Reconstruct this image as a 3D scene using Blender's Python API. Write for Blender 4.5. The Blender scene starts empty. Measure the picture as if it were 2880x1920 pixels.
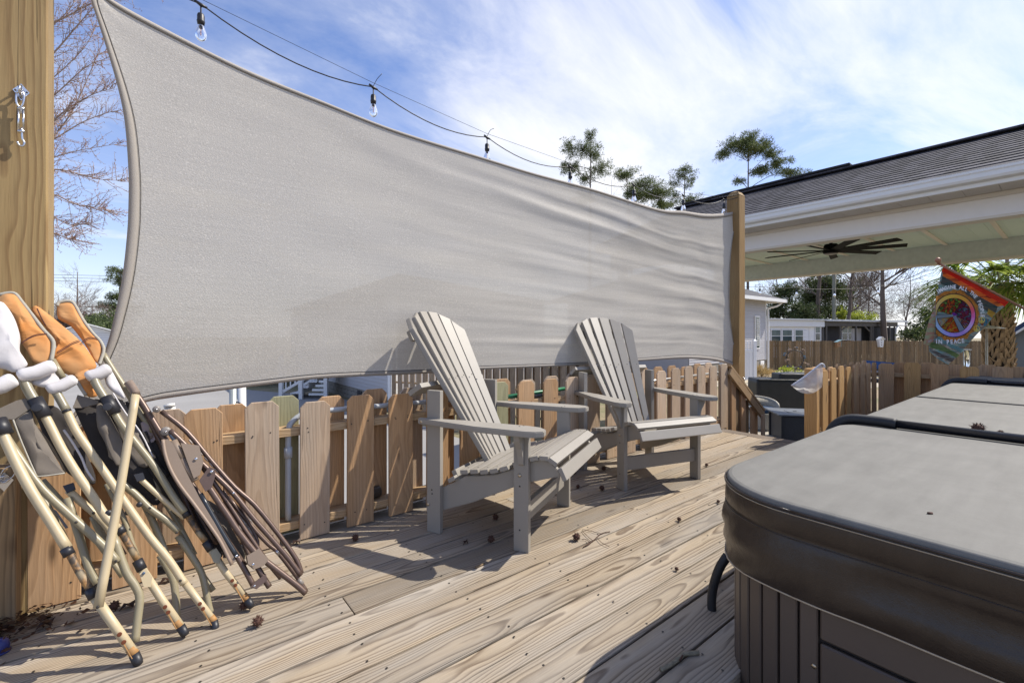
import bpy, bmesh, math, random
from mathutils import Vector, Matrix, noise as mn
R = math.radians
random.seed(7)

# ------------------------------------------------------------------ camera, sky, sun, exposure
S = bpy.context.scene
COL = S.collection
YAW = R(51.5)                      # world X runs along the deck boards and the picket fence
FWD = Vector((math.cos(YAW), math.sin(YAW), 0)); RGT = Vector((math.sin(YAW), -math.cos(YAW), 0))
CAM = Vector((0, 0, 1.0))          # deck surface is z = 0, the garden lies at z = G
G = -1.3
cd = bpy.data.cameras.new('camera'); cam = bpy.data.objects.new('camera', cd); COL.objects.link(cam)
cam.location = CAM; cam.rotation_euler = (R(90), 0, YAW - R(90))
cd.sensor_width = 36; cd.lens = 16.0; cd.shift_y = -23 / 2880; cd.clip_start = .02; cd.clip_end = 600
S.camera = cam

SUN_EL = 49.0
SUN_AZ = math.atan2(-.405, .915)     # horizontal direction towards the sun (maths angle)
sd = bpy.data.lights.new('sun', 'SUN'); sd.energy = 5.0; sd.angle = R(.5); sd.color = (1, .935, .83)
sun = bpy.data.objects.new('sun', sd); COL.objects.link(sun)
sv = Vector((math.cos(SUN_AZ) * math.cos(R(SUN_EL)), math.sin(SUN_AZ) * math.cos(R(SUN_EL)), math.sin(R(SUN_EL))))
sun.rotation_euler = sv.to_track_quat('Z', 'Y').to_euler()
S.view_settings.view_transform = 'Standard'; S.view_settings.look = 'None'
S.view_settings.exposure = 0.33; S.view_settings.gamma = 1

W = bpy.data.worlds.new('World'); S.world = W; W.use_nodes = True
nt = W.node_tree; nt.nodes.clear()
def N(t, typ, **kw):
    n = t.nodes.new(typ)
    for k, v in kw.items(): setattr(n, k, v)
    return n
def L(t, a, b): t.links.new(a, b)
def math_(t, op, a, b=None, c=None, clamp=False):
    n = t.nodes.new('ShaderNodeMath'); n.operation = op; n.use_clamp = clamp
    for i, v in enumerate((a, b, c)):
        if v is None: continue
        if isinstance(v, (int, float)): n.inputs[i].default_value = v
        else: t.links.new(v, n.inputs[i])
    return n.outputs[0]
def mixc(t, f, a, b, mode='MIX'):
    n = t.nodes.new('ShaderNodeMix'); n.data_type = 'RGBA'; n.blend_type = mode
    for s, v in ((0, f), (6, a), (7, b)):
        if isinstance(v, (int, float)): n.inputs[s].default_value = v
        elif isinstance(v, tuple): n.inputs[s].default_value = (*v, 1) if len(v) == 3 else v
        else: t.links.new(v, n.inputs[s])
    return n.outputs[2]
def noise_(t, vec, scale, detail=3, rough=.5, dist=0):
    n = t.nodes.new('ShaderNodeTexNoise'); n.inputs['Scale'].default_value = scale
    n.inputs['Detail'].default_value = detail; n.inputs['Roughness'].default_value = rough
    n.inputs['Distortion'].default_value = dist
    if vec is not None: t.links.new(vec, n.inputs['Vector'])
    return n.outputs['Fac']
def ramp_(t, f, *stops):
    n = t.nodes.new('ShaderNodeValToRGB'); e = n.color_ramp.elements
    while len(e) < len(stops): e.new(.5)
    for el, (p, c) in zip(e, stops):
        el.position = p; el.color = (c, c, c, 1) if isinstance(c, (int, float)) else (*c, 1)
    t.links.new(f, n.inputs[0]); return n.outputs[0]
def mapping_(t, vec, scale=(1, 1, 1), rot=(0, 0, 0), loc=(0, 0, 0)):
    n = t.nodes.new('ShaderNodeMapping'); n.inputs['Scale'].default_value = scale
    n.inputs['Rotation'].default_value = rot; n.inputs['Location'].default_value = loc
    t.links.new(vec, n.inputs[0]); return n.outputs[0]

sky = N(nt, 'ShaderNodeTexSky', sky_type='NISHITA'); sky.sun_disc = False
sky.sun_elevation = R(SUN_EL); sky.sun_rotation = R(90) - SUN_AZ
sky.air_density = 1.0; sky.dust_density = .6; sky.ozone_density = 2.2
tcw = N(nt, 'ShaderNodeTexCoord')
sepw = N(nt, 'ShaderNodeSeparateXYZ'); L(nt, tcw.outputs['Generated'], sepw.inputs[0])
zc = math_(nt, 'ADD', math_(nt, 'MAXIMUM', sepw.outputs[2], 0.0), .22)
cmb = N(nt, 'ShaderNodeCombineXYZ')
L(nt, math_(nt, 'DIVIDE', sepw.outputs[0], zc), cmb.inputs[0]); L(nt, math_(nt, 'DIVIDE', sepw.outputs[1], zc), cmb.inputs[1])
cv = mapping_(nt, cmb.outputs[0], (.75, 1.9, 1), (0, 0, R(75)), (3.1, 1.9, 0))
c1 = noise_(nt, cv, 1.0, 10, .62, .7)
c2 = noise_(nt, mapping_(nt, cmb.outputs[0], (.55, .55, 1), (0, 0, 0), (.5, 2.4, 0)), 1.0, 2, .5)
cl = math_(nt, 'ADD', math_(nt, 'MULTIPLY', c1, .7), math_(nt, 'MULTIPLY', c2, .42))
cl = math_(nt, 'ADD', cl, math_(nt, 'MULTIPLY', math_(nt, 'SUBTRACT', sepw.outputs[0], .45), .09))      # the bank of cloud lies towards +X
cloud = ramp_(nt, cl, (.43, .03), (.52, .20), (.61, .56), (.73, .92))
hz = ramp_(nt, sepw.outputs[2], (0, .55), (.16, .22), (.5, .0))
fac = math_(nt, 'MAXIMUM', cloud, hz)
skyt = mixc(nt, 1.0, sky.outputs[0], (1.50, 1.60, 2.02), 'MULTIPLY')
skyc = mixc(nt, fac, skyt, (11.3, 11.3, 11.6))
bg = N(nt, 'ShaderNodeBackground'); bg.inputs['Strength'].default_value = .082
skyb = mixc(nt, 1.0, skyc, (1.0, 1.0, 1.0), 'MULTIPLY')
L(nt, skyb, bg.inputs[0]); wo = N(nt, 'ShaderNodeOutputWorld'); L(nt, bg.outputs[0], wo.inputs[0])

# ------------------------------------------------------------------ placing helpers: a photograph pixel (2880 x 1920) and a real surface give a world point
def ray(x, y): return FWD + RGT * ((x - 1440) / 1280) + Vector((0, 0, (937 - y) / 1280))
def on_z(x, y, z=0.): d = ray(x, y); return CAM + d * ((z - 1) / d.z)
def on_y(x, y, Y): d = ray(x, y); return CAM + d * (Y / d.y)
def on_x(x, y, X): d = ray(x, y); return CAM + d * (X / d.x)
def deep(x, y, z): return CAM + ray(x, y) * z
def lean(x, y, o=0.):               # plane leaning back against the fence: Y = 1.85 + .42 z + o
    d = ray(x, y); return CAM + d * ((1.85 + .42 * 1 + o) / (d.y - .42 * d.z))

# ------------------------------------------------------------------ object helpers
WM = {}
def link(o, parent=None, M=Matrix()):
    COL.objects.link(o)
    if parent is not None:
        o.parent = parent; o.matrix_basis = WM[parent.name].inverted() @ M
    else: o.matrix_basis = M
    WM[o.name] = M.copy(); return o
def tag(o, label=None, cat=None, group=None, kind=None):
    if label: o['label'] = label
    if cat: o['category'] = cat
    if group: o['group'] = group
    if kind: o['kind'] = kind
    return o
def thing(name, loc, label, cat, group=None, rz=0.):
    return tag(link(bpy.data.objects.new(name, None), None, Matrix.Translation(loc) @ Matrix.Rotation(rz, 4, 'Z')), label, cat, group)
def put(name, me, mat, parent=None, M=Matrix()):
    o = bpy.data.objects.new(name, me)
    if mat and len(me.materials) == 0: me.materials.append(mat)
    elif mat and me.materials[0] != mat:
        me = me.copy(); me.materials[0] = mat; o.data = me
    return link(o, parent, M)
def mesh(verts, faces, smooth=False, name='m'):
    me = bpy.data.meshes.new(name); me.from_pydata([tuple(v) for v in verts], [], faces)
    if smooth: me.polygons.foreach_set('use_smooth', [True] * len(me.polygons))
    me.update(); return me
def recenter(me, at=None):
    """moves the mesh so that its middle is the origin; returns the mesh and the offset matrix"""
    n = len(me.vertices)
    c = at or sum((v.co for v in me.vertices), Vector()) / max(n, 1)
    me.transform(Matrix.Translation(-c)); return me, Matrix.Translation(c)
def putw(name, me, mat, parent=None):
    me, M = recenter(me); return put(name, me, mat, parent, M)
_bc = {}
def box_me(x, y, z, bev=0.003, seg=1):
    k = (round(x, 4), round(y, 4), round(z, 4), bev, seg)
    if k in _bc: return _bc[k].copy()
    bm = bmesh.new(); bmesh.ops.create_cube(bm, size=1)
    bmesh.ops.scale(bm, vec=(x, y, z), verts=bm.verts)
    if bev: bmesh.ops.bevel(bm, geom=bm.edges[:], offset=bev, segments=seg, affect='EDGES', profile=.7)
    me = bpy.data.meshes.new('box'); bm.to_mesh(me); bm.free(); _bc[k] = me; return me.copy()
def frame(o, ex, ey=None, ez=None):
    """matrix at o whose x axis is ex and whose z axis is close to ez"""
    ex = Vector(ex).normalized()
    if ez is None: ez = Vector((0, 0, 1)) if abs(ex.z) < .9 else Vector((0, -1, 0))
    ey = Vector(ez).cross(ex).normalized(); ez = ex.cross(ey)
    m = Matrix((ex, ey, ez)).transposed().to_4x4(); m.translation = o; return m
def board(name, a, b, w, t, mat, parent=None, up=None, bev=.003):
    """board from a to b, w wide, t thick; up = normal of its wide face"""
    a, b = Vector(a), Vector(b)
    return put(name, box_me((b - a).length, w, t, bev), mat, parent, frame((a + b) / 2, b - a, ez=up))
def blk(name, lo, hi, mat, parent=None, bev=.002):
    lo, hi = Vector(lo), Vector(hi); d = hi - lo
    return put(name, box_me(d.x, d.y, d.z, bev), mat, parent, Matrix.Translation((lo + hi) / 2))
def vblk(name, lo, hi, mat, parent=None, bev=.002):     # like blk, with the grain axis upright
    lo, hi = Vector(lo), Vector(hi); d = hi - lo
    return put(name, box_me(d.z, d.y, d.x, bev), mat, parent, Matrix.Translation((lo + hi) / 2) @ Matrix.Rotation(R(90), 4, 'Y'))
def smoothpath(pts, sub=4):
    pts = [Vector(p) for p in pts]
    if len(pts) < 3: return pts
    out = []
    for i in range(len(pts) - 1):
        p0 = pts[max(i - 1, 0)]; p1 = pts[i]; p2 = pts[i + 1]; p3 = pts[min(i + 2, len(pts) - 1)]
        for k in range(sub):
            t = k / sub
            out.append(.5 * ((2 * p1) + (p2 - p0) * t + (2 * p0 - 5 * p1 + 4 * p2 - p3) * t * t + (3 * p1 - p0 - 3 * p2 + p3) * t ** 3))
    out.append(pts[-1]); return out
def tube_geo(pts, r, n=10, cap=True, V=None, F=None, sx=1.0):
    V = [] if V is None else V; F = [] if F is None else F
    pts = [Vector(p) for p in pts]; rs = list(r) if isinstance(r, (list, tuple)) else [r] * len(pts)
    if len(rs) != len(pts):
        m = len(pts) - 1; q = len(rs) - 1
        rs = [rs[min(int(i * q / m), q - 1)] * (1 - (i * q / m - min(int(i * q / m), q - 1))) + rs[min(int(i * q / m), q - 1) + 1] * (i * q / m - min(int(i * q / m), q - 1)) for i in range(m + 1)]
    b0 = len(V); prev = None
    for i, p in enumerate(pts):
        t = (pts[min(i + 1, len(pts) - 1)] - pts[max(i - 1, 0)])
        if t.length < 1e-9: t = Vector((0, 0, 1))
        t.normalize()
        if prev is None:
            u = t.cross(Vector((0, 0, 1)))
            if u.length < .05: u = t.cross(Vector((0, 1, 0)))
        else: u = prev - t * prev.dot(t)
        u.normalize(); prev = u; v = t.cross(u)
        for k in range(n):
            a = 2 * math.pi * k / n
            V.append(p + (u * math.cos(a) * sx + v * math.sin(a)) * rs[i])
    for i in range(len(pts) - 1):
        for k in range(n):
            a = b0 + i * n + k; b = b0 + i * n + (k + 1) % n
            F.append((a, b, b + n, a + n))
    if cap:
        F.append(tuple(b0 + k for k in range(n - 1, -1, -1))); e = b0 + (len(pts) - 1) * n
        F.append(tuple(e + k for k in range(n)))
    return V, F
def tube(name, pts, r, mat, parent=None, n=10, smooth=0, cap=True, sx=1.0):
    if smooth: pts = smoothpath(pts, smooth)
    V, F = tube_geo(pts, r, n, cap, sx=sx); return putw(name, mesh(V, F, True), mat, parent)
def lathe(name, prof, mat, parent, M, n=16):
    """prof = [(radius, height)], spun about the local z axis"""
    V, F = [], []
    for r, h in prof:
        for k in range(n): V.append((r * math.cos(2 * math.pi * k / n), r * math.sin(2 * math.pi * k / n), h))
    for i in range(len(prof) - 1):
        for k in range(n):
            a = i * n + k; b = i * n + (k + 1) % n; F.append((a, b, b + n, a + n))
    F.append(tuple(range(n - 1, -1, -1))); F.append(tuple((len(prof) - 1) * n + k for k in range(n)))
    return put(name, mesh(V, F, True), mat, parent, M)
def slab(poly, nrm, t):
    """extrudes a polygon of world points by t along nrm"""
    n = len(poly); nrm = Vector(nrm).normalized() * t; P = [Vector(p) for p in poly]
    V = P + [p + nrm for p in P]
    F = [tuple(range(n)), tuple(range(2 * n - 1, n - 1, -1))] + [(i, i + n, (i + 1) % n + n, (i + 1) % n) for i in range(n)]
    return V, F

# ------------------------------------------------------------------ materials
MT = {}
def newmat(name):
    m = bpy.data.materials.new(name); m.use_nodes = True; t = m.node_tree; t.nodes.clear()
    b = N(t, 'ShaderNodeBsdfPrincipled'); o = N(t, 'ShaderNodeOutputMaterial'); L(t, b.outputs[0], o.inputs[0])
    MT[name] = m; return m, t, b
def bump(t, b, h, strength=.3, dist=.002):
    n = N(t, 'ShaderNodeBump'); n.inputs['Strength'].default_value = strength; n.inputs['Distance'].default_value = dist
    L(t, h, n.inputs['Height']); L(t, n.outputs[0], b.inputs['Normal'])
def plain(name, col, rough=.6, metal=0., var=.12, scale=12., bmp=.15, spec=.5, world=False, fine=0.):
    m, t, b = newmat(name)
    tc = N(t, 'ShaderNodeTexCoord'); oi = N(t, 'ShaderNodeObjectInfo')
    v = N(t, 'ShaderNodeVectorMath', operation='ADD'); L(t, tc.outputs['Object'], v.inputs[0])
    if not world: L(t, oi.outputs['Random'], v.inputs[1])
    n1 = noise_(t, v.outputs[0], scale, 5, .6)
    k = math_(t, 'ADD', math_(t, 'MULTIPLY', math_(t, 'SUBTRACT', n1, .5), var * 3.2), 1.0)
    if fine:
        n2 = noise_(t, v.outputs[0], 900, 2, .5)
        k = math_(t, 'MULTIPLY', k, math_(t, 'ADD', math_(t, 'MULTIPLY', math_(t, 'SUBTRACT', n2, .5), fine), 1.0))
    if not world: k = math_(t, 'MULTIPLY', k, math_(t, 'ADD', .95, math_(t, 'MULTIPLY', oi.outputs['Random'], .10)))
    cc = N(t, 'ShaderNodeCombineColor')
    for i in range(3): L(t, k, cc.inputs[i])
    L(t, mixc(t, 1.0, col, cc.outputs[0], 'MULTIPLY'), b.inputs['Base Color'])
    b.inputs['Roughness'].default_value = rough; b.inputs['Metallic'].default_value = metal
    b.inputs['Specular IOR Level'].default_value = spec
    if bmp: bump(t, b, n1, bmp, .003)
    return m
def wood(name, light, dark, grey=None, greyamt=.4, ringw=.0085, rough=.75, crack=.5, var=.3, green=0., bow=.10, contrast=.85, ziscale=1.):
    m, t, b = newmat(name)
    tc = N(t, 'ShaderNodeTexCoord'); oi = N(t, 'ShaderNodeObjectInfo')
    wn = N(t, 'ShaderNodeTexWhiteNoise', noise_dimensions='1D'); L(t, math_(t, 'MULTIPLY', oi.outputs['Random'], 91.7), wn.inputs['W'])
    sr = N(t, 'ShaderNodeSeparateColor'); L(t, wn.outputs['Color'], sr.inputs[0])
    r1, r2, r3 = sr.outputs
    sp = N(t, 'ShaderNodeSeparateXYZ'); L(t, tc.outputs['Object'], sp.inputs[0])
    x = math_(t, 'ADD', sp.outputs[0], math_(t, 'MULTIPLY', r1, 60.)); y = sp.outputs[1]; z = sp.outputs[2]
    def vec(sx, sy, sz, off=0.):
        c = N(t, 'ShaderNodeCombineXYZ')
        L(t, math_(t, 'MULTIPLY', math_(t, 'ADD', x, off), sx), c.inputs[0]); L(t, math_(t, 'MULTIPLY', y, sy), c.inputs[1]); L(t, math_(t, 'MULTIPLY', z, sz), c.inputs[2])
        return c.outputs[0]
    n1 = noise_(t, vec(1.3, 5, 5), 1.0, 2.5, .5, .35)
    n1b = noise_(t, vec(5., 16, 16, 9.), 1.0, 2, .5, .3)
    yy = math_(t, 'SUBTRACT', y, math_(t, 'MULTIPLY', math_(t, 'SUBTRACT', r2, .5), .15))
    zz = math_(t, 'ADD', z, math_(t, 'ADD', math_(t, 'MULTIPLY', r3, .07), .02))
    rr = math_(t, 'SQRT', math_(t, 'ADD', math_(t, 'MULTIPLY', yy, yy), math_(t, 'MULTIPLY', zz, zz)))
    rr = math_(t, 'ADD', rr, math_(t, 'MULTIPLY', math_(t, 'SUBTRACT', n1, .5), bow))
    rr = math_(t, 'ADD', rr, math_(t, 'MULTIPLY', math_(t, 'SUBTRACT', n1b, .5), bow * .12))
    fr = math_(t, 'FRACT', math_(t, 'DIVIDE', rr, ringw))
    ring = ramp_(t, fr, (0, .05), (.45, .25), (.80, 1.), (.90, .9), (1, .05))
    fib = noise_(t, vec(7, 190, 190), 1.0, 3, .65)
    fib2 = noise_(t, vec(2.2, 60, 60, 4.), 1.0, 3, .6)
    big = noise_(t, vec(1.1, 6, 6, 21.), 1.0, 4, .6)
    big2 = noise_(t, vec(.8, 3, 3, 55.), 1.0, 3, .6)
    col = mixc(t, math_(t, 'MULTIPLY', ring, math_(t, 'MULTIPLY', math_(t, 'ADD', .35, fib2), contrast), clamp=True), light, dark)
    if grey:
        gm = ramp_(t, big, (.38, 0.), (.68, 1.))
        col = mixc(t, math_(t, 'MULTIPLY', gm, greyamt), col, mixc(t, math_(t, 'MULTIPLY', ring, .6), grey, tuple(c * .55 for c in grey)))
    if green:
        gm = ramp_(t, big2, (.55, 0.), (.75, 1.))
        col = mixc(t, math_(t, 'MULTIPLY', gm, green), col, (.22, .24, .08))
    # knots: rare dark spots with a soft halo
    vo = N(t, 'ShaderNodeTexVoronoi', feature='F1'); vo.inputs['Scale'].default_value = 1.0; L(t, vec(2.4, 9, 3), vo.inputs['Vector'])
    kn = ramp_(t, vo.outputs['Distance'], (.05, 1.), (.11, .35), (.16, 0.))
    col = mixc(t, math_(t, 'MULTIPLY', kn, .7), col, (.06, .035, .02))
    k = math_(t, 'ADD', math_(t, 'MULTIPLY', math_(t, 'SUBTRACT', fib, .5), .55), 1.0)
    k = math_(t, 'MULTIPLY', k, math_(t, 'ADD', math_(t, 'MULTIPLY', math_(t, 'SUBTRACT', r2, .5), var), 1.0))
    k = math_(t, 'MULTIPLY', k, math_(t, 'ADD', math_(t, 'MULTIPLY', math_(t, 'SUBTRACT', big2, .5), .5), 1.0))
    ck = ramp_(t, noise_(t, vec(1.6, 110, 110, 80.), 1.0, 2, .5, .4), (.27, 1.), (.31, 0.))
    k = math_(t, 'MULTIPLY', k, math_(t, 'SUBTRACT', 1.0, math_(t, 'MULTIPLY', ck, crack)))
    cc = N(t, 'ShaderNodeCombineColor')
    for i in range(3): L(t, k, cc.inputs[i])
    L(t, mixc(t, 1.0, col, cc.outputs[0], 'MULTIPLY'), b.inputs['Base Color'])
    b.inputs['Roughness'].default_value = rough; b.inputs['Specular IOR Level'].default_value = .25
    h = math_(t, 'ADD', math_(t, 'MULTIPLY', ring, .5), math_(t, 'SUBTRACT', math_(t, 'MULTIPLY', fib, .8), math_(t, 'MULTIPLY', ck, 2.)))
    bump(t, b, h, .45, .0015)
    return m
deck_m = wood('deck_wood', (.345, .280, .198), (.110, .074, .046), (.32, .29, .25), .8, .0080, crack=.85, var=.40, bow=.055, contrast=1.0)
deck_dark = wood('dark_deck_wood', (.21, .17, .135), (.07, .05, .035), (.2, .18, .16), .5, .011, var=.1)
pick_m = wood('picket_wood', (.47, .285, .145), (.32, .18, .085), (.38, .30, .22), .4, .011, crack=.55, var=.34, bow=.09, contrast=.6)
pick_o = wood('golden_picket_wood', (.52, .31, .125), (.34, .18, .06), (.42, .29, .16), .3, .010, crack=.4, var=.25, bow=.09, contrast=.75)
pick_g = wood('greenish_picket_wood', (.36, .34, .20), (.26, .24, .13), (.3, .3, .2), .4, .011, var=.2, green=.5, contrast=.5)
pick_w = wood('pale_picket_wood', (.49, .36, .245), (.33, .22, .14), (.42, .36, .29), .5, .012, var=.25, bow=.08, contrast=.5)
post_m = wood('post_wood', (.33, .23, .105), (.19, .115, .05), (.30, .23, .13), .4, .0095, crack=.8, var=.05, bow=.035, contrast=.85)
rpost_m = wood('far_post_wood', (.30, .195, .085), (.16, .09, .035), (.24, .18, .10), .35, .012, crack=.5, var=.05)
rail_m = wood('rail_wood', (.42, .285, .16), (.28, .17, .08), (.36, .3, .2), .3, .010, crack=.4, var=.2)
oldf_m = wood('old_fence_wood', (.25, .165, .085), (.13, .085, .045), (.19, .155, .11), .6, .012, crack=.6, var=.7)
bgf_m = wood('neighbour_fence_wood', (.36, .26, .16), (.2, .13, .08), (.28, .23, .18), .5, .012, crack=.6, var=.45)
chair_m = plain('taupe_plastic_lumber', (.285, .262, .226), .5, var=.05, scale=9, bmp=.05, fine=.16)
steel_m = plain('bright_steel', (.62, .62, .63), .25, 1., var=.05)
bolt_m = plain('brass_bolt', (.55, .46, .33), .35, 1.)
blk_m = plain('black_plastic', (.018, .018, .022), .45, var=.1)
dark_m = plain('dark_screw', (.03, .025, .02), .5)
cream_m = plain('cream_paint', (.47, .385, .24), .42, var=.09, scale=14, bmp=.03)
khaki_m = plain('shaded_khaki_paint', (.27, .235, .15), .38, var=.08, scale=7, bmp=.03)  # darker khaki: the shade on the rear tubes is put into the colour
olive_m = plain('olive_grey_paint', (.235, .21, .145), .35, var=.05, bmp=.0)
brown_m = plain('brown_hammered_paint', (.115, .075, .058), .38, metal=.35, var=.12, scale=60, bmp=.1)
brownp_m = plain('brown_plastic', (.20, .15, .11), .5, var=.08)
nblue_m = plain('blue_grey_tube', (.09, .12, .16), .4)
white_m = plain('white_paint', (.72, .72, .71), .5, var=.03, bmp=.03)
vinyl_m = plain('white_vinyl', (.75, .76, .78), .4, var=.02, bmp=.0)
pvc_m = plain('grey_pvc', (.33, .35, .37), .4, var=.06)
green_m = plain('green_hose', (.015, .16, .07), .4)
wcloth_m = plain('white_fabric', (.55, .53, .53), .85, var=.10, scale=14, bmp=.6)
ltan_m = plain('grey_piping', (.33, .31, .26), .85, var=.08, scale=60, bmp=.2)
taupe_m = plain('taupe_canvas', (.15, .128, .105), .9, var=.12, scale=18, bmp=.2, fine=.3)
bag_m = plain('dark_canvas', (.035, .03, .028), .9, var=.2)
def rust_metal():
    m, t, b = newmat('rusty_tube')
    tc = N(t, 'ShaderNodeTexCoord'); n = noise_(t, tc.outputs['Object'], 26, 5, .65, .3)
    n2 = noise_(t, tc.outputs['Object'], 9, 3)
    c = mixc(t, ramp_(t, n, (.36, 0.), (.52, 1.)), (.42, .22, .07), (.07, .05, .032))
    c = mixc(t, ramp_(t, n2, (.56, 0.), (.68, 1.)), c, (.50, .40, .24))
    L(t, c, b.inputs['Base Color']); b.inputs['Roughness'].default_value = .55; bump(t, b, n, .3)
    return m
rust_m = rust_metal()
rspot_m = plain('rust_spot', (.13, .035, .012), .9, var=.3, scale=60)
rstain_m = plain('rust_stain', (.36, .19, .065), .7, var=.4, scale=40)
def orange_cloth():
    m, t, b = newmat('tan_orange_canvas')
    tc = N(t, 'ShaderNodeTexCoord'); n = noise_(t, tc.outputs['Object'], 7, 3, .5, .2); f = noise_(t, tc.outputs['Object'], 600, 2)
    c = mixc(t, ramp_(t, n, (.35, 0.), (.65, 1.)), (.50, .27, .11), (.58, .22, .045))
    L(t, mixc(t, math_(t, 'MULTIPLY', f, .25), c, (.25, .12, .05)), b.inputs['Base Color'])
    b.inputs['Roughness'].default_value = .8; bump(t, b, noise_(t, mapping_(t, tc.outputs['Object'], (1, 1, 2.2), (0, R(35), 0)), 11, 2, .5, .6), .55, .014)
    return m
orange_m = orange_cloth()
seam_m = plain('dark_thread', (.09, .03, .02), .9)
def sail_material():
    m = bpy.data.materials.new('shade_cloth'); m.use_nodes = True; t = m.node_tree; t.nodes.clear()
    tc = N(t, 'ShaderNodeTexCoord'); ob = tc.outputs['Object']
    bl = noise_(t, mapping_(t, ob, (1.1, 1, 2.2)), 1.0, 3, .5)
    th = noise_(t, mapping_(t, ob, (2.2, 1, 120)), 1.0, 2, .6)
    kn = noise_(t, mapping_(t, ob, (150, 80, 260)), 1.0, 2, .6)
    sp = ramp_(t, noise_(t, mapping_(t, ob, (150, 60, 190), (0, .3, 0), (7, 3, 1)), 1.0, 1, .5), (.58, 0.), (.74, 1.))
    k = math_(t, 'ADD', math_(t, 'MULTIPLY', math_(t, 'SUBTRACT', bl, .5), .16), 1.0)
    k = math_(t, 'ADD', k, math_(t, 'MULTIPLY', math_(t, 'SUBTRACT', th, .5), .24))
    k = math_(t, 'ADD', k, math_(t, 'MULTIPLY', math_(t, 'SUBTRACT', kn, .5), .42))
    k = math_(t, 'ADD', k, math_(t, 'MULTIPLY', sp, .26))
    cc = N(t, 'ShaderNodeCombineColor')
    for i in range(3): L(t, k, cc.inputs[i])
    c = mixc(t, 1.0, (.505, .474, .42), cc.outputs[0], 'MULTIPLY')
    d = N(t, 'ShaderNodeBsdfPrincipled'); L(t, c, d.inputs['Base Color']); d.inputs['Roughness'].default_value = .65; d.inputs['Specular IOR Level'].default_value = .3
    bp = N(t, 'ShaderNodeBump'); bp.inputs['Strength'].default_value = .5; bp.inputs['Distance'].default_value = .003; L(t, kn, bp.inputs['Height']); L(t, bp.outputs[0], d.inputs['Normal'])
    tr = N(t, 'ShaderNodeBsdfTranslucent'); L(t, mixc(t, 1.0, c, (.95, .9, .85), 'MULTIPLY'), tr.inputs[0])
    a = N(t, 'ShaderNodeMixShader'); a.inputs[0].default_value = .22; L(t, d.outputs[0], a.inputs[1]); L(t, tr.outputs[0], a.inputs[2])
    tp = N(t, 'ShaderNodeBsdfTransparent'); e = N(t, 'ShaderNodeMixShader')
    e.inputs[0].default_value = .05; L(t, a.outputs[0], e.inputs[1]); L(t, tp.outputs[0], e.inputs[2])
    o = N(t, 'ShaderNodeOutputMaterial'); L(t, e.outputs[0], o.inputs[0]); return m
sail_m = sail_material()
hem_m = plain('shade_cloth_hem', (.33, .30, .265), .8, var=.12, scale=300, bmp=.4, fine=.5)
hemd_m = plain('dark_hem_thread', (.06, .055, .05), .8)
def cover_mat(name, col, col2, rough, folds):
    m, t, b = newmat(name)
    tc = N(t, 'ShaderNodeTexCoord'); ob = tc.outputs['Object']
    n = noise_(t, ob, 4.2, 8, .66, .4); n2 = noise_(t, ob, 420, 2, .6); n3 = noise_(t, mapping_(t, ob, (2, 14, 3)), 1.5, 4, .6)
    c = mixc(t, ramp_(t, math_(t, 'ADD', math_(t, 'MULTIPLY', n, .6), math_(t, 'MULTIPLY', n3, .4)), (.38, 0.), (.62, 1.)), col, col2)
    if folds < .1:      # bird droppings and scuffs on the top
        vo = N(t, 'ShaderNodeTexVoronoi'); vo.inputs['Scale'].default_value = 6; L(t, mapping_(t, ob, (1, .6, 1)), vo.inputs['Vector'])
        c = mixc(t, ramp_(t, vo.outputs['Distance'], (.028, .8), (.045, 0.)), c, (.5, .5, .48))
    L(t, mixc(t, math_(t, 'MULTIPLY', n2, .3), c, tuple(q * .5 for q in col)), b.inputs['Base Color'])
    b.inputs['Roughness'].default_value = rough; b.inputs['Specular IOR Level'].default_value = .4
    bump(t, b, math_(t, 'ADD', math_(t, 'MULTIPLY', n, .8), math_(t, 'MULTIPLY', n2, .05)), .35, .02 if folds > .1 else .004)
    return m
cover_m = cover_mat('weathered_vinyl_cover', (.150, .145, .130), (.200, .194, .174), .68, .0)
skirt_m = cover_mat('brown_black_vinyl_skirt', (.032, .022, .016), (.050, .036, .026), .30, .3)
cab_m = plain('brown_cabinet_plastic', (.092, .068, .052), .5, var=.1, scale=3, bmp=.1)
stitch_m = plain('tan_stitching', (.42, .34, .24), .8)
foam_m = plain('black_foam_tube', (.016, .017, .019), .6, var=.2, scale=40)
bar_m = plain('black_bar', (.012, .013, .017), .22, var=.05)
def glass(name, col=(.95, .97, 1), rough=.0):
    m, t, b = newmat(name); b.inputs['Base Color'].default_value = (*col, 1)
    b.inputs['Transmission Weight'].default_value = 1; b.inputs['Roughness'].default_value = rough; b.inputs['IOR'].default_value = 1.25
    return m
glass_m = glass('bulb_glass')
fil_m = plain('amber_filament', (.7, .3, .08), .5)
winglass_m = plain('window_glass', (.05, .075, .08), .08, var=.3, scale=1.2, bmp=0, spec=.8)
siding_m = plain('grey_vinyl_siding', (.40, .39, .40), .55, var=.03, bmp=.03)
roof_m = None
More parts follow.
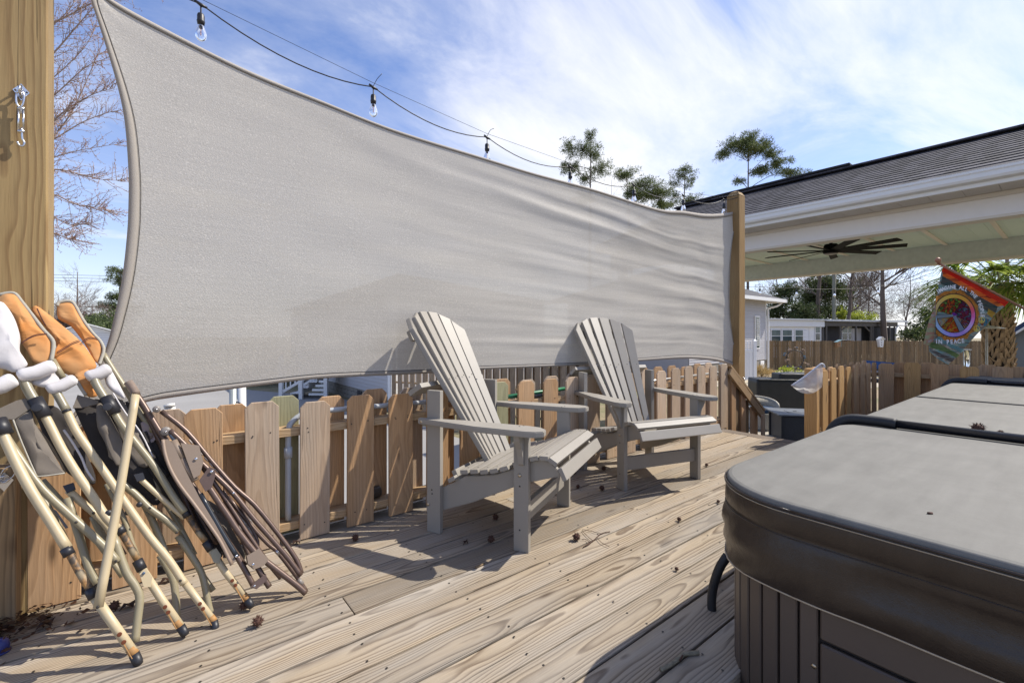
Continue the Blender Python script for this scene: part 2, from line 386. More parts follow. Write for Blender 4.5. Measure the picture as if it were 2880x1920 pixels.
def shingle_mat():
    m, t, b = newmat('charcoal_shingles')
    tc = N(t, 'ShaderNodeTexCoord'); oi = N(t, 'ShaderNodeObjectInfo'); ob = tc.outputs['Object']
    sp = N(t, 'ShaderNodeSeparateXYZ'); L(t, ob, sp.inputs[0])
    w = N(t, 'ShaderNodeTexWhiteNoise', noise_dimensions='2D'); cb = N(t, 'ShaderNodeCombineXYZ')
    L(t, math_(t, 'FLOOR', math_(t, 'DIVIDE', math_(t, 'ADD', sp.outputs[0], oi.outputs['Random']), .16)), cb.inputs[0]); L(t, math_(t, 'MULTIPLY', oi.outputs['Random'], 300.), cb.inputs[1]); L(t, cb.outputs[0], w.inputs['Vector'])
    n = noise_(t, ob, 45, 4, .7)
    c = mixc(t, w.outputs['Value'], (.026, .026, .033), (.085, .082, .095))
    L(t, mixc(t, .6, c, mixc(t, n, (.3, .3, .3), (1.6, 1.6, 1.7)), 'MULTIPLY'), b.inputs['Base Color']); b.inputs['Roughness'].default_value = .9
    bump(t, b, n, .4, .004); return m
shingle_m = shingle_mat()
gutter_m = plain('white_gutter', (.76, .75, .72), .35, var=.03, bmp=.03)
soffit_m = plain('cream_soffit', (.64, .59, .52), .6, var=.03, bmp=0)
beam_m = plain('white_beam_wrap', (.80, .765, .73), .55, var=.03, bmp=.03)
ceil_m = plain('pale_green_ceiling', (.56, .66, .58), .6, var=.04, bmp=.02)
batt_m = plain('cream_batten', (.68, .62, .52), .6, var=.02)
fan_m = plain('dark_fan', (.006, .0055, .0055), .7, spec=.15)
def ground_mat():
    m, t, b = newmat('garden_ground')
    tc = N(t, 'ShaderNodeTexCoord'); ob = tc.outputs['Object']
    n = noise_(t, ob, .5, 5, .6); f = noise_(t, ob, 18, 4, .7)
    c = mixc(t, ramp_(t, n, (.4, 0.), (.6, 1.)), (.36, .27, .17), (.20, .19, .09))
    L(t, mixc(t, f, c, (.13, .11, .07), 'MIX') if False else mixc(t, math_(t, 'MULTIPLY', f, .5), c, (.12, .10, .06)), b.inputs['Base Color'])
    b.inputs['Roughness'].default_value = .95; bump(t, b, f, .5, .05); return m
def concrete_mat(name, col):
    m, t, b = newmat(name)
    tc = N(t, 'ShaderNodeTexCoord'); ob = tc.outputs['Object']
    n = noise_(t, ob, .7, 5, .6); f = noise_(t, ob, 30, 4, .7)
    c = mixc(t, n, tuple(q * .8 for q in col), tuple(q * 1.15 for q in col))
    L(t, mixc(t, math_(t, 'MULTIPLY', f, .3), c, tuple(q * .6 for q in col)), b.inputs['Base Color']); b.inputs['Roughness'].default_value = .9
    bump(t, b, f, .2, .004); return m
conc_m = concrete_mat('driveway_concrete', (.30, .29, .275))
pave_m = concrete_mat('patio_concrete', (.42, .38, .32))
block_m = concrete_mat('foundation_block', (.24, .22, .19))
bark_m = plain('tree_bark', (.13, .10, .08), .95, var=.2, scale=20, bmp=.4)
gbark_m = plain('grey_twig_bark', (.17, .135, .12), .95, var=.2, scale=20, bmp=.2)
def leaf_mat(name, c1, c2, tr=.25):
    m = bpy.data.materials.new(name); m.use_nodes = True; t = m.node_tree; t.nodes.clear()
    g = N(t, 'ShaderNodeNewGeometry'); oi = g.outputs['Random Per Island']
    c = mixc(t, oi, c1, c2); d = N(t, 'ShaderNodeBsdfPrincipled'); L(t, c, d.inputs['Base Color']); d.inputs['Roughness'].default_value = .55; d.inputs['Specular IOR Level'].default_value = .3
    T = N(t, 'ShaderNodeBsdfTranslucent'); L(t, c, T.inputs[0]); x = N(t, 'ShaderNodeMixShader'); x.inputs[0].default_value = tr
    L(t, d.outputs[0], x.inputs[1]); L(t, T.outputs[0], x.inputs[2]); o = N(t, 'ShaderNodeOutputMaterial'); L(t, x.outputs[0], o.inputs[0]); return m
pine_m = leaf_mat('pine_needles', (.05, .075, .025), (.17, .20, .07), .35)
ever_m = leaf_mat('evergreen_leaves', (.03, .05, .018), (.12, .15, .05))
bush_m = leaf_mat('yellow_green_leaves', (.22, .28, .03), (.45, .48, .07), .4)
palm_m = leaf_mat('palm_frond_green', (.12, .20, .03), (.36, .42, .09), .5)
bud_m = leaf_mat('red_buds', (.20, .06, .04), (.34, .16, .09))
twig_m = leaf_mat('brown_twig_haze', (.12, .085, .07), (.20, .15, .125), .1)
dry_m = leaf_mat('dry_grass', (.40, .28, .12), (.55, .42, .2))
gum_m = plain('gumball_brown', (.07, .03, .018), .8, var=.3, scale=80)
dleaf_m = leaf_mat('dead_leaves', (.075, .032, .016), (.022, .013, .010), .1)
# ------------------------------------------------------------------ ground
ground_m = ground_mat()
gs = put('ground', mesh([(-300, -300, G), (300, -300, G), (300, 300, G), (-300, 300, G)], [(0, 1, 2, 3)]), ground_m); tag(gs, kind='structure')
dw = put('driveway', mesh([(-30, 3.2, G + .004), (5.3, 3.2, G + .004), (5.3, 16.5, G + .004), (3.2, 21, G + .004), (-8, 60, G + .004), (-40, 60, G + .004)], [(0, 1, 2, 3, 4, 5)]), conc_m); tag(dw, kind='structure')
pt = thing('patio', (8, 1, G), None, None); tag(pt, kind='structure')
for i in range(9):
    for j in range(9):
        blk('paver', (4.9 + i * .9, -2.6 + j * .9, G - .05), (4.9 + i * .9 + .885, -2.6 + j * .9 + .885, G + .03), pave_m, pt, .006)
gr = put('gravel_bed', mesh([(17, 6.2, G + .008), (29, 5, G + .008), (30, 11.5, G + .008), (20, 11.4, G + .008)], [(0, 1, 2, 3)]), concrete_mat('pale_gravel', (.46, .40, .30))); tag(gr, kind='structure')

# ------------------------------------------------------------------ deck: one object per board, joints at the measured pitch
deck = thing('deck', (1.5, 1.2, 0), None, None); tag(deck, kind='structure')
PITCH = .141; T = .034
TX0, TX1, TY = 1.275, 7.0, .735      # the swim spa stands in a cut-out of the deck
Ys = [1.476 + PITCH * k for k in range(-17, 8)]
screws = []
for i, y0 in enumerate(Ys):
    y0 += .0025; y1 = y0 + PITCH - .005
    x_end = 4.56
    cuts = [-2.4, random.uniform(.2, 3.6)]
    if y1 < TY + .03: segs = [(-2.4, TX0 - (.10 if -.2 < y0 < .7 else .05))]
    elif i % 3 == 0: segs = [(-2.4, cuts[1]), (cuts[1] + .004, x_end)]
    else: segs = [(-2.4, x_end)]
    for a, b in segs:
        c = Vector(((a + b) / 2, (y0 + y1) / 2, -T / 2 + random.uniform(-.0012, .0012)))
        put('deck_board', box_me(b - a, y1 - y0 - .0025, T, .004, 2), deck_m, deck, Matrix.Translation(c) @ Matrix.Rotation(random.uniform(-.0006, .0006), 4, 'Z'))
        x = -2.3
        while x < b:
            if x > a:
                for yy in (y0 + .03, y1 - .03):
                    screws.append((x + random.uniform(-.02, .02), yy + random.uniform(-.008, .008)))
            x += .405
# the last boards at the stair end run across
for k in range(1):
    put('deck_board', box_me(1.62, .14, T, .0035, 2), deck_dark, deck, Matrix.Translation((4.635, 1.56, -T / 2)) @ Matrix.Rotation(R(90), 4, 'Z'))
for y0 in [TY + .03 + PITCH * k for k in range(5)]:
    put('deck_board', box_me(2.3, PITCH - .005, T, .0035, 2), deck_m, deck, Matrix.Translation((5.86, y0 + PITCH / 2, -T / 2)))
V, F = [], []
for x, y in screws:
    b0 = len(V)
    for k in range(6): V.append((x + .0042 * math.cos(k * 1.047), y + .0042 * math.sin(k * 1.047), .0022))
    F.append(tuple(range(b0, b0 + 6)))
tag(putw('deck_screws', mesh(V, F), dark_m, deck), kind='stuff')
for x in (-1.6, -.8, 0, .8, 1.6, 2.4, 3.2, 4.0): blk('joist', (x, -.8 if x < 1.2 else .8, -.2), (x + .04, 2.34, -.036), rail_m, deck, 0)
for x in (-1.4, 1.0, 3.4, 4.5): vblk('deck_post', (x, 2.2, G), (x + .09, 2.3, -.036), rail_m, deck)
# steps down to the patio
for k in range(4):
    blk('stair_tread', (4.74 + k * .27, 1.60, -.33 * (k + 1) + .02 - .035), (4.74 + k * .27 + .28, 2.30, -.33 * (k + 1) + .02), rail_m, deck)

# ------------------------------------------------------------------ picket fence along the deck
def picket_me(h, w=.139, t=.016, ear=.026):
    y = w / 2; pr = [(0, -y), (h - ear, -y), (h, -y + ear), (h, y - ear), (h - ear, y), (0, y)]
    V, F = slab([Vector((a, b, -t / 2)) for a, b in pr], (0, 0, 1), t)
    bm = bmesh.new(); vs = [bm.verts.new(v) for v in V]
    for f in F: bm.faces.new([vs[i] for i in f])
    bmesh.ops.recalc_face_normals(bm, faces=bm.faces); bmesh.ops.bevel(bm, geom=bm.edges[:], offset=.0015, segments=1, affect='EDGES')
    me = bpy.data.meshes.new('picket'); bm.to_mesh(me); bm.free(); return me
PK = [picket_me(.672 + d) for d in (-.012, 0, .008)]
def picket(parent, x, y, z0, mat, face='Y', me=None, name='picket'):
    """upright board: wide face to -Y, or to -X when face='X'"""
    ex = Vector((0, 0, 1)); ez = Vector((0, -1, 0)) if face == 'Y' else Vector((-1, 0, 0))
    M = frame(Vector((x, y, z0)), ex, ez=ez) @ Matrix.Rotation(random.uniform(-.006, .006), 4, 'Z')
    return put(name, me or random.choice(PK), mat, parent, M)
fence = thing('picket_fence', (2.2, 2.38, 0), 'low wooden picket fence along the deck edge behind the two grey chairs', 'fence')
k = -5
mats = {0: pick_w, 1: pick_w, 3: pick_m, 6: pick_g, -1: pick_m}
while True:
    x = .3376 + .227 * k + .07
    if x > 4.80: break
    m = mats.get(k, pick_m if k < 9 and k != 11 else pick_w)
    if not (-.5 < x < -.36): picket(fence, x, 2.351 + .008, .004, m)
    xb = x + .1135 + random.uniform(-.01, .01)
    if xb < 4.8 and not (-.45 < xb < -.2): picket(fence, xb, 2.351 + .016 + .089 + .010, .01, pick_g if k in (0,) else random.choice([pick_m, pick_m, pick_w]))
    k += 1
for z in (.525, .075):
    blk('rail', (-1.0, 2.369, z - .019), (2.2, 2.456, z + .019), rail_m, fence)
    blk('rail', (2.203, 2.369, z - .019), (4.82, 2.456, z + .019), rail_m, fence)
vblk('corner_post', (4.80, 2.372, -.3), (4.89, 2.46, .66), rail_m, fence)
V, F = [], []
k = -3
while .3376 + .227 * k < 4.7:
    for z in (.53, .07, .535):
        for dx in (.03, .11):
            if random.random() < .75:
                cx, cz = .3376 + .227 * k + dx + random.uniform(-.01, .01), z + random.uniform(-.012, .012); b0 = len(V)
                for q in range(6): V.append((cx + .0035 * math.cos(q * 1.047), 2.3500, cz + .0035 * math.sin(q * 1.047)))
                F.append(tuple(range(b0 + 5, b0 - 1, -1)))
    k += 1
tag(putw('picket_screws', mesh(V, F), dark_m, fence), kind='stuff')
# sloping hand rail beside the steps, part of the same fence
a, b = Vector((4.80, 2.335, .60)), Vector((5.60, 2.335, .04))
up = Vector((0, -1, 0))
board('stair_rail', a, b, .085, .03, rail_m, fence, up)
board('stair_rail_cap', a + Vector((0, .03, .06)), b + Vector((.03, .03, .06)), .09, .025, rail_m, fence, Vector((.57, 0, .82)))
for q in range(6):
    x = 4.93 + q * .115; zt = .60 - (x - 4.8) * .70 - .02
    vblk('rail_picket', (x - .05, 2.352 + (q % 2) * .02, zt - .75), (x + .05, 2.368 + (q % 2) * .02, zt), random.choice([pick_m, pick_w, oldf_m]), fence)
vblk('rail_end_post', (5.50, 2.30, -.75), (5.58, 2.318, .06), pick_w, fence)

# ------------------------------------------------------------------ railing round the far side of the spa
fb = thing('corner_railing', (5.6, 1.3, 0), 'short picket railing with a square corner beyond the grey spa cover', 'fence')
vblk('newel_post', (4.66, 1.487, -.3), (4.752, 1.586, .68), pick_o, fb)
for i in range(8):
    x = 4.83 + .225 * i
    if x < 6.45: picket(fb, x, 1.478, .0, pick_o if i < 4 else pick_m)
    picket(fb, x + .11, 1.478 + .12, .0, pick_m)
for z in (.53, .08): blk('rail', (4.755, 1.488, z - .019), (6.55, 1.575, z + .019), rail_m, fb)
for i in range(5):
    y = 1.40 - .225 * i
    picket(fb, 6.54, y, .0, pick_o if i % 2 else pick_m, 'X'); picket(fb, 6.54 + .12, y - .11, .0, pick_m, 'X')
for z in (.53, .08): vb = put('rail', box_me(1.4, .087, .038, .002), rail_m, fb, Matrix.Translation((6.60, .80, z)) @ Matrix.Rotation(R(90), 4, 'Z'))
for i in range(4): picket(fb, 7.6 + .2 * i, .25, .0, pick_w)
for i in range(3): picket(fb, 8.0 + .2 * i, -.05, .0, pick_w)
blk('top_board', (7.0, .30, .50), (7.9, .55, .54), oldf_m, fb)

# ------------------------------------------------------------------ posts
lp = thing('sail_post', (-.36, 2.42, G), 'thick square timber post at the left edge behind the folded camp chairs', 'post')
vblk('shaft', (-.431, 2.352, G), (-.291, 2.492, 3.3), post_m, lp, .006)
sp = thing('short_post', (-.41, 2.3, 0), 'short dark timber post standing at the foot of the tall left post', 'post')
vblk('shaft', (-.46, 2.262, .001), (-.357, 2.348, .545), oldf_m, sp, .003)
lat = frame(on_y(12, 1352, 2.2595), (0, 0, 1), ez=(0, -1, 0))
V, F = slab([Vector((.03, 0, 0)), Vector((.0, .022, 0)), Vector((-.035, 0, 0)), Vector((0, -.022, 0))], (0, 0, 1), .002); put('eye_plate', mesh(V, F), steel_m, sp, lat)
def ring_pts(c, u, v, r, n=14): return [c + u * (r * math.cos(2 * math.pi * k / n)) + v * (r * math.sin(2 * math.pi * k / n)) for k in range(n + 1)]
X_, Y_, Z_ = Vector((1, 0, 0)), Vector((0, 1, 0)), Vector((0, 0, 1))
c0 = on_y(12, 1345, 2.2595); tube('eye_ring', ring_pts(c0 + Vector((0, -.014, .0)), X_, (Z_ + Y_ * -.5).normalized(), .013), .003, steel_m, sp, 6)
tube('wire_loop', ring_pts(c0 + Vector((.012, -.02, .02)), X_ + Z_ * .4, Z_ * 1.3, .017), .0015, steel_m, sp, 5)

rp = thing('far_sail_post', (5.16, 2.44, G), 'square timber post with a pointed top at the right end of the shade sail', 'post')
vblk('shaft', (5.09, 2.37, G), (5.23, 2.51, 2.53), rpost_m, rp, .005)
V = [(5.09, 2.37, 2.533), (5.23, 2.37, 2.533), (5.23, 2.51, 2.533), (5.09, 2.51, 2.533), (5.115, 2.395, 2.575), (5.205, 2.395, 2.575), (5.205, 2.485, 2.575), (5.115, 2.485, 2.575), (5.16, 2.44, 2.60)]
putw('chamfered_top', mesh(V, [(3, 2, 1, 0), (0, 1, 5, 4), (1, 2, 6, 5), (2, 3, 7, 6), (3, 0, 4, 7), (4, 5, 8), (5, 6, 8), (6, 7, 8), (7, 4, 8)]), rpost_m, rp)

# turnbuckle on the left post
pz = lambda x, y, o=0.: on_y(x, y, 2.350 - o)
tb = thing('turnbuckle', pz(58, 330, .01), 'steel eye plate with a hook and turnbuckle hanging unused on the left post', 'hardware')
c = pz(60, 258); V, F = slab([c + Vector((dx, 0, dz)) for dx, dz in ((0, .027), (.021, 0), (0, -.033), (-.021, 0))], (0, -1, 0), .003); putw('plate', mesh(V, F), steel_m, tb)
for dx, dz in ((0, .019), (.014, 0), (-.014, 0), (0, -.024)):
    lathe('screw', [(.003, 0), (.003, .0015), (.0015, .0025)], dark_m, tb, frame(c + Vector((dx, -.0032, dz)), X_, ez=-Y_), 8)
tube('eye', ring_pts(c + Vector((0, -.018, -.002)), Y_, Z_, .014), .0034, steel_m, tb, 8)
tube('shackle', smoothpath([pz(46, 262, .02), pz(46, 285, .02), pz(54, 302, .02), pz(64, 295, .02), pz(68, 268, .02), pz(57, 256, .02), pz(46, 262, .02)], 3), .0030, steel_m, tb, 8)
for x0 in (52, 66): tube('body_rod', [pz(x0, 306, .016), pz(x0, 372, .016)], .0028, steel_m, tb, 8)
for y0 in (306, 370): tube('body_end', [pz(50, y0, .016), pz(69, y0, .016)], .0055, steel_m, tb, 8)
tube('threaded_rod', [pz(59, 300, .016), pz(60, 320, .016)], .003, steel_m, tb, 8)
tube('hook', smoothpath([pz(61, 360, .016), pz(63, 390, .016), pz(69, 402, .016), pz(64, 411, .016), pz(54, 408, .016), pz(49, 398, .016)], 4), .0032, steel_m, tb, 8)

# ------------------------------------------------------------------ shade sail
def resample(pts, n):
    P = smoothpath([Vector((a, b, 0)) for a, b in pts], 12)
    d = [0.]
    for a, b in zip(P, P[1:]): d.append(d[-1] + (b - a).length)
    out = []; j = 0
    for i in range(n + 1):
        s = d[-1] * i / n
        while j < len(d) - 2 and d[j + 1] < s: j += 1
        f = (s - d[j]) / max(d[j + 1] - d[j], 1e-9); out.append(P[j].lerp(P[j + 1], min(max(f, 0), 1)))
    return out
TOP = [(150, -190), (235, -70), (315, 0), (516, 109), (700, 200), (897, 281), (1100, 362), (1370, 447), (1500, 487), (1663, 531), (1840, 586), (1918, 594), (1976, 602), (2031, 601), (2078, 592)]
BOT = [(62, 1352), (180, 1235), (300, 1165), (413, 1130), (486, 1117), (597, 1101), (727, 1084), (900, 1064), (1189, 1050), (1339, 1039), (1621, 1027), (1776, 1016), (1908, 1008), (1983, 1011), (2032, 1019), (2078, 1034)]
LFT = [(150, -190), (236, -60), (255, 0), (287, 97), (327, 230), (350, 340), (361, 480), (361, 580), (357, 660), (344, 775), (321, 890), (290, 998), (215, 1150), (62, 1352)]
RGH = [(2078, 592), (2062, 660), (2053, 742), (2051, 860), (2060, 947), (2078, 1034)]
NU, NV = 200, 90
# reparametrise the long edges so that u runs evenly in the world (by X on the sail plane)
def edge_by_x(pts, n):
    P = resample(pts, 600); xs = [on_y(p.x, p.y, 2.45).x for p in P]; out = []; j = 0
    for i in range(n + 1):
        X = xs[0] + (xs[-1] - xs[0]) * i / n
        while j < 598 and xs[j + 1] < X: j += 1
        f = (X - xs[j]) / max(xs[j + 1] - xs[j], 1e-9); out.append(P[j].lerp(P[j + 1], min(max(f, 0), 1)))
    return out
tp, bt, lf, rg = edge_by_x(TOP, NU), edge_by_x(BOT, NU), resample(LFT, NV), resample(RGH, NV)
def sail_y(u, v):
    y = 2.43 + .055 * (4 * u * (1 - u)) ** .7 + .05 * math.sin(math.pi * u) * math.sin(math.pi * v) ** 1.5 * (1 - v)
    e = min(1, 6 * v) * min(1, 6 * (1 - v)) * min(1, 8 * u) * min(1, 8 * (1 - u))
    g = max(0, min(1, (u - .16) / .35))
    w = v + .16 * (1 - u) - .10 * u * (1 - v)
    f = 0
    for c0_, a_, wd in ((.17, .020, .03), (.29, .026, .045), (.43, .018, .035), (.55, .020, .04), (.66, .013, .03), (.75, .016, .03), (.84, .011, .025), (.92, .010, .02)):
        q = (w + .045 * mn.noise(Vector((u * 3.1, c0_ * 9, 0))) - c0_) / wd
        f += a_ * math.exp(-q * q) * (.35 + .65 * abs(mn.noise(Vector((u * 2.2 + c0_ * 20, c0_ * 5, 2)))) * 2)
    f += .007 * mn.noise(Vector((u * 3.5, w * 48, 3))) + .003 * mn.noise(Vector((u * 8, v * 110, 7)))
    return y + .025 * math.sin(math.pi * u) - .55 * f * e * g + .004 * e * mn.noise(Vector((u * 14, v * 10, 5)))
def sail_px(u, v, i=None, j=None):
    i = round(u * NU); j = round(v * NV)
    a = tp[i] * (1 - v) + bt[i] * v; b = lf[j] * (1 - u) + rg[j] * u
    c = tp[0] * (1 - u) * (1 - v) + tp[-1] * u * (1 - v) + bt[0] * (1 - u) * v + bt[-1] * u * v
    return a + b - c
def sail_pt(i, j, off=0.):
    u, v = i / NU, j / NV; p = sail_px(u, v); return on_y(p.x, p.y, sail_y(u, v) - off)
V = [sail_pt(i, j) for j in range(NV + 1) for i in range(NU + 1)]
F = [(j * (NU + 1) + i, (j + 1) * (NU + 1) + i, (j + 1) * (NU + 1) + i + 1, j * (NU + 1) + i + 1) for j in range(NV) for i in range(NU)]
sail = thing('shade_sail', sail_pt(NU // 2, NV), 'large pale grey shade sail stretched between two timber posts', 'shade sail')
putw('cloth', mesh(V, F, True), sail_m, sail)
def hem(pts, inner, name='hem'):
    V, F = [], []
    for p, q in zip(pts, inner):
        n = Vector((0, -.006, 0)); V += [p + n * .4, p + (q - p) * .5 + n, q + n * .5, q - n * .5, p - n * .5]
    for i in range(len(pts) - 1):
        for k in range(5): a = i * 5 + k; b = i * 5 + (k + 1) % 5; F.append((a, a + 5, b + 5, b))
    return putw(name, mesh(V, F, True), hem_m, sail)
def inward(P, C, w): return [p + (c - p).normalized() * w for p, c in zip(P, C)]
eT = [sail_pt(i, 0) for i in range(NU + 1)]; eB = [sail_pt(i, NV) for i in range(NU + 1)]; eL = [sail_pt(0, j) for j in range(NV + 1)]; eR = [sail_pt(NU, j) for j in range(NV + 1)]
hem(eT, inward(eT, [sail_pt(i, 3) for i in range(NU + 1)], .042)); hem(eB, inward(eB, [sail_pt(i, NV - 3) for i in range(NU + 1)], .042))
hem(eL, inward(eL, [sail_pt(2, j) for j in range(NV + 1)], .036)); hem(eR, inward(eR, [sail_pt(NU - 2, j) for j in range(NV + 1)], .03))
for nm, e, q, wd in (('hem_stitching', eT, [sail_pt(i, 3) for i in range(NU + 1)], .045), ('hem_stitching', eB, [sail_pt(i, NV - 3) for i in range(NU + 1)], .045), ('hem_stitching', eL, [sail_pt(2, j) for j in range(NV + 1)], .039), ('hem_stitching', eR, [sail_pt(NU - 2, j) for j in range(NV + 1)], .02)):
    tube(nm, [p + Vector((0, -.004, 0)) for p in inward(e, q, wd)], .0014, hemd_m, sail, 4)
def chain(name, a, b, parent, r=.002, n=6):
    a, b = Vector(a), Vector(b); d = (b - a) / n
    V, F = [], []
    for k in range(n):
        m = a + d * (k + .5); u = d.normalized(); v = u.cross(Y_ if k % 2 else Z_ + X_ * .1).normalized()
        P = [m + u * (d.length * .62 * math.cos(t * .785)) + v * (.007 * math.sin(t * .785)) for t in range(9)]
        tube_geo(P, r, 5, False, V, F)
    return putw(name, mesh(V, F, True), steel_m, parent)
chain('upper_chain', eR[0], Vector((5.088, 2.40, 2.44)), sail, .0024, 7)
chain('top_corner_chain', eL[0], Vector((-.36, 2.35, eL[0].z + .22)), sail, .0024, 8)
chain('lower_chain', eR[-1], Vector((5.18, 2.362, .49)), sail, .0022, 8)
tube('eye_bolt', ring_pts(Vector((5.18, 2.352, .485)), X_, Z_, .014), .003, steel_m, sail, 6)
chain('corner_chain', eL[-1], c0 + Vector((0, -.014, 0)), sail, .0022, 3)
# ------------------------------------------------------------------ string lights
def string_lights(name, P, sock, label, Yoff=0., wire_r=.0033, sag=.12, scale=1., support=True):
    s = thing(name, P[0], label, 'string lights')
    pts = []
    for i, (a, b) in enumerate(zip(P, P[1:])):
        for k in range(10):
            t = k / 10; pts.append(a.lerp(b, t) + Vector((0, 0, -sag * 4 * t * (1 - t) * (a - b).length)))
    pts.append(P[-1]); tube('cable', pts, wire_r * scale, blk_m, s, 6)
    if support: tube('support_wire', [p + Vector((0, .01, .03)) for p in (P[0], *P[1:-1], P[-1])], .0014 * scale, blk_m, s, 4)
    for q in sock:
        M = Matrix.Translation(q)
        tube('junction', [q + Vector((-.026, 0, .008)) * scale, q + Vector((0, 0, -.004)) * scale, q + Vector((.026, 0, -.008)) * scale], [.005 * scale, .009 * scale, .005 * scale], blk_m, s, 8)
        so = lathe('socket', [(.0035, 0), (.0035, -.042), (.013, -.048), (.0155, -.056), (.0155, -.078), (.017, -.080), (.017, -.084), (.014, -.100)], blk_m, s, M @ Matrix.Diagonal((scale, scale, scale, 1)), 12)
        lathe('bulb', [(.012, -.098), (.014, -.108), (.021, -.128), (.0245, -.145), (.022, -.160), (.013, -.172), (.003, -.177)], glass_m, so, M @ Matrix.Diagonal((scale, scale, scale, 1)), 14)
        lathe('filament', [(.0012, -.105), (.0022, -.115), (.0022, -.148), (.001, -.150)], fil_m, so, M @ Matrix.Diagonal((scale, scale, scale, 1)), 6)
    return s
J = [on_y(565, 12, 2.62), on_y(1050, 245, 2.60), on_y(1370, 386, 2.59), on_y(1604, 468, 2.58), on_y(1783, 520, 2.56), on_y(1922, 549, 2.54), on_y(2036, 561, 2.51)]
string_lights('string_lights', [Vector((-.62, 2.62, 2.86))] + J + [Vector((5.087, 2.385, 2.505))], J, 'black string lights with clear bulbs hung above the top edge of the shade sail', sag=.085)
for k, p in enumerate(J[1:3]):
    t = thing('cable_tie', p, ['long black cable tie end sticking up at the second bulb of the string', 'short black cable tie end sticking up at the third bulb of the string'][k], 'cable tie', 'cable ties on the light string')
    tube('tail', smoothpath([p + Vector((0, 0, .005)), p + Vector((.02, -.01, .05)), p + Vector((.045, -.02, .085 - .02 * k))], 4), .0018, blk_m, t, 5)

# ------------------------------------------------------------------ pipes and hoses lying on the fence rail
def fpt(x, z, o=0.): return Vector((x, 2.412 + o, z))
pv = thing('conduit_pipe', fpt(.385, .1, .03), 'grey plastic conduit rising behind the pickets and bending along the top rail', 'pipe')
tube('pipe', smoothpath([Vector((.522, 2.392, .10)), Vector((.522, 2.392, .35)), Vector((.524, 2.395, .52)), Vector((.54, 2.402, .566)), Vector((.60, 2.412, .60)), Vector((.72, 2.412, .605)), Vector((1.6, 2.412, .59))], 4), .0135, pvc_m, pv, 12)
tube('coupling', [Vector((.522, 2.392, .40)), Vector((.522, 2.392, .45))], .0185, pvc_m, pv, 12)
hs = thing('green_pole', fpt(1.5, .56), 'green pole lying along the fence rail behind the chair arms', 'pole')
tube('shaft', [fpt(1.52, .565), fpt(2.9, .60)], .014, green_m, hs, 10)
tube('dark_grip', [fpt(2.05, .562, -.03), fpt(2.32, .565, -.03)], .013, blk_m, hs, 8)
sp_ = thing('silver_pole', fpt(3.6, .56), 'silver metal pole lying on the far stretch of fence rail', 'pole')
tube('shaft', [fpt(2.75, .562, .0), fpt(4.7, .585, .0)], .013, plain('silver_pole', (.55, .56, .57), .3, .6), sp_, 10)
tube('white_section', [fpt(2.7, .56, .0), fpt(3.1, .563, .0)], .015, white_m, sp_, 10)
cn = thing('yellow_flower_can', Vector((.92, 2.42, .10)), 'small dark bottle with a yellow flower label lying on the bottom rail', 'bottle')
lathe('body', [(.012, -.07), (.03, -.065), (.032, -.06), (.032, .06), (.026, .068)], plain('dark_bottle', (.05, .04, .03), .4), cn, frame(Vector((.93, 2.425, .128)), (0, 0, 1), ez=(1, .1, 0)), 14)
fl = plain('yellow_petals', (.7, .55, .06), .5)
for q in range(5):
    a = q * 1.2566; c = Vector((.90 + .014 * math.cos(a), 2.3925, .128 + .014 * math.sin(a)))
    lathe('petal', [(.009, 0), (.009, .001), (.004, .002)], fl, cn, frame(c, X_, ez=-Y_), 8)
# ------------------------------------------------------------------ the two adirondack chairs
def back_slat(w0, w1, length, z_top_l, z_top_r, t=.025):
    """slat along local x; w0 at the foot, w1 at the head; the head is cut slanted"""
    pr = [(0, -w0 / 2), (length + z_top_r, -w1 / 2), (length + z_top_l, w1 / 2), (0, w0 / 2)]
    V, F = slab([Vector((a, b, -t / 2)) for a, b in pr], (0, 0, 1), t)
    bm = bmesh.new(); vs = [bm.verts.new(v) for v in V]
    for f in F: bm.faces.new([vs[i] for i in f])
    bmesh.ops.recalc_face_normals(bm, faces=bm.faces); bmesh.ops.bevel(bm, geom=bm.edges[:], offset=.003, segments=2, affect='EDGES')
    me = bpy.data.meshes.new('slat'); bm.to_mesh(me); bm.free(); return me
def prism_x(poly, y0, t, bev=.003):
    """polygon in the chair's (s, z) plane, thickness t to the left of lateral y0"""
    bm = bmesh.new(); n = len(poly)
    a = [bm.verts.new((s, y0, z)) for s, z in poly]; b = [bm.verts.new((s, y0 + t, z)) for s, z in poly]
    bm.faces.new(a); bm.faces.new(b[::-1])
    for i in range(n): bm.faces.new([a[i], b[i], b[(i + 1) % n], a[(i + 1) % n]])
    bmesh.ops.recalc_face_normals(bm, faces=bm.faces); bmesh.ops.bevel(bm, geom=bm.edges[:], offset=bev, segments=2, affect='EDGES')
    me = bpy.data.meshes.new('part'); bm.to_mesh(me); bm.free(); return me
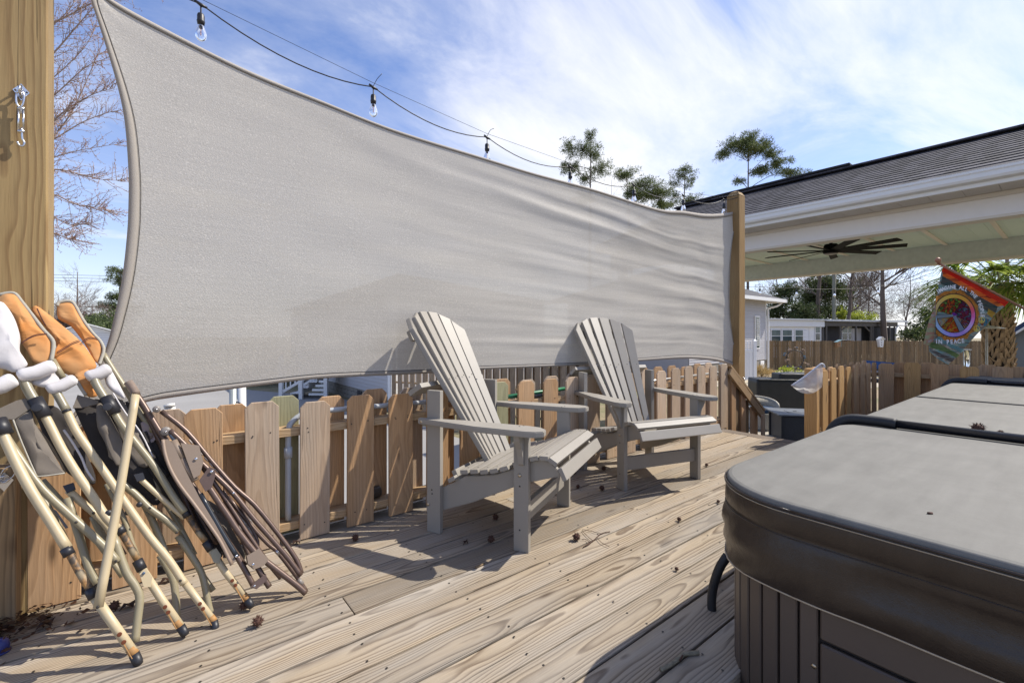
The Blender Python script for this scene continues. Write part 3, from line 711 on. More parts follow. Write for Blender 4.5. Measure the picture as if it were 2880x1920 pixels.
def adirondack(loc, heading, label):
    """local x = forward, y = to the sitter's left, origin on the deck at the right rear leg"""
    c = thing('adirondack_chair', loc, label, 'chair', 'grey plastic adirondack chairs on the deck', heading)
    B = WM[c.name]; Wd = .635
    def P(name, me, M=Matrix(), parent=c, mat=chair_m): return put(name, me, mat, parent, B @ M)
    Tr = Matrix.Translation
    for y in (0, Wd - .028):
        P('front_leg', box_me(.074, .028, .545, .003, 2), Tr((.498, y + .014, .2735)))
        P('rear_leg', box_me(.078, .028, .712, .003, 2), Tr((.020, y + .014, .357)))
        yi = y + .0295 if y == 0 else y - .0285
        P('side_rail', prism_x([(-.045, .085), (-.045, .172), (.12, .258), (.19, .300), (.28, .313), (.36, .330), (.44, .362), (.54, .412), (.585, .425), (.630, .420), (.672, .380), (.68, .362), (.54, .318), (.45, .281), (.22, .172), (.0, .088)], yi, .027))
        out = -1 if y == 0 else 1; ym = 0 if y == 0 else Wd
        # arm: narrow tail on the outside of the rear leg, wide paddle in front
        poly = [(-.055, ym + out * .030), (-.055, ym + out * .002), (.02, ym - out * .004), (.20, ym - out * .030), (.52, ym - out * .035), (.585, ym - out * .025), (.625, ym + out * .01), (.630, ym + out * .055), (.60, ym + out * .082), (.555, ym + out * .092), (.30, ym + out * .088), (.13, ym + out * .060)]
        if out > 0: poly = poly[::-1]
        bm = bmesh.new(); lo = [bm.verts.new((s, l, .5465)) for s, l in poly]; hi = [bm.verts.new((s, l, .5735)) for s, l in poly]; n = len(poly)
        bm.faces.new(lo); bm.faces.new(hi[::-1])
        for i in range(n): bm.faces.new([lo[i], hi[i], hi[(i + 1) % n], lo[(i + 1) % n]])
        bmesh.ops.recalc_face_normals(bm, faces=bm.faces); bmesh.ops.bevel(bm, geom=bm.edges[:], offset=.004, segments=2, affect='EDGES')
        me = bpy.data.meshes.new('arm'); bm.to_mesh(me); bm.free(); arm = P('armrest', me)
        # curved bracket under the arm on the outside of the front leg
        bp = [(0, .5455), (out * .062, .5455), (out * .058, .52), (out * .030, .475), (out * .018, .44), (out * .012, .405), (0, .395)]
        yb = -.0005 if out < 0 else Wd + .0005
        V, F = slab([Vector((.488, yb + l, z)) for l, z in bp], (1, 0, 0), .027)
        bm = bmesh.new(); vs = [bm.verts.new(v) for v in V]
        for f in F: bm.faces.new([vs[i] for i in f])
        bmesh.ops.recalc_face_normals(bm, faces=bm.faces); me = bpy.data.meshes.new('bracket'); bm.to_mesh(me); bm.free(); P('arm_bracket', me)
        for s, z in ((.492, .350), (-.012, .140)):
            o = P('bolt', None or mesh(*lathe_geo([(.0085, 0), (.0085, .002), (.006, .005), (.002, .0065)], 10), smooth=True), Tr((s, yb + out * (0. if s > .1 else .0), z)) @ Matrix.Rotation(R(90 if out < 0 else -90), 4, 'X'), mat=bolt_m)
        P('bolt', mesh(*lathe_geo([(.0085, 0), (.0085, .002), (.006, .005), (.002, .0065)], 10), smooth=True), Tr((-.030, yb + out * .0305, .560)) @ Matrix.Rotation(R(90 if out < 0 else -90), 4, 'X'), mat=bolt_m)
        for s, z in ((.010, .215), (.012, .196), (.492, .10), (.492, .30)):
            P('screw', mesh(*lathe_geo([(.004, 0), (.004, .0008), (.001, .0012)], 8), smooth=True), Tr((s, yb, z)) @ Matrix.Rotation(R(90 if out < 0 else -90), 4, 'X'), mat=dark_m)
    for ym_ in (-.03, Wd + .03):
        for s__, l__ in ((.49, -.012), (.50, .014)):
            P('screw', mesh(*lathe_geo([(.0045, 0), (.0045, .0008), (.001, .0012)], 8), smooth=True), Tr((s__, (0.014 if ym_ < 0 else Wd - .014) + l__, .5737)), mat=dark_m)
    # seat slats follow the dipped top of the side rails
    prof = [(.125, .281, 30), (.196, .327, 8), (.252, .3355, 9), (.306, .3415, 12), (.358, .352, 16), (.410, .369, 20), (.461, .391, 24), (.513, .4155, 24), (.561, .4335, 15), (.608, .4400, 2), (.650, .4290, -30)]
    for s, z, a in prof:
        sl = P('seat_slat', box_me(.0435, Wd + .0 if not (.46 < s < .53 or s < .1) else Wd - .062, .021, .0035, 2), Tr((s, Wd / 2, z)) @ Matrix.Rotation(-R(a), 4, 'Y'))
    P('seat_slat', box_me(.058, Wd, .021, .0035, 2), Tr((.6955, Wd / 2, .3790)) @ Matrix.Rotation(R(64), 4, 'Y'))
    V, F = [], []
    for s, z, a in prof[:-1]:
        for y in (.045, Wd - .045):
            b0 = len(V); nx, nz = -math.sin(R(a)), math.cos(R(a))
            for q in range(6):
                d = .0038 * math.cos(q * 1.047); V.append((s + nx * .0118 + d * nz, y + .0038 * math.sin(q * 1.047), z + nz * .0118 - d * nx))
            F.append(tuple(range(b0, b0 + 6)))
    P('seat_screws', mesh(V, F), mat=dark_m)
    # fanned, dished back of six slats
    n = 6
    for i in range(n):
        k = (i - 2.5) / 2.5                               # -1 .. 1, + = sitter's left
        y0 = Wd / 2 + k * .118; y1 = Wd / 2 + k * .240
        zt = [1.050, 1.100, 1.122][::1][min(i, n - 1 - i)]; s1 = -.250 + .062 * k * k; s0 = .205 + .022 * k * k
        a = Vector((s0, y0, .325 + .0 * k)); b = Vector((s1, y1, zt))
        slope = [(.040), (.020), (.004)][min(i, n - 1 - i)]
        dl, dr = (-slope, slope) if k < 0 else (slope, -slope)
        nrm = Vector((.87, -k * .42, .45)).normalized()
        P('back_slat', back_slat(.038, .078, (b - a).length, dl, dr), frame(a, b - a, ez=nrm))
    P('back_rail', box_me(.090, Wd + .02, .026, .003, 2), Tr((-.088, Wd / 2, .712)) @ Matrix.Rotation(R(-33), 4, 'Y'))
    P('upper_back_rail', box_me(.022, .42, .06, .003, 2), Tr((-.208, Wd / 2, .985)) @ Matrix.Rotation(R(-28), 4, 'Y'))
    P('lower_back_rail', box_me(.026, Wd - .06, .075, .003, 2), Tr((.135, Wd / 2, .285)) @ Matrix.Rotation(R(-28), 4, 'Y'))
    P('front_stretcher', box_me(.026, Wd - .0565, .085, .003, 2), Tr((.4975, Wd / 2, .165)))
    for i in range(n):
        k = (i - 2.5) / 2.5; s_ = -.033 + .040 * k * k
        P('screw', mesh(*lathe_geo([(.0042, 0), (.0042, .0008), (.001, .0012)], 8), smooth=True), Tr((s_ + .0165 - .0, Wd / 2 + k * .178, .760)) @ Matrix.Rotation(R(62), 4, 'Y'), mat=dark_m)
    return c
def lathe_geo(prof, n):
    V, F = [], []
    for r, h in prof:
        for k in range(n): V.append((r * math.cos(2 * math.pi * k / n), r * math.sin(2 * math.pi * k / n), h))
    for i in range(len(prof) - 1):
        for k in range(n): a = i * n + k; b = i * n + (k + 1) % n; F.append((a, b, b + n, a + n))
    F.append(tuple((len(prof) - 1) * n + k for k in range(n))); return V, F
adirondack(Vector((1.103, 2.048, 0)), R(-63.2), 'nearer grey adirondack chair with its arm in front of the other chair')
adirondack(Vector((2.492, 2.325, 0)), R(-106.0), 'farther grey adirondack chair facing the viewer beside the spa')
# ------------------------------------------------------------------ swim spa with two folding covers
spa = thing('swim_spa', (TX0 + 1.5, -.4, G), 'long brown swim spa set into the deck at the right', 'swim spa')
TOPZ = .56; YW = -1.55; RC = .27
def rrect(x0, x1, y0, y1, rs, n=8):
    """corner radii: (x0,y1), (x1,y1), (x1,y0), (x0,y0)"""
    P = []
    for (cx, cy, a0), r in zip(((x0, y1, 180), (x1, y1, 90), (x1, y0, 0), (x0, y0, 270)), rs):
        sx = 1 if cx == x0 else -1; sy = 1 if cy == y0 else -1
        c = Vector((cx + sx * r, cy + sy * r, 0))
        for k in range(n + 1):
            a = R(a0 - 90 * k / n); P.append(c + Vector((math.cos(a), math.sin(a), 0)) * r)
    return P
def dense(P, step=.05):
    out = []
    for i in range(len(P)):
        a, b = P[i], P[(i + 1) % len(P)]; m = max(1, int((b - a).length / step))
        out += [a.lerp(b, k / m) for k in range(m)]
    return out
def normals2d(P):
    n = len(P); return [Vector(((P[(i + 1) % n] - P[i - 1]).y, -(P[(i + 1) % n] - P[i - 1]).x, 0)).normalized() * -1 for i in range(n)]
def ringloft(levels, cap_top=False, cap_bot=False):
    n = len(levels[0]); V = [v for l in levels for v in l]; F = []
    for i in range(len(levels) - 1):
        for k in range(n): a = i * n + k; b = i * n + (k + 1) % n; F.append((a, a + n, b + n, b))
    if cap_top: F.append(tuple(range(n)))
    if cap_bot: F.append(tuple((len(levels) - 1) * n + k for k in range(n - 1, -1, -1)))
    return V, F
# cabinet: corner planks, then broad panels with horizontal grooves
body = dense(rrect(TX0 + .035, TX1 - .03, YW + .03, TY - .035, (.245, .15, .15, .15)), .045)
V, F = ringloft([[p + Vector((0, 0, .46)) for p in body], [p + Vector((0, 0, G)) for p in body]], True)
putw('cabinet_core', mesh(V, F), plain('cabinet_shadow_gap', (.03, .022, .017), .8), spa)
nb = normals2d(body)
def cab_plank(i0, i1, z0, z1, name='cabinet_plank', out=.012, gap=.0025):
    A, B_ = body[i0 % len(body)], body[i1 % len(body)]; d = (B_ - A).normalized(); nn = Vector((-d.y, d.x, 0))
    m = (A + B_) / 2; m = m + nn * (out * .5 + .001); w = (B_ - A).length - 2 * gap
    return put(name, box_me(z1 - z0, w, out, .003, 1), cab_m, spa, frame(Vector((m.x, m.y, (z0 + z1) / 2)), Z_, ez=nn))
nbod = len(body)
# indices belonging to near-left corner and the sides
yend = 9
for i in range(nbod):
    p = body[i]; q = body[(i + 1) % nbod]
    if p.x < TX0 + .26 and p.y > .37 and q.x < TX0 + .30: cab_plank(i, i + 1, -.45, .42); yend = min(yend, p.y, q.y)
for i in range(nbod):
    p = body[i]; q = body[(i + 1) % nbod]
    if q.x >= TX0 + .30 and p.y > TY - .1 and p.x < TX1 - .2 and i % 2 == 0: cab_plank(i, i + 2, -.45, .42)
y0_ = yend - .003; x_ = TX0 + .035
for z0, z1 in ((.245, .42), (.045, .235), (-.155, .035), (-.45, -.165)):
    blk('end_panel', (x_ - .016, YW + .25, z0), (x_ - .001, y0_ + .0, z1), cab_m, spa, .004)
V, F = [], []
lathe('cabinet_screw', [(.006, 0), (.006, .002), (.002, .003)], bolt_m, spa, frame(Vector((x_ - .0125, .42, .17)), Z_, ez=-X_), 8)
# skirt: hangs below the cover, soft folds
def skirt_levels(x0, x1, rs):
    P = dense(rrect(x0, x1, YW, TY, rs, 10), .03); Nn = normals2d(P); lv = []
    prof = [(0.0, -.000, .0), (.010, .006, 0), (.022, .009, 0), (.070, .010, .1), (.076, .006, .1), (.082, .009, .2), (.105, .010, .7), (.135, .010, 1.), (.165, .011, 1.), (.195, .011, .9), (.222, .010, .8), (.232, .009, .75)]
    for dz, o, f in prof:
        row = []
        for i, (p, nn) in enumerate(zip(P, Nn)):
            s = p.y * 1.0 + p.x * .7
            w = mn.noise(Vector((s * 2.2, dz * 9, 1.3))) * .024 + mn.noise(Vector((s * 6 - dz * 16, dz * 14, 4))) * (.012 + .008 * math.exp(-((p - Vector((x0 + .08, TY - .08, 0))).length / .3) ** 2))
            ins = -.012 * f * math.exp(-((dz - (.100 + .05 * (TY - p.y))) / .016) ** 2) if p.x < x0 + .1 else 0
            dip = (.012 * math.sin(s * 2.1 + .8) + .006 * math.sin(s * 5)) * (f if dz > .2 else 0)
            row.append(p - nn * -1 * (o + w * f + ins) * -1 * 1 + Vector((0, 0, TOPZ - dz - dip)) if False else p + nn * (o + w * f + ins - .01) + Vector((0, 0, TOPZ - dz - dip)))
        lv.append(row)
    return lv
def cover(x0, x1, xm, rsA, rsB, label, bar=True):
    cv = thing('spa_cover', ((x0 + x1) / 2, -.4, TOPZ), label, 'spa cover', 'folding vinyl covers on the spa')
    for a, b, rs in ((x0, xm - .008, rsA), (xm + .008, x1, rsB)):
        P = dense(rrect(a, b, YW, TY, rs, 10), .06); Nn = normals2d(P)
        cc_ = Vector(((a + b) / 2, (YW + TY) / 2, 0))
        lv = [[cc_ + (p - cc_) * .1 + Vector((0, 0, TOPZ + .006)) for p in P], [cc_ + (p - cc_) * .5 + Vector((0, 0, TOPZ + .006)) for p in P],
              [cc_ + (p - cc_) * .9 + Vector((0, 0, TOPZ + .006)) for p in P], [p - nn * .032 + Vector((0, 0, TOPZ + .0058)) for p, nn in zip(P, Nn)], [p - nn * .018 + Vector((0, 0, TOPZ + .0055)) for p, nn in zip(P, Nn)],
              [p - nn * .010 + Vector((0, 0, TOPZ + .003)) for p, nn in zip(P, Nn)],
              [p - nn * .005 + Vector((0, 0, TOPZ - .002)) for p, nn in zip(P, Nn)],
              [p - nn * .004 + Vector((0, 0, TOPZ - .010)) for p, nn in zip(P, Nn)],
              [p - nn * .006 + Vector((0, 0, TOPZ - .06)) for p, nn in zip(P, Nn)]]
        V, F = ringloft(lv, True, True); me_ = mesh(V, F, True); nf_ = 5 * len(P)
        me_.polygons.foreach_set('use_smooth', [nf_ <= q < len(F) - 2 for q in range(len(F))]); putw('cover_panel', me_, cover_m, cv)
        tube('top_piping', [p + nn * .0005 + Vector((0, 0, TOPZ - .012)) for p, nn in zip(P + P[:1], Nn + Nn[:1])], .0035, skirt_m, cv, 6)
        tube('stitch_line', [p + nn * .0015 + Vector((0, 0, TOPZ - .0195)) for p, nn in zip(P + P[:1], Nn + Nn[:1])], .0015, stitch_m, cv, 4)
    return cv
xa, xb, xc, xd, xe = TX0, 2.67, 4.12, 5.57, TX1
cA = cover(xa, xc - .014, xb, (RC, .12, .12, RC), (.05, .015, .015, .05), 'nearer grey folding cover filling the lower right corner with a gumball on it')
cB = cover(xc + .014, xe, xd, (.015, .12, .12, .015), (.05, .2, .2, .05), 'farther grey folding cover beyond the dark joint line')
lv = skirt_levels(xa, xe, (RC, .2, .2, RC))
V, F = ringloft([r for r in lv[1:]]); putw('skirt', mesh(V, F, True), skirt_m, cA)
hemr = lv[-1]; tube('hem_stitching', hemr + hemr[:1], .0024, stitch_m, cA, 5)
seam = [p for p in lv[5]]; tube('skirt_seam', seam + seam[:1], .0016, skirt_m, cA, 5)
tube('edge_stitching', [Vector((xa - .014, -.02, TOPZ - .09)), Vector((xa - .016, -.02, TOPZ - .225))], .0016, stitch_m, cA, 5)
blk('joint_gap_strip', (xc - .016, YW + .1, TOPZ + .004), (xc + .016, TY - .02, TOPZ + .010), foam_m, cB, .001)  # dark strip added on top, standing in for the shaded gap between the covers
# cover lifters: bar over the fold, foam sleeve at the bend, arm down the side
def lifter(x, label, foam_end):
    l = thing('cover_lifter', (x, TY, TOPZ), label, 'cover lifter', 'black cover lifter bars on the spa')
    zc_ = TOPZ + .026
    tube('bar', [Vector((x, YW - .1, zc_)), Vector((x, TY - foam_end, zc_))], .0185, bar_m, l, 14)
    tube('foam_sleeve', smoothpath([Vector((x, TY - foam_end - .001, zc_)), Vector((x - .0, TY - .12, zc_ + .002)), Vector((x - .01, TY - .02, zc_ - .004)), Vector((x - .03, TY + .035, zc_ - .05)), Vector((x - .06, TY + .055, zc_ - .13))], 5), .0235, foam_m, l, 14)
    tube('side_arm', smoothpath([Vector((x - .055, TY + .055, zc_ - .12)), Vector((x - .3, TY + .06, .25)), Vector((x - .35, TY + .06, .05))], 4), .0125, bar_m, l, 10)
    return l
lifter(xb, 'black cover lifter bar across the fold of the nearer cover', .20); lifter(xd, 'black cover lifter bar across the fold of the farther cover', .22)
hd = thing('curved_black_tube', on_z(2010, 1800), 'black curved tube bowing out beside the near corner of the spa', 'tube')
hp = [on_y(2046, 1562, .80), on_y(2022, 1600, .82), on_y(2004, 1660, .84), on_y(2003, 1720, .84), on_y(2018, 1775, .82), on_y(2030, 1800, .80)]
tube('tube', smoothpath(hp, 4), .0155, foam_m, hd, 12)
tube('end_fitting', [on_y(2000, 1772, .86), on_y(2030, 1795, .80)], .016, blk_m, hd, 12)
hl = thing('cut_out_shadow_gap', (TX0 - .02, TY, -.2), None, None); bpy.data.objects.remove(hl)

# ------------------------------------------------------------------ sweetgum balls, twigs, leaves
def gumball_mesh(r=.012, spikes=46, sl=.006, seed=0):
    rnd = random.Random(seed); V, F = [], []
    import math as m
    n = 8
    for j in range(n + 1):
        for i in range(n): a = m.pi * j / n; b = 2 * m.pi * i / n; V.append(Vector((m.sin(a) * m.cos(b), m.sin(a) * m.sin(b), m.cos(a))) * r)
    for j in range(n):
        for i in range(n): a = j * n + i; b = j * n + (i + 1) % n; F.append((a, a + n, b + n, b))
    for k in range(spikes):
        z = 1 - 2 * (k + .5) / spikes; a = k * 2.39996; q = m.sqrt(1 - z * z); d = Vector((q * m.cos(a), q * m.sin(a), z))
        d = (d + Vector((rnd.uniform(-.25, .25), rnd.uniform(-.25, .25), rnd.uniform(-.25, .25)))).normalized()
        u = d.orthogonal().normalized(); v = d.cross(u); b0 = len(V)
        for t in range(3): V.append(d * r * .9 + (u * m.cos(t * 2.1) + v * m.sin(t * 2.1)) * r * .17)
        V.append(d * (r + sl * rnd.uniform(.7, 1.3))); F += [(b0, b0 + 1, b0 + 3), (b0 + 1, b0 + 2, b0 + 3), (b0 + 2, b0, b0 + 3)]
    return mesh(V, F)
GB = [gumball_mesh(seed=s) for s in range(3)]
balls = [(1394, 1453, 1.15, 'under the seat of the nearer chair'), (1381, 1516, 1.2, 'left of the nearer chair\'s front leg beside a sunlit streak'), (1614, 1323, 1.2, 'between the two chairs, close behind the nearer seat'),
         (1626, 1366, .9, 'flattened in the shadow between the two chairs'), (1698, 1314, 1.2, 'under the farther chair\'s left side'), (1693, 1370, 1.2, 'beside the farther chair\'s front leg in shadow'),
         (1775, 1288, .9, 'behind the farther chair\'s stretcher'), (1621, 1510, 1.35, 'next to the broken twig in full sun'), (1987, 1304, .9, 'in the sun right of the farther chair'),
         (2020, 1409, .7, 'on a board close to the spa corner'), (1910, 1459, .8, 'alone on the sunny boards in front of the spa'), (999, 1512, 1.15, 'in the shade near the foot of the fence'),
         (725, 1752, 1.25, 'in front of the brown folding chair'), (686, 1706, 1.1, 'under the rubber foot of a folded chair'), (322, 1706, 1.2, 'among the cream chair legs near the dark leaves'),
         (1903, 1600, .6, 'small and dark on the front boards')]
for i, (x, y, s, wh) in enumerate(balls):
    p = on_z(x, y + 8 * s, .0); p.z = .0155 * s
    o = put('sweetgum_ball', GB[i % 3], gum_m, None, Matrix.Translation(p) @ Matrix.Rotation(i * 1.3, 4, 'Z') @ Matrix.Rotation(i * .7, 4, 'X') @ Matrix.Diagonal((s, s, s * .95, 1)))
    tag(o, 'spiky brown gumball ' + wh, 'gumball', 'gumballs on the deck')
for i, (x, y, s, lb) in enumerate([(2750, 1222, 1.9, 'large spiky gumball lying behind the bar on the spa cover'), (2814, 1224, .8, 'tiny brown seed cap on the spa cover right of the big gumball')]):
    p = on_z(x, y, TOPZ); p.z = TOPZ + .004 + .013 * s
    tag(put('sweetgum_ball', GB[i], gum_m, None, Matrix.Translation(p) @ Matrix.Diagonal((s * .9, s * .9, s * .8, 1))), lb, 'gumball', 'gumballs on the spa cover')
p = on_z(2610, 1452, TOPZ); bit = tube('bark_crumb', [p + Vector((0, 0, .008)), p + Vector((.008, -.006, .008))], .003, gum_m); tag(bit, 'small bark crumb lying on the near cover panel', 'crumb')
tw = thing('broken_twig', on_z(1680, 1515), 'dry forked twig lying on the sunny boards beside a gumball', 'twig')
def gz(x, y, z=.006): return on_z(x, y, z)
tube('stem', smoothpath([gz(1640, 1538), gz(1668, 1520), gz(1690, 1500), gz(1716, 1494)], 3), .0022, gum_m, tw, 5)
for a in ([(1668, 1520), (1650, 1505), (1637, 1490)], [(1690, 1500), (1660, 1492), (1638, 1488)], [(1680, 1512), (1692, 1525), (1714, 1536)], [(1660, 1526), (1648, 1516), (1636, 1516)], [(1672, 1516), (1655, 1530), (1645, 1534)]):
    tube('side_twig', smoothpath([gz(*q, z=.008) for q in a], 3), .0013, gum_m, tw, 5)
stk = thing('lichen_stick', on_z(1900, 1860), 'crooked bark covered stick on the boards near the spa corner', 'stick')
tube('stem', smoothpath([gz(1858, 1882), gz(1885, 1868), gz(1910, 1850), gz(1925, 1838), gz(1965, 1834)], 4), .0065, plain('lichen_bark', (.22, .19, .13), .9, var=.5, scale=80), stk, 8)
tube('side_twig', [gz(1920, 1842, .01), gz(1912, 1856, .01)], .003, gum_m, stk, 6)
st2 = thing('small_stick', on_z(1349, 1588), 'tiny broken stick on the shaded boards in front of the nearer chair', 'stick')
tube('stem', [gz(1338, 1595), gz(1362, 1584)], .0045, plain('tan_stick', (.2, .14, .08), .9), st2, 6)
rnd = random.Random(3)
V, F = [], []
for k in range(4500):
    x = -.66 + abs(rnd.gauss(0, .15)); y = 2.32 - abs(rnd.gauss(0, .11)); z = .004 + rnd.random() * .05 * math.exp(-((x + .5) / .35) ** 2)
    a = rnd.random() * 6.28; l = rnd.uniform(.008, .03); w = l * rnd.choice([.12, .12, .5]); d = Vector((math.cos(a), math.sin(a), rnd.uniform(-.3, .4))) * l; e = Vector((-math.sin(a), math.cos(a), rnd.uniform(-.2, .3))) * w
    p = Vector((x, y, z)); b0 = len(V); V += [p, p + d * .5 + e, p + d, p + d * .5 - e]; F.append((b0, b0 + 1, b0 + 2, b0 + 3))
ll = putw('leaf_litter', mesh(V, F), dleaf_m); tag(ll, 'heap of dark dead leaves and needles in the corner by the left post', 'leaf litter', kind='stuff')
def deadleaf(x, y, s, lb):
    c = on_z(x, y, .012); V = []
    for k in range(9): a = k * .698; r = s * (1 if k % 2 else .55); V.append(c + Vector((math.cos(a) * r, math.sin(a) * r * .7, .012 * math.sin(k * 2.2))))
    V.append(c + Vector((0, 0, .006))); tag(putw('dead_leaf', mesh(V, [(k, (k + 1) % 9, 9) for k in range(9)]), dleaf_m), lb, 'leaf', 'dead leaves on the deck')
deadleaf(362, 1700, .03, 'curled reddish leaf beside a gumball under the cream chair legs'); deadleaf(835, 1522, .028, 'curled brown leaf at the foot of a fence picket'); deadleaf(130, 1752, .028, 'brown leaf in front of the dark leaf heap')
deadleaf(470, 1628, .03, 'brown leaf behind the folded chairs by the bottom rail'); deadleaf(1310, 1523, .018, 'small brown leaf near the nearer chair')
bt_ = thing('blue_cap', on_z(0, 1820), 'small blue rounded object at the lower left edge', 'cap')
lathe('shell', [(.022, 0), (.024, .02), (.02, .035), (.01, .042)], plain('blue_plastic', (.02, .03, .16), .4), bt_, Matrix.Translation(on_z(-2, 1835, 0) + Vector((0, 0, .001))), 14)
lathe('rim', [(.026, 0), (.027, .004), (.024, .006)], MT['blue_plastic'], bt_, Matrix.Translation(on_z(-2, 1835, 0) + Vector((0, 0, .001))), 14)
# ------------------------------------------------------------------ folded camp chairs leaning in the corner
def lt(pts, o): return [lean(p[0], p[1], (p[2] if len(p) > 2 else 0) + o) for p in pts]
def ltube(name, pts, o, r, mat, par, smooth=3, n=12, sx=1.):
    r = [q * .84 for q in r] if isinstance(r, list) else r * .84
    return tube(name, lt(pts, o), r, mat, par, n, smooth, True, sx)
def roll(name, p0, p1, o, r, mat, par):
    a, b = lean(p0[0], p0[1], o), lean(p1[0], p1[1], o)
    T_ = (0, .03, .09, .18, .5, .82, .91, .97, 1); rr = (.45, .75, .93, 1, 1.03, 1, .93, .74, .42)
    r *= .92
    V, F = tube_geo([a.lerp(b, t) + Vector((0, 0, -.004 * math.sin(math.pi * t) + .0015 * math.sin(9 * t))) for t in T_], [r * q for q in rr], 16, True)
    return putw(name, mesh(V, F, True), mat, par)
def cushion(name, poly, o, bulge, mat, par, rings=(1, .98, .93, .86, .77, .66, .54, .4, .26, .12), back=.35, wr=.009, seed=0):
    """padded cloth shape from an outline, swelling towards the viewer"""
    bulge *= .66; P = [lean(x, y, o) for x, y in poly]; P = smoothpath(P + [P[0]], 3)[:-1]
    c = sum(P, Vector()) / len(P); nrm = Vector((0, -1, .42)).normalized(); V = []; F = []; n = len(P)
    for k, s in enumerate(rings):
        h = math.sqrt(max(0, 1 - s ** 2.6)) * bulge
        for p in P:
            q = c + (p - c) * s; w = (mn.noise(Vector((q.x * 16 + q.z * 12, q.y * 6, q.z * 7 - q.x * 5 + seed))) + .5 * mn.noise(q * 30)) * wr * (1 - s ** 6) * 1.6
            V.append(q + nrm * (h + w))
    V.append(c + nrm * bulge)
    for k in range(len(rings) - 1):
        for i in range(n): a = k * n + i; b = k * n + (i + 1) % n; F.append((a, b, b + n, a + n))
    e = (len(rings) - 1) * n
    F += [(e + i, e + (i + 1) % n, len(V) - 1) for i in range(n)]
    b0 = len(V)
    for p in P: V.append(c + (p - c) * .96 - nrm * bulge * back)
    F += [(i, b0 + i, b0 + (i + 1) % n, (i + 1) % n) for i in range(n)]; F.append(tuple(range(b0, b0 + n)))
    return putw(name, mesh(V, F, True), mat, par)
def px5(*L_): return [(x / 4.356, 780 + y / 4.356) for x, y in L_]
def px6(*L_): return [(x / 4.356, 1080 + y / 4.356) for x, y in L_]
def flat(name, poly, o, t, mat, par, nrm=Vector((0, 1, -.42))):
    V, F = slab([lean(x, y, o) for x, y in poly], nrm, t); return putw(name, mesh(V, F), mat, par)
def disc(name, x, y, o, r, t, mat, par):
    c = lean(x, y, o); return lathe(name, [(r, 0), (r, t * .8), (r * .85, t)], mat, par, frame(c, X_, ez=Vector((.25, -1, .25))), 12)
def rustmarks(par, x, y, o, r, dx=12, dy=22):
    o += .0022
    for k, (a, b) in enumerate(((0, 0), (dx, dy))): disc('rust_spot', x + a, y + b, o, .0062, .0012, rspot_m, par)
    flat('rust_stain', [(x + a, y + b) for a, b in ((dx - 2, dy + 4), (dx + 3, dy + 4), (dx + 25, dy + 46), (dx + 23, dy + 47))], o, .0006, rstain_m, par)
GRP = 'cream framed camp chairs folded against the post'
# chair A, nearest
A = thing('folded_camp_chair', on_z(385, 1870), 'nearest cream folded camp chair with a white cloth back at the left edge', 'folding chair', GRP)
oA = -.075
ltube('upright', [(2, 1205), (40, 1290), (88, 1380), (140, 1462), (189, 1541)], oA, .0155, cream_m, A)
ltube('rusty_tube', [(188, 1540), (222, 1604), (258, 1664)], oA, .0118, rust_m, A)
ltube('tube_ring', [(184, 1540), (196, 1560)], oA, .0172, blk_m, A, 0); ltube('tube_ring', [(252, 1655), (265, 1680)], oA, .0165, blk_m, A, 0)
ltube('lower_leg', [(262, 1672), (320, 1755), (378, 1838)], oA, [.0148, .0148, .0148], cream_m, A, 0)
ltube('leg_end_rust', [(366, 1822), (379, 1840)], oA, .0152, rstain_m, A, 0)
ltube('rubber_foot', [(377, 1838), (388, 1860), (392, 1868)], oA, [.0162, .0155, .012], blk_m, A, 0)
rustmarks(A, 336, 1783, oA - .0165, 0)
ltube('loose_brace', [(382, 1108), (352, 1290), (330, 1420), (276, 1708)], oA - .035, .0148, cream_m, A, 3)
ltube('brace_cap', [(383, 1106), (382, 1110)], oA - .035, .0153, plain('tube_end', (.08, .05, .03), .7), A, 0)
disc('bolt', 275, 1706, oA - .052, .0042, .003, dark_m, A)
ltube('collar', [(-6, 1180), (14, 1222)], oA, .024, blk_m, A, 0)
roll('armrest', (-40, 1098), (44, 1064), oA, .026, wcloth_m, A)
cushion('back_cloth', [(-40, 850), (2, 848), (20, 862), (38, 890), (50, 920), (57, 950), (55, 985), (72, 1012), (76, 1028), (42, 1047), (18, 1040), (-10, 1034), (-40, 1030)], oA + .03, .045, wcloth_m, A, wr=.006)
ltube('rear_leg', [(318, 1505), (354, 1606), (380, 1645), (393, 1680), (387, 1740), (380, 1805)], oA + .05, .0135, khaki_m, A)
ltube('cross_bar', [(10, 1220), (57, 1290), (120, 1376), (216, 1466), (291, 1534), (330, 1580)], oA + .04, .0135, khaki_m, A)
for x, y in ((214, 1468), (326, 1577)): disc('bolt', x, y, oA + .023, .0042, .003, dark_m, A)
ltube('rear_brace', [(190, 1400), (225, 1515), (248, 1590), (272, 1640)], oA + .07, .0125, khaki_m, A)
flat('black_strap', [(148, 1430), (158, 1435), (192, 1482), (184, 1486)], oA + .02, .004, blk_m, A)
flat('hanging_pouch_flap', [(0, 1147), (46, 1126), (76, 1119), (88, 1147), (40, 1179), (-10, 1176)], oA + .035, .006, taupe_m, A)
cushion('hanging_pouch', [(37, 1180), (85, 1150), (98, 1188), (130, 1240), (174, 1318), (180, 1332), (108, 1340), (96, 1326), (60, 1241)], oA + .045, .012, taupe_m, A)
ltube('pouch_edge', [(37, 1180), (60, 1241), (98, 1328), (110, 1339), (182, 1330)], oA + .035, .0025, MT['grey_piping'], A)
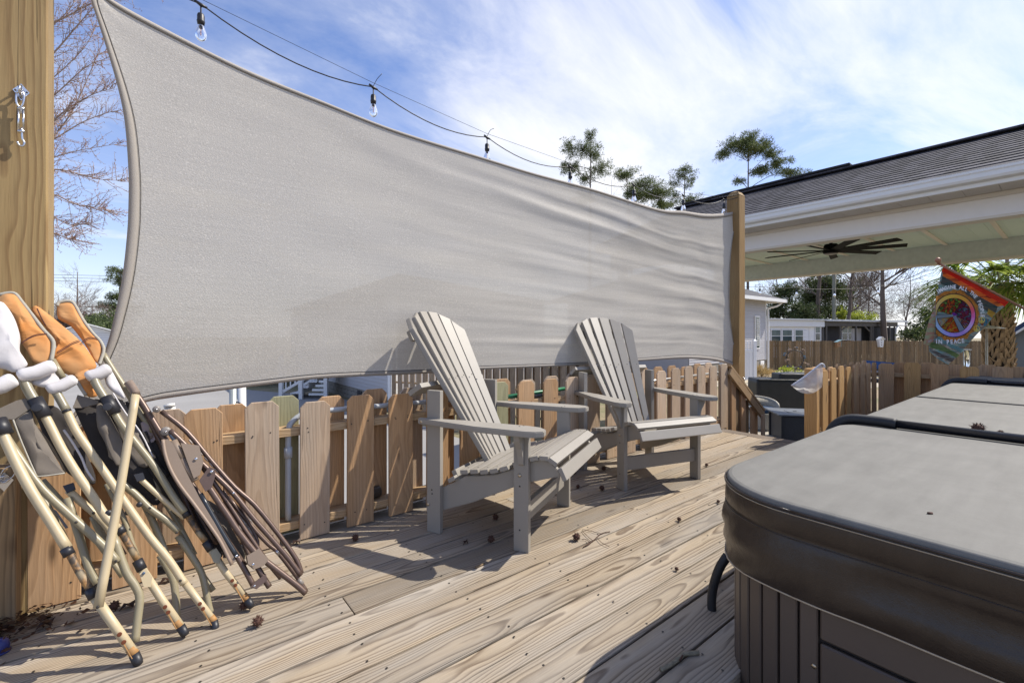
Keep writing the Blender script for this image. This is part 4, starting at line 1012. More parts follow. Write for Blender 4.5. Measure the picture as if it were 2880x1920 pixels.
# chair B
B_ = thing('folded_camp_chair', on_z(515, 1785), 'cream folded camp chair with a rusty leg and a wide tan cloth back', 'folding chair', GRP)
oB = -.02
ltube('upper_tube', [(66, 1046), (72, 1080), (92, 1118), (112, 1147)], oB - .02, .0165, olive_m, B_)
ltube('upright', [(112, 1147), (135, 1185), (174, 1262), (220, 1337), (258, 1392), (300, 1456), (332, 1486)], oB - .01, .0150, cream_m, B_)
ltube('collar', [(98, 1122), (128, 1172)], oB - .015, .0235, blk_m, B_, 0)
disc('collar_boss', 104, 1146, oB - .041, .014, .003, blk_m, B_)
ltube('tube_ring', [(332, 1480), (344, 1500)], oB, .0165, blk_m, B_, 0)
ltube('rusty_tube', [(340, 1492), (368, 1540), (396, 1586)], oB, .0122, rust_m, B_, 0)
ltube('tube_ring', [(386, 1574), (400, 1602)], oB, .0170, blk_m, B_, 0)
ltube('lower_leg', [(397, 1596), (458, 1690), (512, 1766)], oB, .0142, cream_m, B_, 0)
ltube('leg_end_rust', [(496, 1745), (509, 1763)], oB, .0147, rstain_m, B_, 0)
ltube('rubber_foot', [(507, 1760), (519, 1779), (523, 1786)], oB, [.0158, .0152, .012], blk_m, B_, 0)
flat('foot_clip', [(392, 1612), (410, 1598), (428, 1622), (424, 1650), (404, 1648)], oB - .016, .004, cream_m, B_)
disc('rivet', 404, 1611, oB - .019, .0045, .003, plain('blue_rivet', (.12, .17, .24), .4, .6), B_)
rustmarks(B_, 464, 1706, oB - .016, 0, 9, 15)
roll('armrest', (50, 1060), (156, 1026), oB - .03, .025, wcloth_m, B_)
cushion('arm_cloth', [(86, 1065), (140, 1048), (165, 1062), (168, 1085), (140, 1092), (95, 1082)], oB + .0, .012, wcloth_m, B_)
ltube('back_post', [(146, 1012), (176, 1062)], oB + .03, .0125, khaki_m, B_)
cushion('back_cloth', px5((0, 225), (40, 195), (110, 192), (190, 210), (250, 285), (400, 480), (520, 650), (625, 770), (638, 850), (615, 1030), (430, 1045), (330, 900), (250, 760), (200, 560), (80, 380), (-60, 300)), oB + .02, .034, orange_m, B_, seed=2)
ltube('back_piping', px5((-20, 215), (110, 190), (190, 205), (260, 290), (400, 470), (530, 640), (640, 760), (655, 860), (625, 1035)), oB + .012, .0068, ltan_m, B_)
ltube('back_seam', px5((265, 800), (360, 735), (450, 700), (575, 688)), oB - .023, .0018, seam_m, B_)
ltube('back_seam', px5((258, 812), (356, 748), (450, 713), (578, 698)), oB - .023, .0014, seam_m, B_)
ltube('rear_leg', [(450, 1560), (484, 1621), (494, 1675), (497, 1735)], oB + .06, .0132, khaki_m, B_)
ltube('cross_bar', [(192, 1378), (232, 1414), (270, 1446), (305, 1484), (330, 1530)], oB + .03, .0125, cream_m, B_)
flat('bar_cap', [(176, 1366), (206, 1356), (212, 1374), (188, 1386)], oB + .01, .02, blk_m, B_)
for x, y in ((263, 1442),): disc('bolt', x, y, oB + .014, .0042, .003, dark_m, B_)
ltube('rear_brace', [(262, 1450), (285, 1500), (320, 1560)], oB + .07, .0125, khaki_m, B_)
cushion('seat_cloth', [(95, 1150), (150, 1140), (190, 1180), (250, 1290), (270, 1350), (250, 1360), (190, 1330), (130, 1240)], oB + .06, .012, bag_m, B_)
ltube('cloth_edge', px6((780, 560), (880, 700), (1000, 900), (1060, 1050), (1150, 1180)), oB + .02, .004, MT['white_fabric'], B_)
ltube('brown_binding', px6((390, 400), (400, 480), (560, 660), (700, 880), (800, 1080)), oB + .01, .0035, plain('tan_binding', (.3, .24, .16), .8), B_)
# chair C
C_ = thing('folded_camp_chair', on_z(605, 1775), 'cream folded camp chair in the middle of the stack with its leg sleeve bolted halfway', 'folding chair', GRP)
oC = 0.
ltube('upper_tube', [(150, 1092), (160, 1106), (188, 1156)], oC - .02, .0145, olive_m, C_)
ltube('upright', [(188, 1156), (213, 1209), (250, 1264), (298, 1333), (350, 1410), (420, 1508), (474, 1573), (514, 1634), (518, 1640)], [0][0] + oC - .015, .0140, cream_m, C_)
ltube('tube_seam', [(186, 1153), (189, 1158)], oC - .02, .0149, blk_m, C_, 0)
ltube('lower_leg', [(512, 1628), (567, 1701), (603, 1748)], oC - .01, .0128, cream_m, C_, 0)
ltube('leg_end_rust', [(592, 1733), (602, 1747)], oC - .01, .0133, rstain_m, C_, 0)
ltube('rubber_foot', [(601, 1745), (606, 1768), (606, 1776)], oC - .01, [.0148, .0145, .011], blk_m, C_, 0)
disc('bolt', 507, 1632, oC - .033, .0045, .003, dark_m, C_); rustmarks(C_, 562, 1697, oC - .0245, 0, 9, 14)
roll('armrest', (132, 1098), (214, 1064), oC - .03, .0215, wcloth_m, C_)
cushion('back_cloth', px5((380, 395), (440, 345), (600, 455), (760, 585), (960, 755), (1080, 900), (1185, 1085), (1080, 1160), (900, 1210), (740, 1140), (650, 990), (690, 880), (660, 760), (560, 620), (440, 480)), oC + .035, .030, orange_m, C_, seed=5)
cushion('back_cloth_lower', px5((900, 1190), (1080, 1120), (1110, 1300), (1200, 1440), (1080, 1460), (960, 1300)), oC + .03, .014, orange_m, C_, seed=8)
ltube('back_seam', px5((690, 935), (800, 870), (880, 820), (980, 782)), oC - .003, .002, seam_m, C_); ltube('back_seam', px5((695, 915), (800, 852), (880, 803), (968, 768)), oC - .003, .0014, seam_m, C_)
ltube('back_seam', px5((455, 380), (500, 480), (560, 590)), oC + .005, .0022, seam_m, C_)
ltube('lower_piping', px5((930, 1250), (990, 1350), (1050, 1440)), oC + .02, .006, ltan_m, C_)
cushion('hanging_pouch', px6((1180, 260), (1240, 235), (1350, 400), (1500, 700), (1500, 880), (1430, 1000), (1290, 720), (1190, 520)), oC + .03, .014, taupe_m, C_)
flat('pouch_flap', px6((890, 290), (950, 130), (1100, 170), (1200, 200), (1200, 240), (1000, 290)), oC + .02, .006, taupe_m, C_)
cushion('seat_cloth', [(205, 1140), (300, 1125), (350, 1230), (430, 1330), (455, 1400), (430, 1420), (370, 1370), (300, 1345), (250, 1240)], oC + .07, .012, bag_m, C_)
ltube('rear_leg', [(500, 1506), (546, 1573), (568, 1614), (579, 1661), (586, 1700), (592, 1722)], oC + .05, .0128, khaki_m, C_)
ltube('cross_bar', [(330, 1350), (380, 1388), (420, 1428), (470, 1464), (503, 1494)], oC + .03, .0135, khaki_m, C_)
for x, y in ((421, 1428), (497, 1497), (504, 1528)): disc('bolt', x, y, oC + .013, .0042, .003, dark_m, C_)
ltube('rear_brace', [(420, 1440), (450, 1510), (475, 1580)], oC + .065, .0115, khaki_m, C_)
ltube('front_brace', [(389, 1341), (412, 1362), (460, 1405), (520, 1456)], oC + .015, .0105, cream_m, C_)
flat('bar_cap', [(376, 1334), (402, 1328), (408, 1346), (386, 1354)], oC + .0, .02, blk_m, C_)
disc('black_knob', 392, 1418, oC + .0, .009, .012, blk_m, C_); disc('black_knob', 360, 1440, oC + .0, .009, .012, blk_m, C_); disc('black_knob', 305, 1442, oC - .03, .010, .012, blk_m, C_)
# chair D
D_ = thing('folded_camp_chair', on_z(703, 1712), 'cream folded camp chair at the right of the stack beside the brown folding chair', 'folding chair', GRP)
oD = .02
ltube('upper_tube', [(262, 1050), (270, 1078), (290, 1112), (308, 1138)], oD - .03, .0155, olive_m, D_)
ltube('collar', [(298, 1116), (324, 1162)], oD - .03, .0215, blk_m, D_, 0); disc('collar_boss', 302, 1144, oD - .054, .014, .003, blk_m, D_)
ltube('upright', [(318, 1152), (340, 1190), (378, 1240), (434, 1312), (490, 1400), (520, 1440)], oD - .02, .0138, khaki_m, D_)
ltube('tube_ring', [(516, 1432), (528, 1452)], oD - .01, .0158, blk_m, D_, 0)
ltube('rusty_tube', [(524, 1444), (560, 1498), (588, 1534)], oD - .01, .0118, rust_m, D_, 0)
ltube('tube_ring', [(578, 1522), (594, 1546)], oD - .01, .0160, blk_m, D_, 0)
ltube('lower_leg', [(590, 1540), (634, 1608), (698, 1688)], oD - .01, .0132, cream_m, D_, 0)
ltube('leg_end_rust', [(684, 1671), (697, 1687)], oD - .01, .0137, rstain_m, D_, 0)
ltube('rubber_foot', [(694, 1684), (705, 1700), (709, 1708)], oD - .01, [.0150, .0148, .011], blk_m, D_, 0)
rustmarks(D_, 653, 1632, oD - .0255, 0, 9, 13)
flat('foot_clip', [(592, 1552), (608, 1540), (622, 1560), (616, 1584), (600, 1580)], oD - .026, .004, khaki_m, D_)
roll('armrest', (242, 1062), (310, 1034), oD - .03, .0235, wcloth_m, D_)
cushion('arm_cloth', [(290, 1030), (312, 1040), (330, 1070), (350, 1110), (348, 1120), (322, 1105), (298, 1080)], oD - .0, .010, wcloth_m, D_)
ltube('back_post', [(290, 995), (318, 1040), (352, 1092), (380, 1140), (430, 1215)], oD + .035, .0115, khaki_m, D_)
cushion('back_cloth', px5((700, 345), (730, 305), (850, 298), (905, 345), (1000, 520), (1120, 690), (1205, 780), (1255, 880), (1205, 1065), (1080, 890), (1000, 760), (850, 580), (710, 500)), oD + .03, .028, orange_m, D_, seed=11)
ltube('back_piping', px5((700, 350), (725, 305), (850, 290), (915, 335), (1010, 510), (1135, 680), (1225, 775), (1272, 880), (1240, 1000), (1215, 1065)), oD + .022, .0062, ltan_m, D_)
ltube('back_seam', px5((1005, 790), (1060, 750), (1120, 735), (1190, 755)), oD - .002, .002, seam_m, D_); ltube('back_seam', px5((1015, 806), (1066, 766), (1124, 750), (1195, 770)), oD - .002, .0014, seam_m, D_)
ltube('white_trim', [(318, 1105), (352, 1160), (395, 1215), (430, 1285)], oD - .015, .0028, wcloth_m, D_)
for x, y in ((440, 1404), (459, 1404)): disc('bolt', x, y, oD - .01, .004, .003, dark_m, D_)
# brown folding chair
E_ = thing('folded_brown_chair', on_z(860, 1672), 'brown folded chair with curved plastic arms at the right end of the stack', 'folding chair')
oE = .03
ltube('top_rail', [(360, 1074), (372, 1090), (383, 1108)], oE - .01, .0165, plain('brown_web', (.20, .15, .12), .85, var=.2, scale=80), E_)
ltube('back_tube', [(380, 1104), (403, 1138), (443, 1204), (470, 1245), (500, 1300)], oE - .005, .0125, brown_m, E_)
for x, y, r in ((440, 1150, .0125), (466, 1212, .0165)):
    c = lean(x, y, oE - .02); M = frame(c, X_, ez=Vector((.15, -1, .1)))
    w = lathe('pivot_roller', [(r, 0), (r, .016), (r * .9, .02), (r * .3, .021)], plain('grey_roller', (.20, .18, .165), .45), E_, M, 18)
    lathe('roller_screw', [(.003, .0212), (.003, .024)], steel_m, w, M, 8)
ltube('seat_tube', [(454, 1156), (524, 1212), (591, 1292), (660, 1370), (715, 1418), (782, 1500), (832, 1570), (848, 1612)], oE - .01, .0108, brown_m, E_)
ltube('seat_tube', [(478, 1210), (520, 1250), (569, 1304), (620, 1350), (659, 1390), (712, 1456), (763, 1514), (815, 1575), (846, 1618)], oE - .035, .0110, brown_m, E_)
ltube('front_leg', [(572, 1345), (585, 1366), (619, 1417), (645, 1455), (669, 1492), (708, 1542), (728, 1562), (782, 1604), (835, 1645), (860, 1668)], oE - .05, .0128, brown_m, E_)
ltube('rear_leg', [(640, 1395), (712, 1484), (755, 1530), (782, 1553), (835, 1622), (862, 1662)], oE - .0, .0088, brown_m, E_)
ltube('end_band', [(776, 1546), (786, 1558)], oE - .0, .0098, steel_m, E_, 0); ltube('end_band', [(838, 1628), (850, 1642)], oE - .0, .0105, MT['grey_roller'], E_, 0)
ltube('black_brace', [(563, 1388), (621, 1492), (667, 1566)], oE - .045, .0105, plain('charcoal_tube', (.02, .024, .03), .3), E_)
disc('rivet', 665, 1563, oE - .06, .005, .003, steel_m, E_)
ltube('lower_brace', [(664, 1560), (688, 1600), (714, 1648)], oE - .04, .0110, brown_m, E_); ltube('stub_leg', [(722, 1590), (742, 1625), (758, 1650)], oE - .03, .0118, brown_m, E_)
flat('foot_bracket', [(704, 1650), (716, 1636), (748, 1612), (752, 1630), (722, 1656)], oE - .05, .012, brown_m, E_); disc('rivet', 716, 1647, oE - .055, .004, .002, steel_m, E_)
flat('clamp', [(694, 1562), (728, 1542), (756, 1572), (742, 1590), (716, 1600), (698, 1585)], oE - .066, .03, brownp_m, E_); disc('rivet', 712, 1587, oE - .072, .005, .003, steel_m, E_)
armE = flat('plastic_arm', [(458, 1236), (464, 1262), (476, 1310), (507, 1366), (548, 1418), (590, 1476), (622, 1524), (652, 1588), (664, 1576), (640, 1535), (604, 1470), (563, 1402), (524, 1327), (486, 1246), (472, 1234)], oE - .055, .010, brownp_m, E_)
ltube('arm_rim', [(458, 1236), (464, 1275), (480, 1320), (507, 1366), (548, 1420), (590, 1478), (622, 1526), (652, 1588)], oE - .06, .0065, plain('brown_rim', (.26, .19, .14), .5), E_)
ltube('blue_grey_tube', [(478, 1214), (498, 1246)], oE - .03, .0105, nblue_m, E_, 0)
ltube('sleeve', [(486, 1240), (512, 1290)], oE - .04, .0175, brownp_m, E_, 0)
ltube('bag_tube', [(508, 1285), (548, 1352)], oE - .04, .0165, brownp_m, E_, 0)
flat('hinge_plate', [(508, 1245), (560, 1252), (572, 1300), (562, 1335), (545, 1345), (528, 1300)], oE - .062, .006, brownp_m, E_); disc('rivet', 551, 1290, oE - .066, .005, .003, steel_m, E_)
flat('hinge_plate', [(560, 1350), (588, 1312), (604, 1318), (606, 1336), (596, 1370), (578, 1382)], oE - .062, .005, brown_m, E_); disc('rivet', 595, 1326, oE - .068, .0055, .004, steel_m, E_); disc('rivet', 657, 1386, oE - .05, .004, .002, steel_m, E_)
ltube('spring_cable', [(628, 1378), (646, 1410), (640, 1430)], oE - .01, .005, brown_m, E_); ltube('spring_cable', [(668, 1400), (700, 1470), (725, 1520), (722, 1550)], oE - .01, .0062, brown_m, E_)
for k in range(9):
    x, y = 532 + k * 14.5, 1236 + k * 16.2; ltube('lacing', [(x, y), (x + 9, y + 11)], oE - .012, .0042, plain('tan_lace', (.42, .34, .28), .8) if k == 0 else MT['tan_lace'], E_, 0, 6)
cushion('web_seat', [(660, 1440), (690, 1440), (715, 1480), (722, 1520), (700, 1530), (675, 1500)], oE + .03, .006, plain('speckled_web', (.36, .33, .31), .7, var=.5, scale=120), E_)
ltube('seat_edge', [(405, 1215), (420, 1260), (445, 1310), (470, 1340)], oE + .02, .012, bag_m, E_)
cushion('pink_cloth', [(395, 1190), (415, 1180), (440, 1225), (425, 1245), (405, 1225)], oE + .02, .008, plain('mauve_cloth', (.30, .24, .23), .9), E_)
for nm, P_, o_, r_, m_, p_ in (
    ('inner_brace', [(300, 1360), (345, 1450), (372, 1530), (400, 1600)], .07, .010, khaki_m, C_), ('inner_brace', [(355, 1330), (420, 1450), (455, 1540)], .08, .010, khaki_m, C_),
    ('inner_brace', [(420, 1310), (452, 1390), (500, 1470), (548, 1560)], .07, .010, khaki_m, D_), ('back_leg', [(402, 1250), (470, 1400), (520, 1510), (560, 1600), (600, 1660)], .08, .011, khaki_m, D_),
    ('inner_brace', [(80, 1330), (150, 1450), (205, 1560)], .08, .010, khaki_m, A), ('inner_rod', [(395, 1120), (440, 1230), (500, 1350), (560, 1450), (610, 1530)], .06, .009, brown_m, E_),
    ('inner_rod', [(520, 1330), (580, 1420), (640, 1520), (690, 1590)], .03, .010, brown_m, E_), ('inner_rod', [(600, 1350), (650, 1440), (700, 1560), (740, 1620)], .02, .008, brown_m, E_),
    ('inner_rod', [(410, 1160), (455, 1250), (520, 1350), (585, 1450), (640, 1530)], .045, .009, brown_m, E_), ('inner_rod', [(560, 1300), (625, 1390), (690, 1490), (745, 1570), (790, 1625)], .01, .0095, brown_m, E_), ('inner_rod', [(345, 1150), (400, 1260), (450, 1350), (500, 1440)], .085, .010, khaki_m, D_),
    ('inner_brace', [(120, 1350), (200, 1440), (280, 1530), (345, 1620)], .09, .010, khaki_m, B_), ('inner_brace', [(240, 1380), (300, 1480), (350, 1560)], .085, .009, brown_m, C_),
    ('inner_rod', [(470, 1260), (530, 1360), (600, 1480), (650, 1560)], .02, .010, brown_m, E_), ('inner_rod', [(420, 1170), (470, 1290), (520, 1400), (560, 1500)], .05, .0115, brown_m, E_)):
    ltube(nm, P_, o_, r_, m_, p_)
cushion('dark_seat_cloth', [(352, 1130), (400, 1140), (450, 1200), (500, 1290), (560, 1390), (610, 1490), (630, 1550), (600, 1570), (540, 1480), (470, 1400), (420, 1330), (375, 1230)], .065, .016, bag_m, E_)
cushion('folded_web', [(560, 1400), (610, 1420), (660, 1500), (690, 1560), (670, 1580), (620, 1540), (580, 1470)], .07, .01, taupe_m, E_)
cushion('seat_cloth_fold', [(300, 1130), (345, 1125), (400, 1230), (430, 1300), (390, 1310), (340, 1230)], .055, .012, taupe_m, D_)

# ------------------------------------------------------------------ the covered patio
pav = thing('patio_roof', (10, 0, G), 'covered patio with dark shingle roof, white gutter and pale green ceiling', 'pavilion')
YA, YB = -9.0, 6.4
gX, gZ = 7.40, 2.82
ridgeX, ridgeZ = 10.4, 4.07; farX = 2 * ridgeX - gX
sl = (ridgeZ - gZ) / (ridgeX - gX); slen = math.hypot(ridgeX - gX, ridgeZ - gZ); nrows = 15
dv = Vector((ridgeX - gX, 0, ridgeZ - gZ)).normalized(); nv = Vector((-dv.z, 0, dv.x))
def course_me(L_, w, t):
    V = [(-L_ / 2, 0, 0), (L_ / 2, 0, 0), (L_ / 2, w, 0), (-L_ / 2, w, 0), (-L_ / 2, 0, t), (L_ / 2, 0, t), (L_ / 2, w, .002), (-L_ / 2, w, .002)]
    return mesh(V, [(3, 2, 1, 0), (4, 5, 6, 7), (0, 1, 5, 4), (1, 2, 6, 5), (2, 3, 7, 6), (3, 0, 4, 7)])
cm = course_me(YB - YA, slen / nrows + .03, .017)
for k in range(nrows):
    o_ = Vector((gX, (YA + YB) / 2, gZ + .03)) + dv * (slen * k / nrows) + nv * .004
    put('shingle_course', cm, shingle_m, pav, frame(o_, Vector((0, -1, 0)), ez=nv) @ Matrix.Translation((random.uniform(-.0, .0), 0, 0)))
V = [(gX, YA, gZ - .01), (gX, YB, gZ - .01), (ridgeX, YB, ridgeZ - .03), (ridgeX, YA, ridgeZ - .03), (farX, YA, gZ), (farX, YB, gZ)]
putw('roof_deck', mesh([Vector(v) for v in V], [(0, 3, 2, 1), (3, 4, 5, 2)]), shingle_m, pav)
put('ridge_cap', box_me(YB - YA, .3, .035, .008), shingle_m, pav, frame(Vector((ridgeX, (YA + YB) / 2, ridgeZ + .055)), Y_))
yv = on_x(2398, 490, ridgeX).y; put('ridge_vent', box_me(YB - yv - .3, .34, .05, .01), plain('black_ridge_vent', (.012, .012, .014), .8), pav, frame(Vector((ridgeX, (YB - .3 + yv) / 2, ridgeZ + .098)), Y_))
# gutter profile along Y
prof = [(0, 0), (-.10, .02), (-.115, .045), (-.115, .085), (-.125, .10), (-.125, .125), (-.115, .125), (-.11, .10), (0, .10)]
V = []; F = []
for y in (YA, YB):
    V += [Vector((gX + .03 + a, y, gZ - .115 + b * 1.12)) for a, b in prof]
n = len(prof)
F = [(i, (i + 1) % n, (i + 1) % n + n, i + n) for i in range(n)] + [tuple(range(n)), tuple(range(2 * n - 1, n - 1, -1))]
putw('gutter', mesh(V, F), gutter_m, pav)
bz = 2.372; nbX = 7.86
for y in [YA + .30 * k for k in range(int((YB - YA) / .30))]:
    blk('soffit_panel', (gX + .035, y, gZ - .150), (nbX - .01, y + .296, gZ - .138), soffit_m, pav, .002)
blk('fascia_board', (gX + .002, YA, gZ - .152), (gX + .034, YB, gZ - .002), gutter_m, pav, .002)
blk('frieze_board', (nbX - .03, YA, gZ - .205), (nbX - .002, YB, gZ - .152), soffit_m, pav, .002)
blk('near_beam', (nbX, YA, bz), (nbX + .2, YB, gZ - .14), beam_m, pav, .004)
blk('beam_bottom_trim', (nbX - .012, YA, bz - .004), (nbX + .212, YB, bz + .03), batt_m, pav, .002)
fX = 12.25; cz = 2.745
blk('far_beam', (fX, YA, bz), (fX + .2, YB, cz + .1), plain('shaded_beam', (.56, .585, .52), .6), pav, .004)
blk('far_beam_trim', (fX - .012, YA, bz - .004), (fX + .212, YB, bz + .035), batt_m, pav, .002)
y = YA
while y < YB:
    blk('ceiling_board', (nbX + .21, y, cz), (fX - .01, y + .199, cz + .012), ceil_m, pav, .0015); y += .2
for q in range(17): blk('ceiling_batten', (nbX + .22, -7.14 + .8 * q, cz - .022), (fX - .02, -7.08 + .8 * q, cz - .002), batt_m, pav)
for x in (nbX + .02, fX + .02):
    for y in (-7.2, 6.1): blk('column', (x, y, G), (x + .16, y + .16, bz - .006), white_m, pav, .005)
# ceiling fan
fc = Vector((9.72, 0, 0)); q = on_x(2337, 704, 9.72); fc = Vector((9.72, q.y, 2.50))
fan = thing('ceiling_fan', fc + Vector((0, 0, .24)), 'dark nine bladed ceiling fan under the pale green patio ceiling', 'ceiling fan')
lathe('motor', [(.05, .235), (.06, .22), (.03, .20), (.025, .13), (.10, .12), (.115, .08), (.115, .0), (.13, -.02), (.11, -.045)], fan_m, fan, Matrix.Translation(fc), 24)
lathe('light_disc', [(.105, -.046), (.10, -.058), (.06, -.066)], plain('fan_disc', (.22, .19, .17), .4), fan, Matrix.Translation(fc), 24)
for k in range(9):
    a = R(40 * k + 14)
    V, F = slab([Vector((.11, -.035, 0)), Vector((.25, -.055, 0)), Vector((1.07, -.075, 0)), Vector((1.09, .055, 0)), Vector((.25, .06, 0)), Vector((.11, .035, 0))], (0, 0, 1), .012)
    put('fan_blade', mesh(V, F), fan_m, fan, Matrix.Translation(fc + Vector((0, 0, .0))) @ Matrix.Rotation(a, 4, 'Z') @ Matrix.Rotation(R(-14), 4, 'X'))
# second light string beneath the far eave
J2 = [deep(x, y, 12.5) for x, y in ((2137, 806), (2240, 808), (2347, 812), (2470, 803), (2609, 790), (2767, 757))]
string_lights('string_lights', [deep(2040, 800, 12.5)] + J2 + [deep(2960, 720, 12.5)], J2, 'far string of bulbs hanging across the garden beyond the patio roof', wire_r=.004, sag=.03, scale=1.25, support=False)

# ------------------------------------------------------------------ things on the patio beyond the steps
ft = thing('fire_pit_table', (8.2, 3.6, G), 'dark square fire pit table with woven sides behind the railing post', 'table')
def gnd(x, y): return on_z(x, y, G + .03)
fp0 = deep(2183, 1240, 9.5); fp0.z = G + .03
axd = RGT.copy(); ayd = FWD.copy()
def lbox(name, c, sx, sy, sz, mat, par, rz=YAW - R(90), bev=.006):
    return put(name, box_me(sx, sy, sz, bev), mat, par, Matrix.Translation(c) @ Matrix.Rotation(rz, 4, 'Z'))
weave_m = plain('dark_weave', (.028, .028, .034), .5, var=.6, scale=46, bmp=.9)
tc_ = deep(2235, 1200, 9.75); tc_.z = G + .03
lbox('woven_body', tc_ + Vector((0, 0, .27)), .72, .72, .54, weave_m, ft, YAW - R(90) + R(-12))
for sx in (-1, 1):
    for sy in (-1, 1):
        d = Matrix.Rotation(YAW - R(102), 3, 'Z') @ Vector((sx * .365, sy * .365, .28)); lbox('corner_post', tc_ + d, .05, .05, .56, blk_m, ft, YAW - R(102))
tt = plain('slate_grey_top', (.14, .15, .165), .4, var=.1)
for k in range(5):
    d = Matrix.Rotation(YAW - R(102), 3, 'Z') @ Vector((0, -.37 + .185 * k, .578)); lbox('top_slat', tc_ + d, .92, .180, .03, tt, ft, YAW - R(102))
lbox('burner_lid', tc_ + Vector((0, 0, .598)), .34, .26, .008, tt, ft, YAW - R(102)); lbox('lid_handle', tc_ + Vector((0, 0, .606)), .07, .03, .006, blk_m, ft, YAW - R(102))
wk = thing('wicker_chair', deep(2150, 1200, 10.6), 'grey wicker patio chair with a blue cushion beside the fire pit table', 'chair')
wick_m = plain('grey_wicker', (.36, .34, .30), .7, var=.55, scale=75, bmp=.9)
wc = deep(2140, 1200, 10.9); wc.z = G + .03; Mw = Matrix.Translation(wc) @ Matrix.Rotation(YAW - R(90), 4, 'Z')
V = []; F = []
nn_ = 14
for j, (h, fl_) in enumerate(((0.02, .92), (.2, .97), (.36, 1.), (.40, 1.))):
    for k in range(nn_): a = 2 * math.pi * k / nn_; V.append((.36 * fl_ * math.cos(a), .36 * fl_ * math.sin(a), h))
for j in range(3):
    for k in range(nn_): a = j * nn_ + k; b = j * nn_ + (k + 1) % nn_; F.append((a, b, b + nn_, a + nn_))
F.append(tuple(3 * nn_ + k for k in range(nn_)))
put('woven_seat_base', mesh(V, F, True), wick_m, wk, Mw)
V = []; F = []
for k in range(17):
    a = math.pi * (-.12 + 1.24 * k / 16); h = .50 + .20 * math.sin(math.pi * k / 16) ** .6
    for r_, z_ in ((.36, .38), (.40, h), (.37, h + .015), (.33, .40)): V.append((r_ * math.cos(a), r_ * math.sin(a), z_))
for k in range(16):
    for q in range(4): a = k * 4 + q; b = k * 4 + (q + 1) % 4; F.append((a, a + 4, b + 4, b))
put('woven_back', mesh(V, F, True), wick_m, wk, Mw)
put('rolled_rim', mesh(*tube_geo([Vector((.385 * math.cos(math.pi * (-.12 + 1.24 * k / 16)), .385 * math.sin(math.pi * (-.12 + 1.24 * k / 16)), .515 + .20 * math.sin(math.pi * k / 16) ** .6)) for k in range(17)], .022, 8), smooth=True), plain('pale_wicker_rim', (.5, .47, .42), .6, var=.5, scale=90), wk, Mw)
put('cushion', box_me(.56, .56, .10, .04, 3), plain('navy_blue_cloth', (.025, .06, .13), .8, var=.15), wk, Mw @ Matrix.Translation((0, -.04, .455)))
gc = thing('covered_grill', deep(2190, 1140, 12.0), 'long grill under a black fabric cover behind the fire pit table', 'grill')
gcv = plain('black_grill_cover', (.014, .014, .015), .45, var=.4, scale=5, bmp=1.)
g0 = deep(2212, 1100, 12.2); g0.z = G + .03; Mg = Matrix.Translation(g0) @ Matrix.Rotation(YAW - R(90) - R(6), 4, 'Z')
def drape(name, lx, ly, z0, z1, seed, crown=0.):
    nx, ny, nz = 26, 10, 10; V = []; F = []
    P = dense(rrect(-lx / 2, lx / 2, -ly / 2, ly / 2, (.05,) * 4, 3), .06); Nn = normals2d(P); lv = []
    for j in range(nz + 1):
        t = j / nz; z = z1 + (z0 - z1) * t; lv.append([p + nn * (.02 * t + .035 * t * mn.noise(Vector((p.x * 6, p.y * 6, seed)))) + Vector((0, 0, z)) for p, nn in zip(P, Nn)])
    top = [[p - nn * .03 + Vector((0, 0, z1 + .015)) for p, nn in zip(P, Nn)], [p * .5 + Vector((0, 0, z1 + crown + .02 * mn.noise(p * 7))) for p in P]]
    V, F = ringloft(top[::-1] + lv, True); return put(name, mesh(V, F, True), gcv, gc, Mg)
drape('cover_skirt', 1.75, .62, 0.0, 1.05, 1.)
Mg0 = Mg; Mg = Mg @ Matrix.Translation((.22, .02, 0)); drape('cover_hood', 1.0, .5, .95, 1.19, 5., .03); Mg = Mg0
nt_ = thing('skimmer_net', deep(2265, 1060, 4.15), 'white mesh skimmer net hung upside down over the railing post', 'net')
net_m = bpy.data.materials.new('white_mesh'); net_m.use_nodes = True; t = net_m.node_tree; t.nodes.clear()
d1 = N(t, 'ShaderNodeBsdfTranslucent'); d1.inputs[0].default_value = (.8, .8, .8, 1); d2 = N(t, 'ShaderNodeBsdfDiffuse'); d2.inputs[0].default_value = (.8, .8, .8, 1)
x1 = N(t, 'ShaderNodeMixShader'); L(t, d1.outputs[0], x1.inputs[1]); L(t, d2.outputs[0], x1.inputs[2]); x2 = N(t, 'ShaderNodeMixShader')
tcn = N(t, 'ShaderNodeTexCoord'); L(t, ramp_(t, noise_(t, tcn.outputs['Object'], 9, 3), (.35, .50), (.65, .82)), x2.inputs[0]); x3 = N(t, 'ShaderNodeBsdfTransparent'); L(t, x3.outputs[0], x2.inputs[1]); L(t, x1.outputs[0], x2.inputs[2])
oo = N(t, 'ShaderNodeOutputMaterial'); L(t, x2.outputs[0], oo.inputs[0])
Zn = 4.06
rim = [deep(x, y, Zn) for x, y in ((2226, 1084), (2262, 1060), (2300, 1030), (2310, 1023), (2317, 1026), (2318, 1034))]
tube('rim', smoothpath(rim, 4), .008, plain('pale_grey_frame', (.55, .55, .58), .5), nt_, 8)
rm = smoothpath([deep(x, y, Zn) for x, y in ((2226, 1084), (2262, 1060), (2300, 1030), (2314, 1028))], 6); bmn = smoothpath([deep(x, y, Zn) for x, y in ((2228, 1086), (2252, 1103), (2284, 1106), (2313, 1088))], 6)
V = []; F = []; nR = len(rm); 
for j in range(9):
    for i in range(nR):
        f = j / 8; p = rm[i].lerp(bmn[min(i, len(bmn) - 1)], f); p = p + FWD * (-.05 * math.sin(math.pi * f) * math.sin(math.pi * i / (nR - 1)) + .006 * mn.noise(p * 40)); V.append(p)
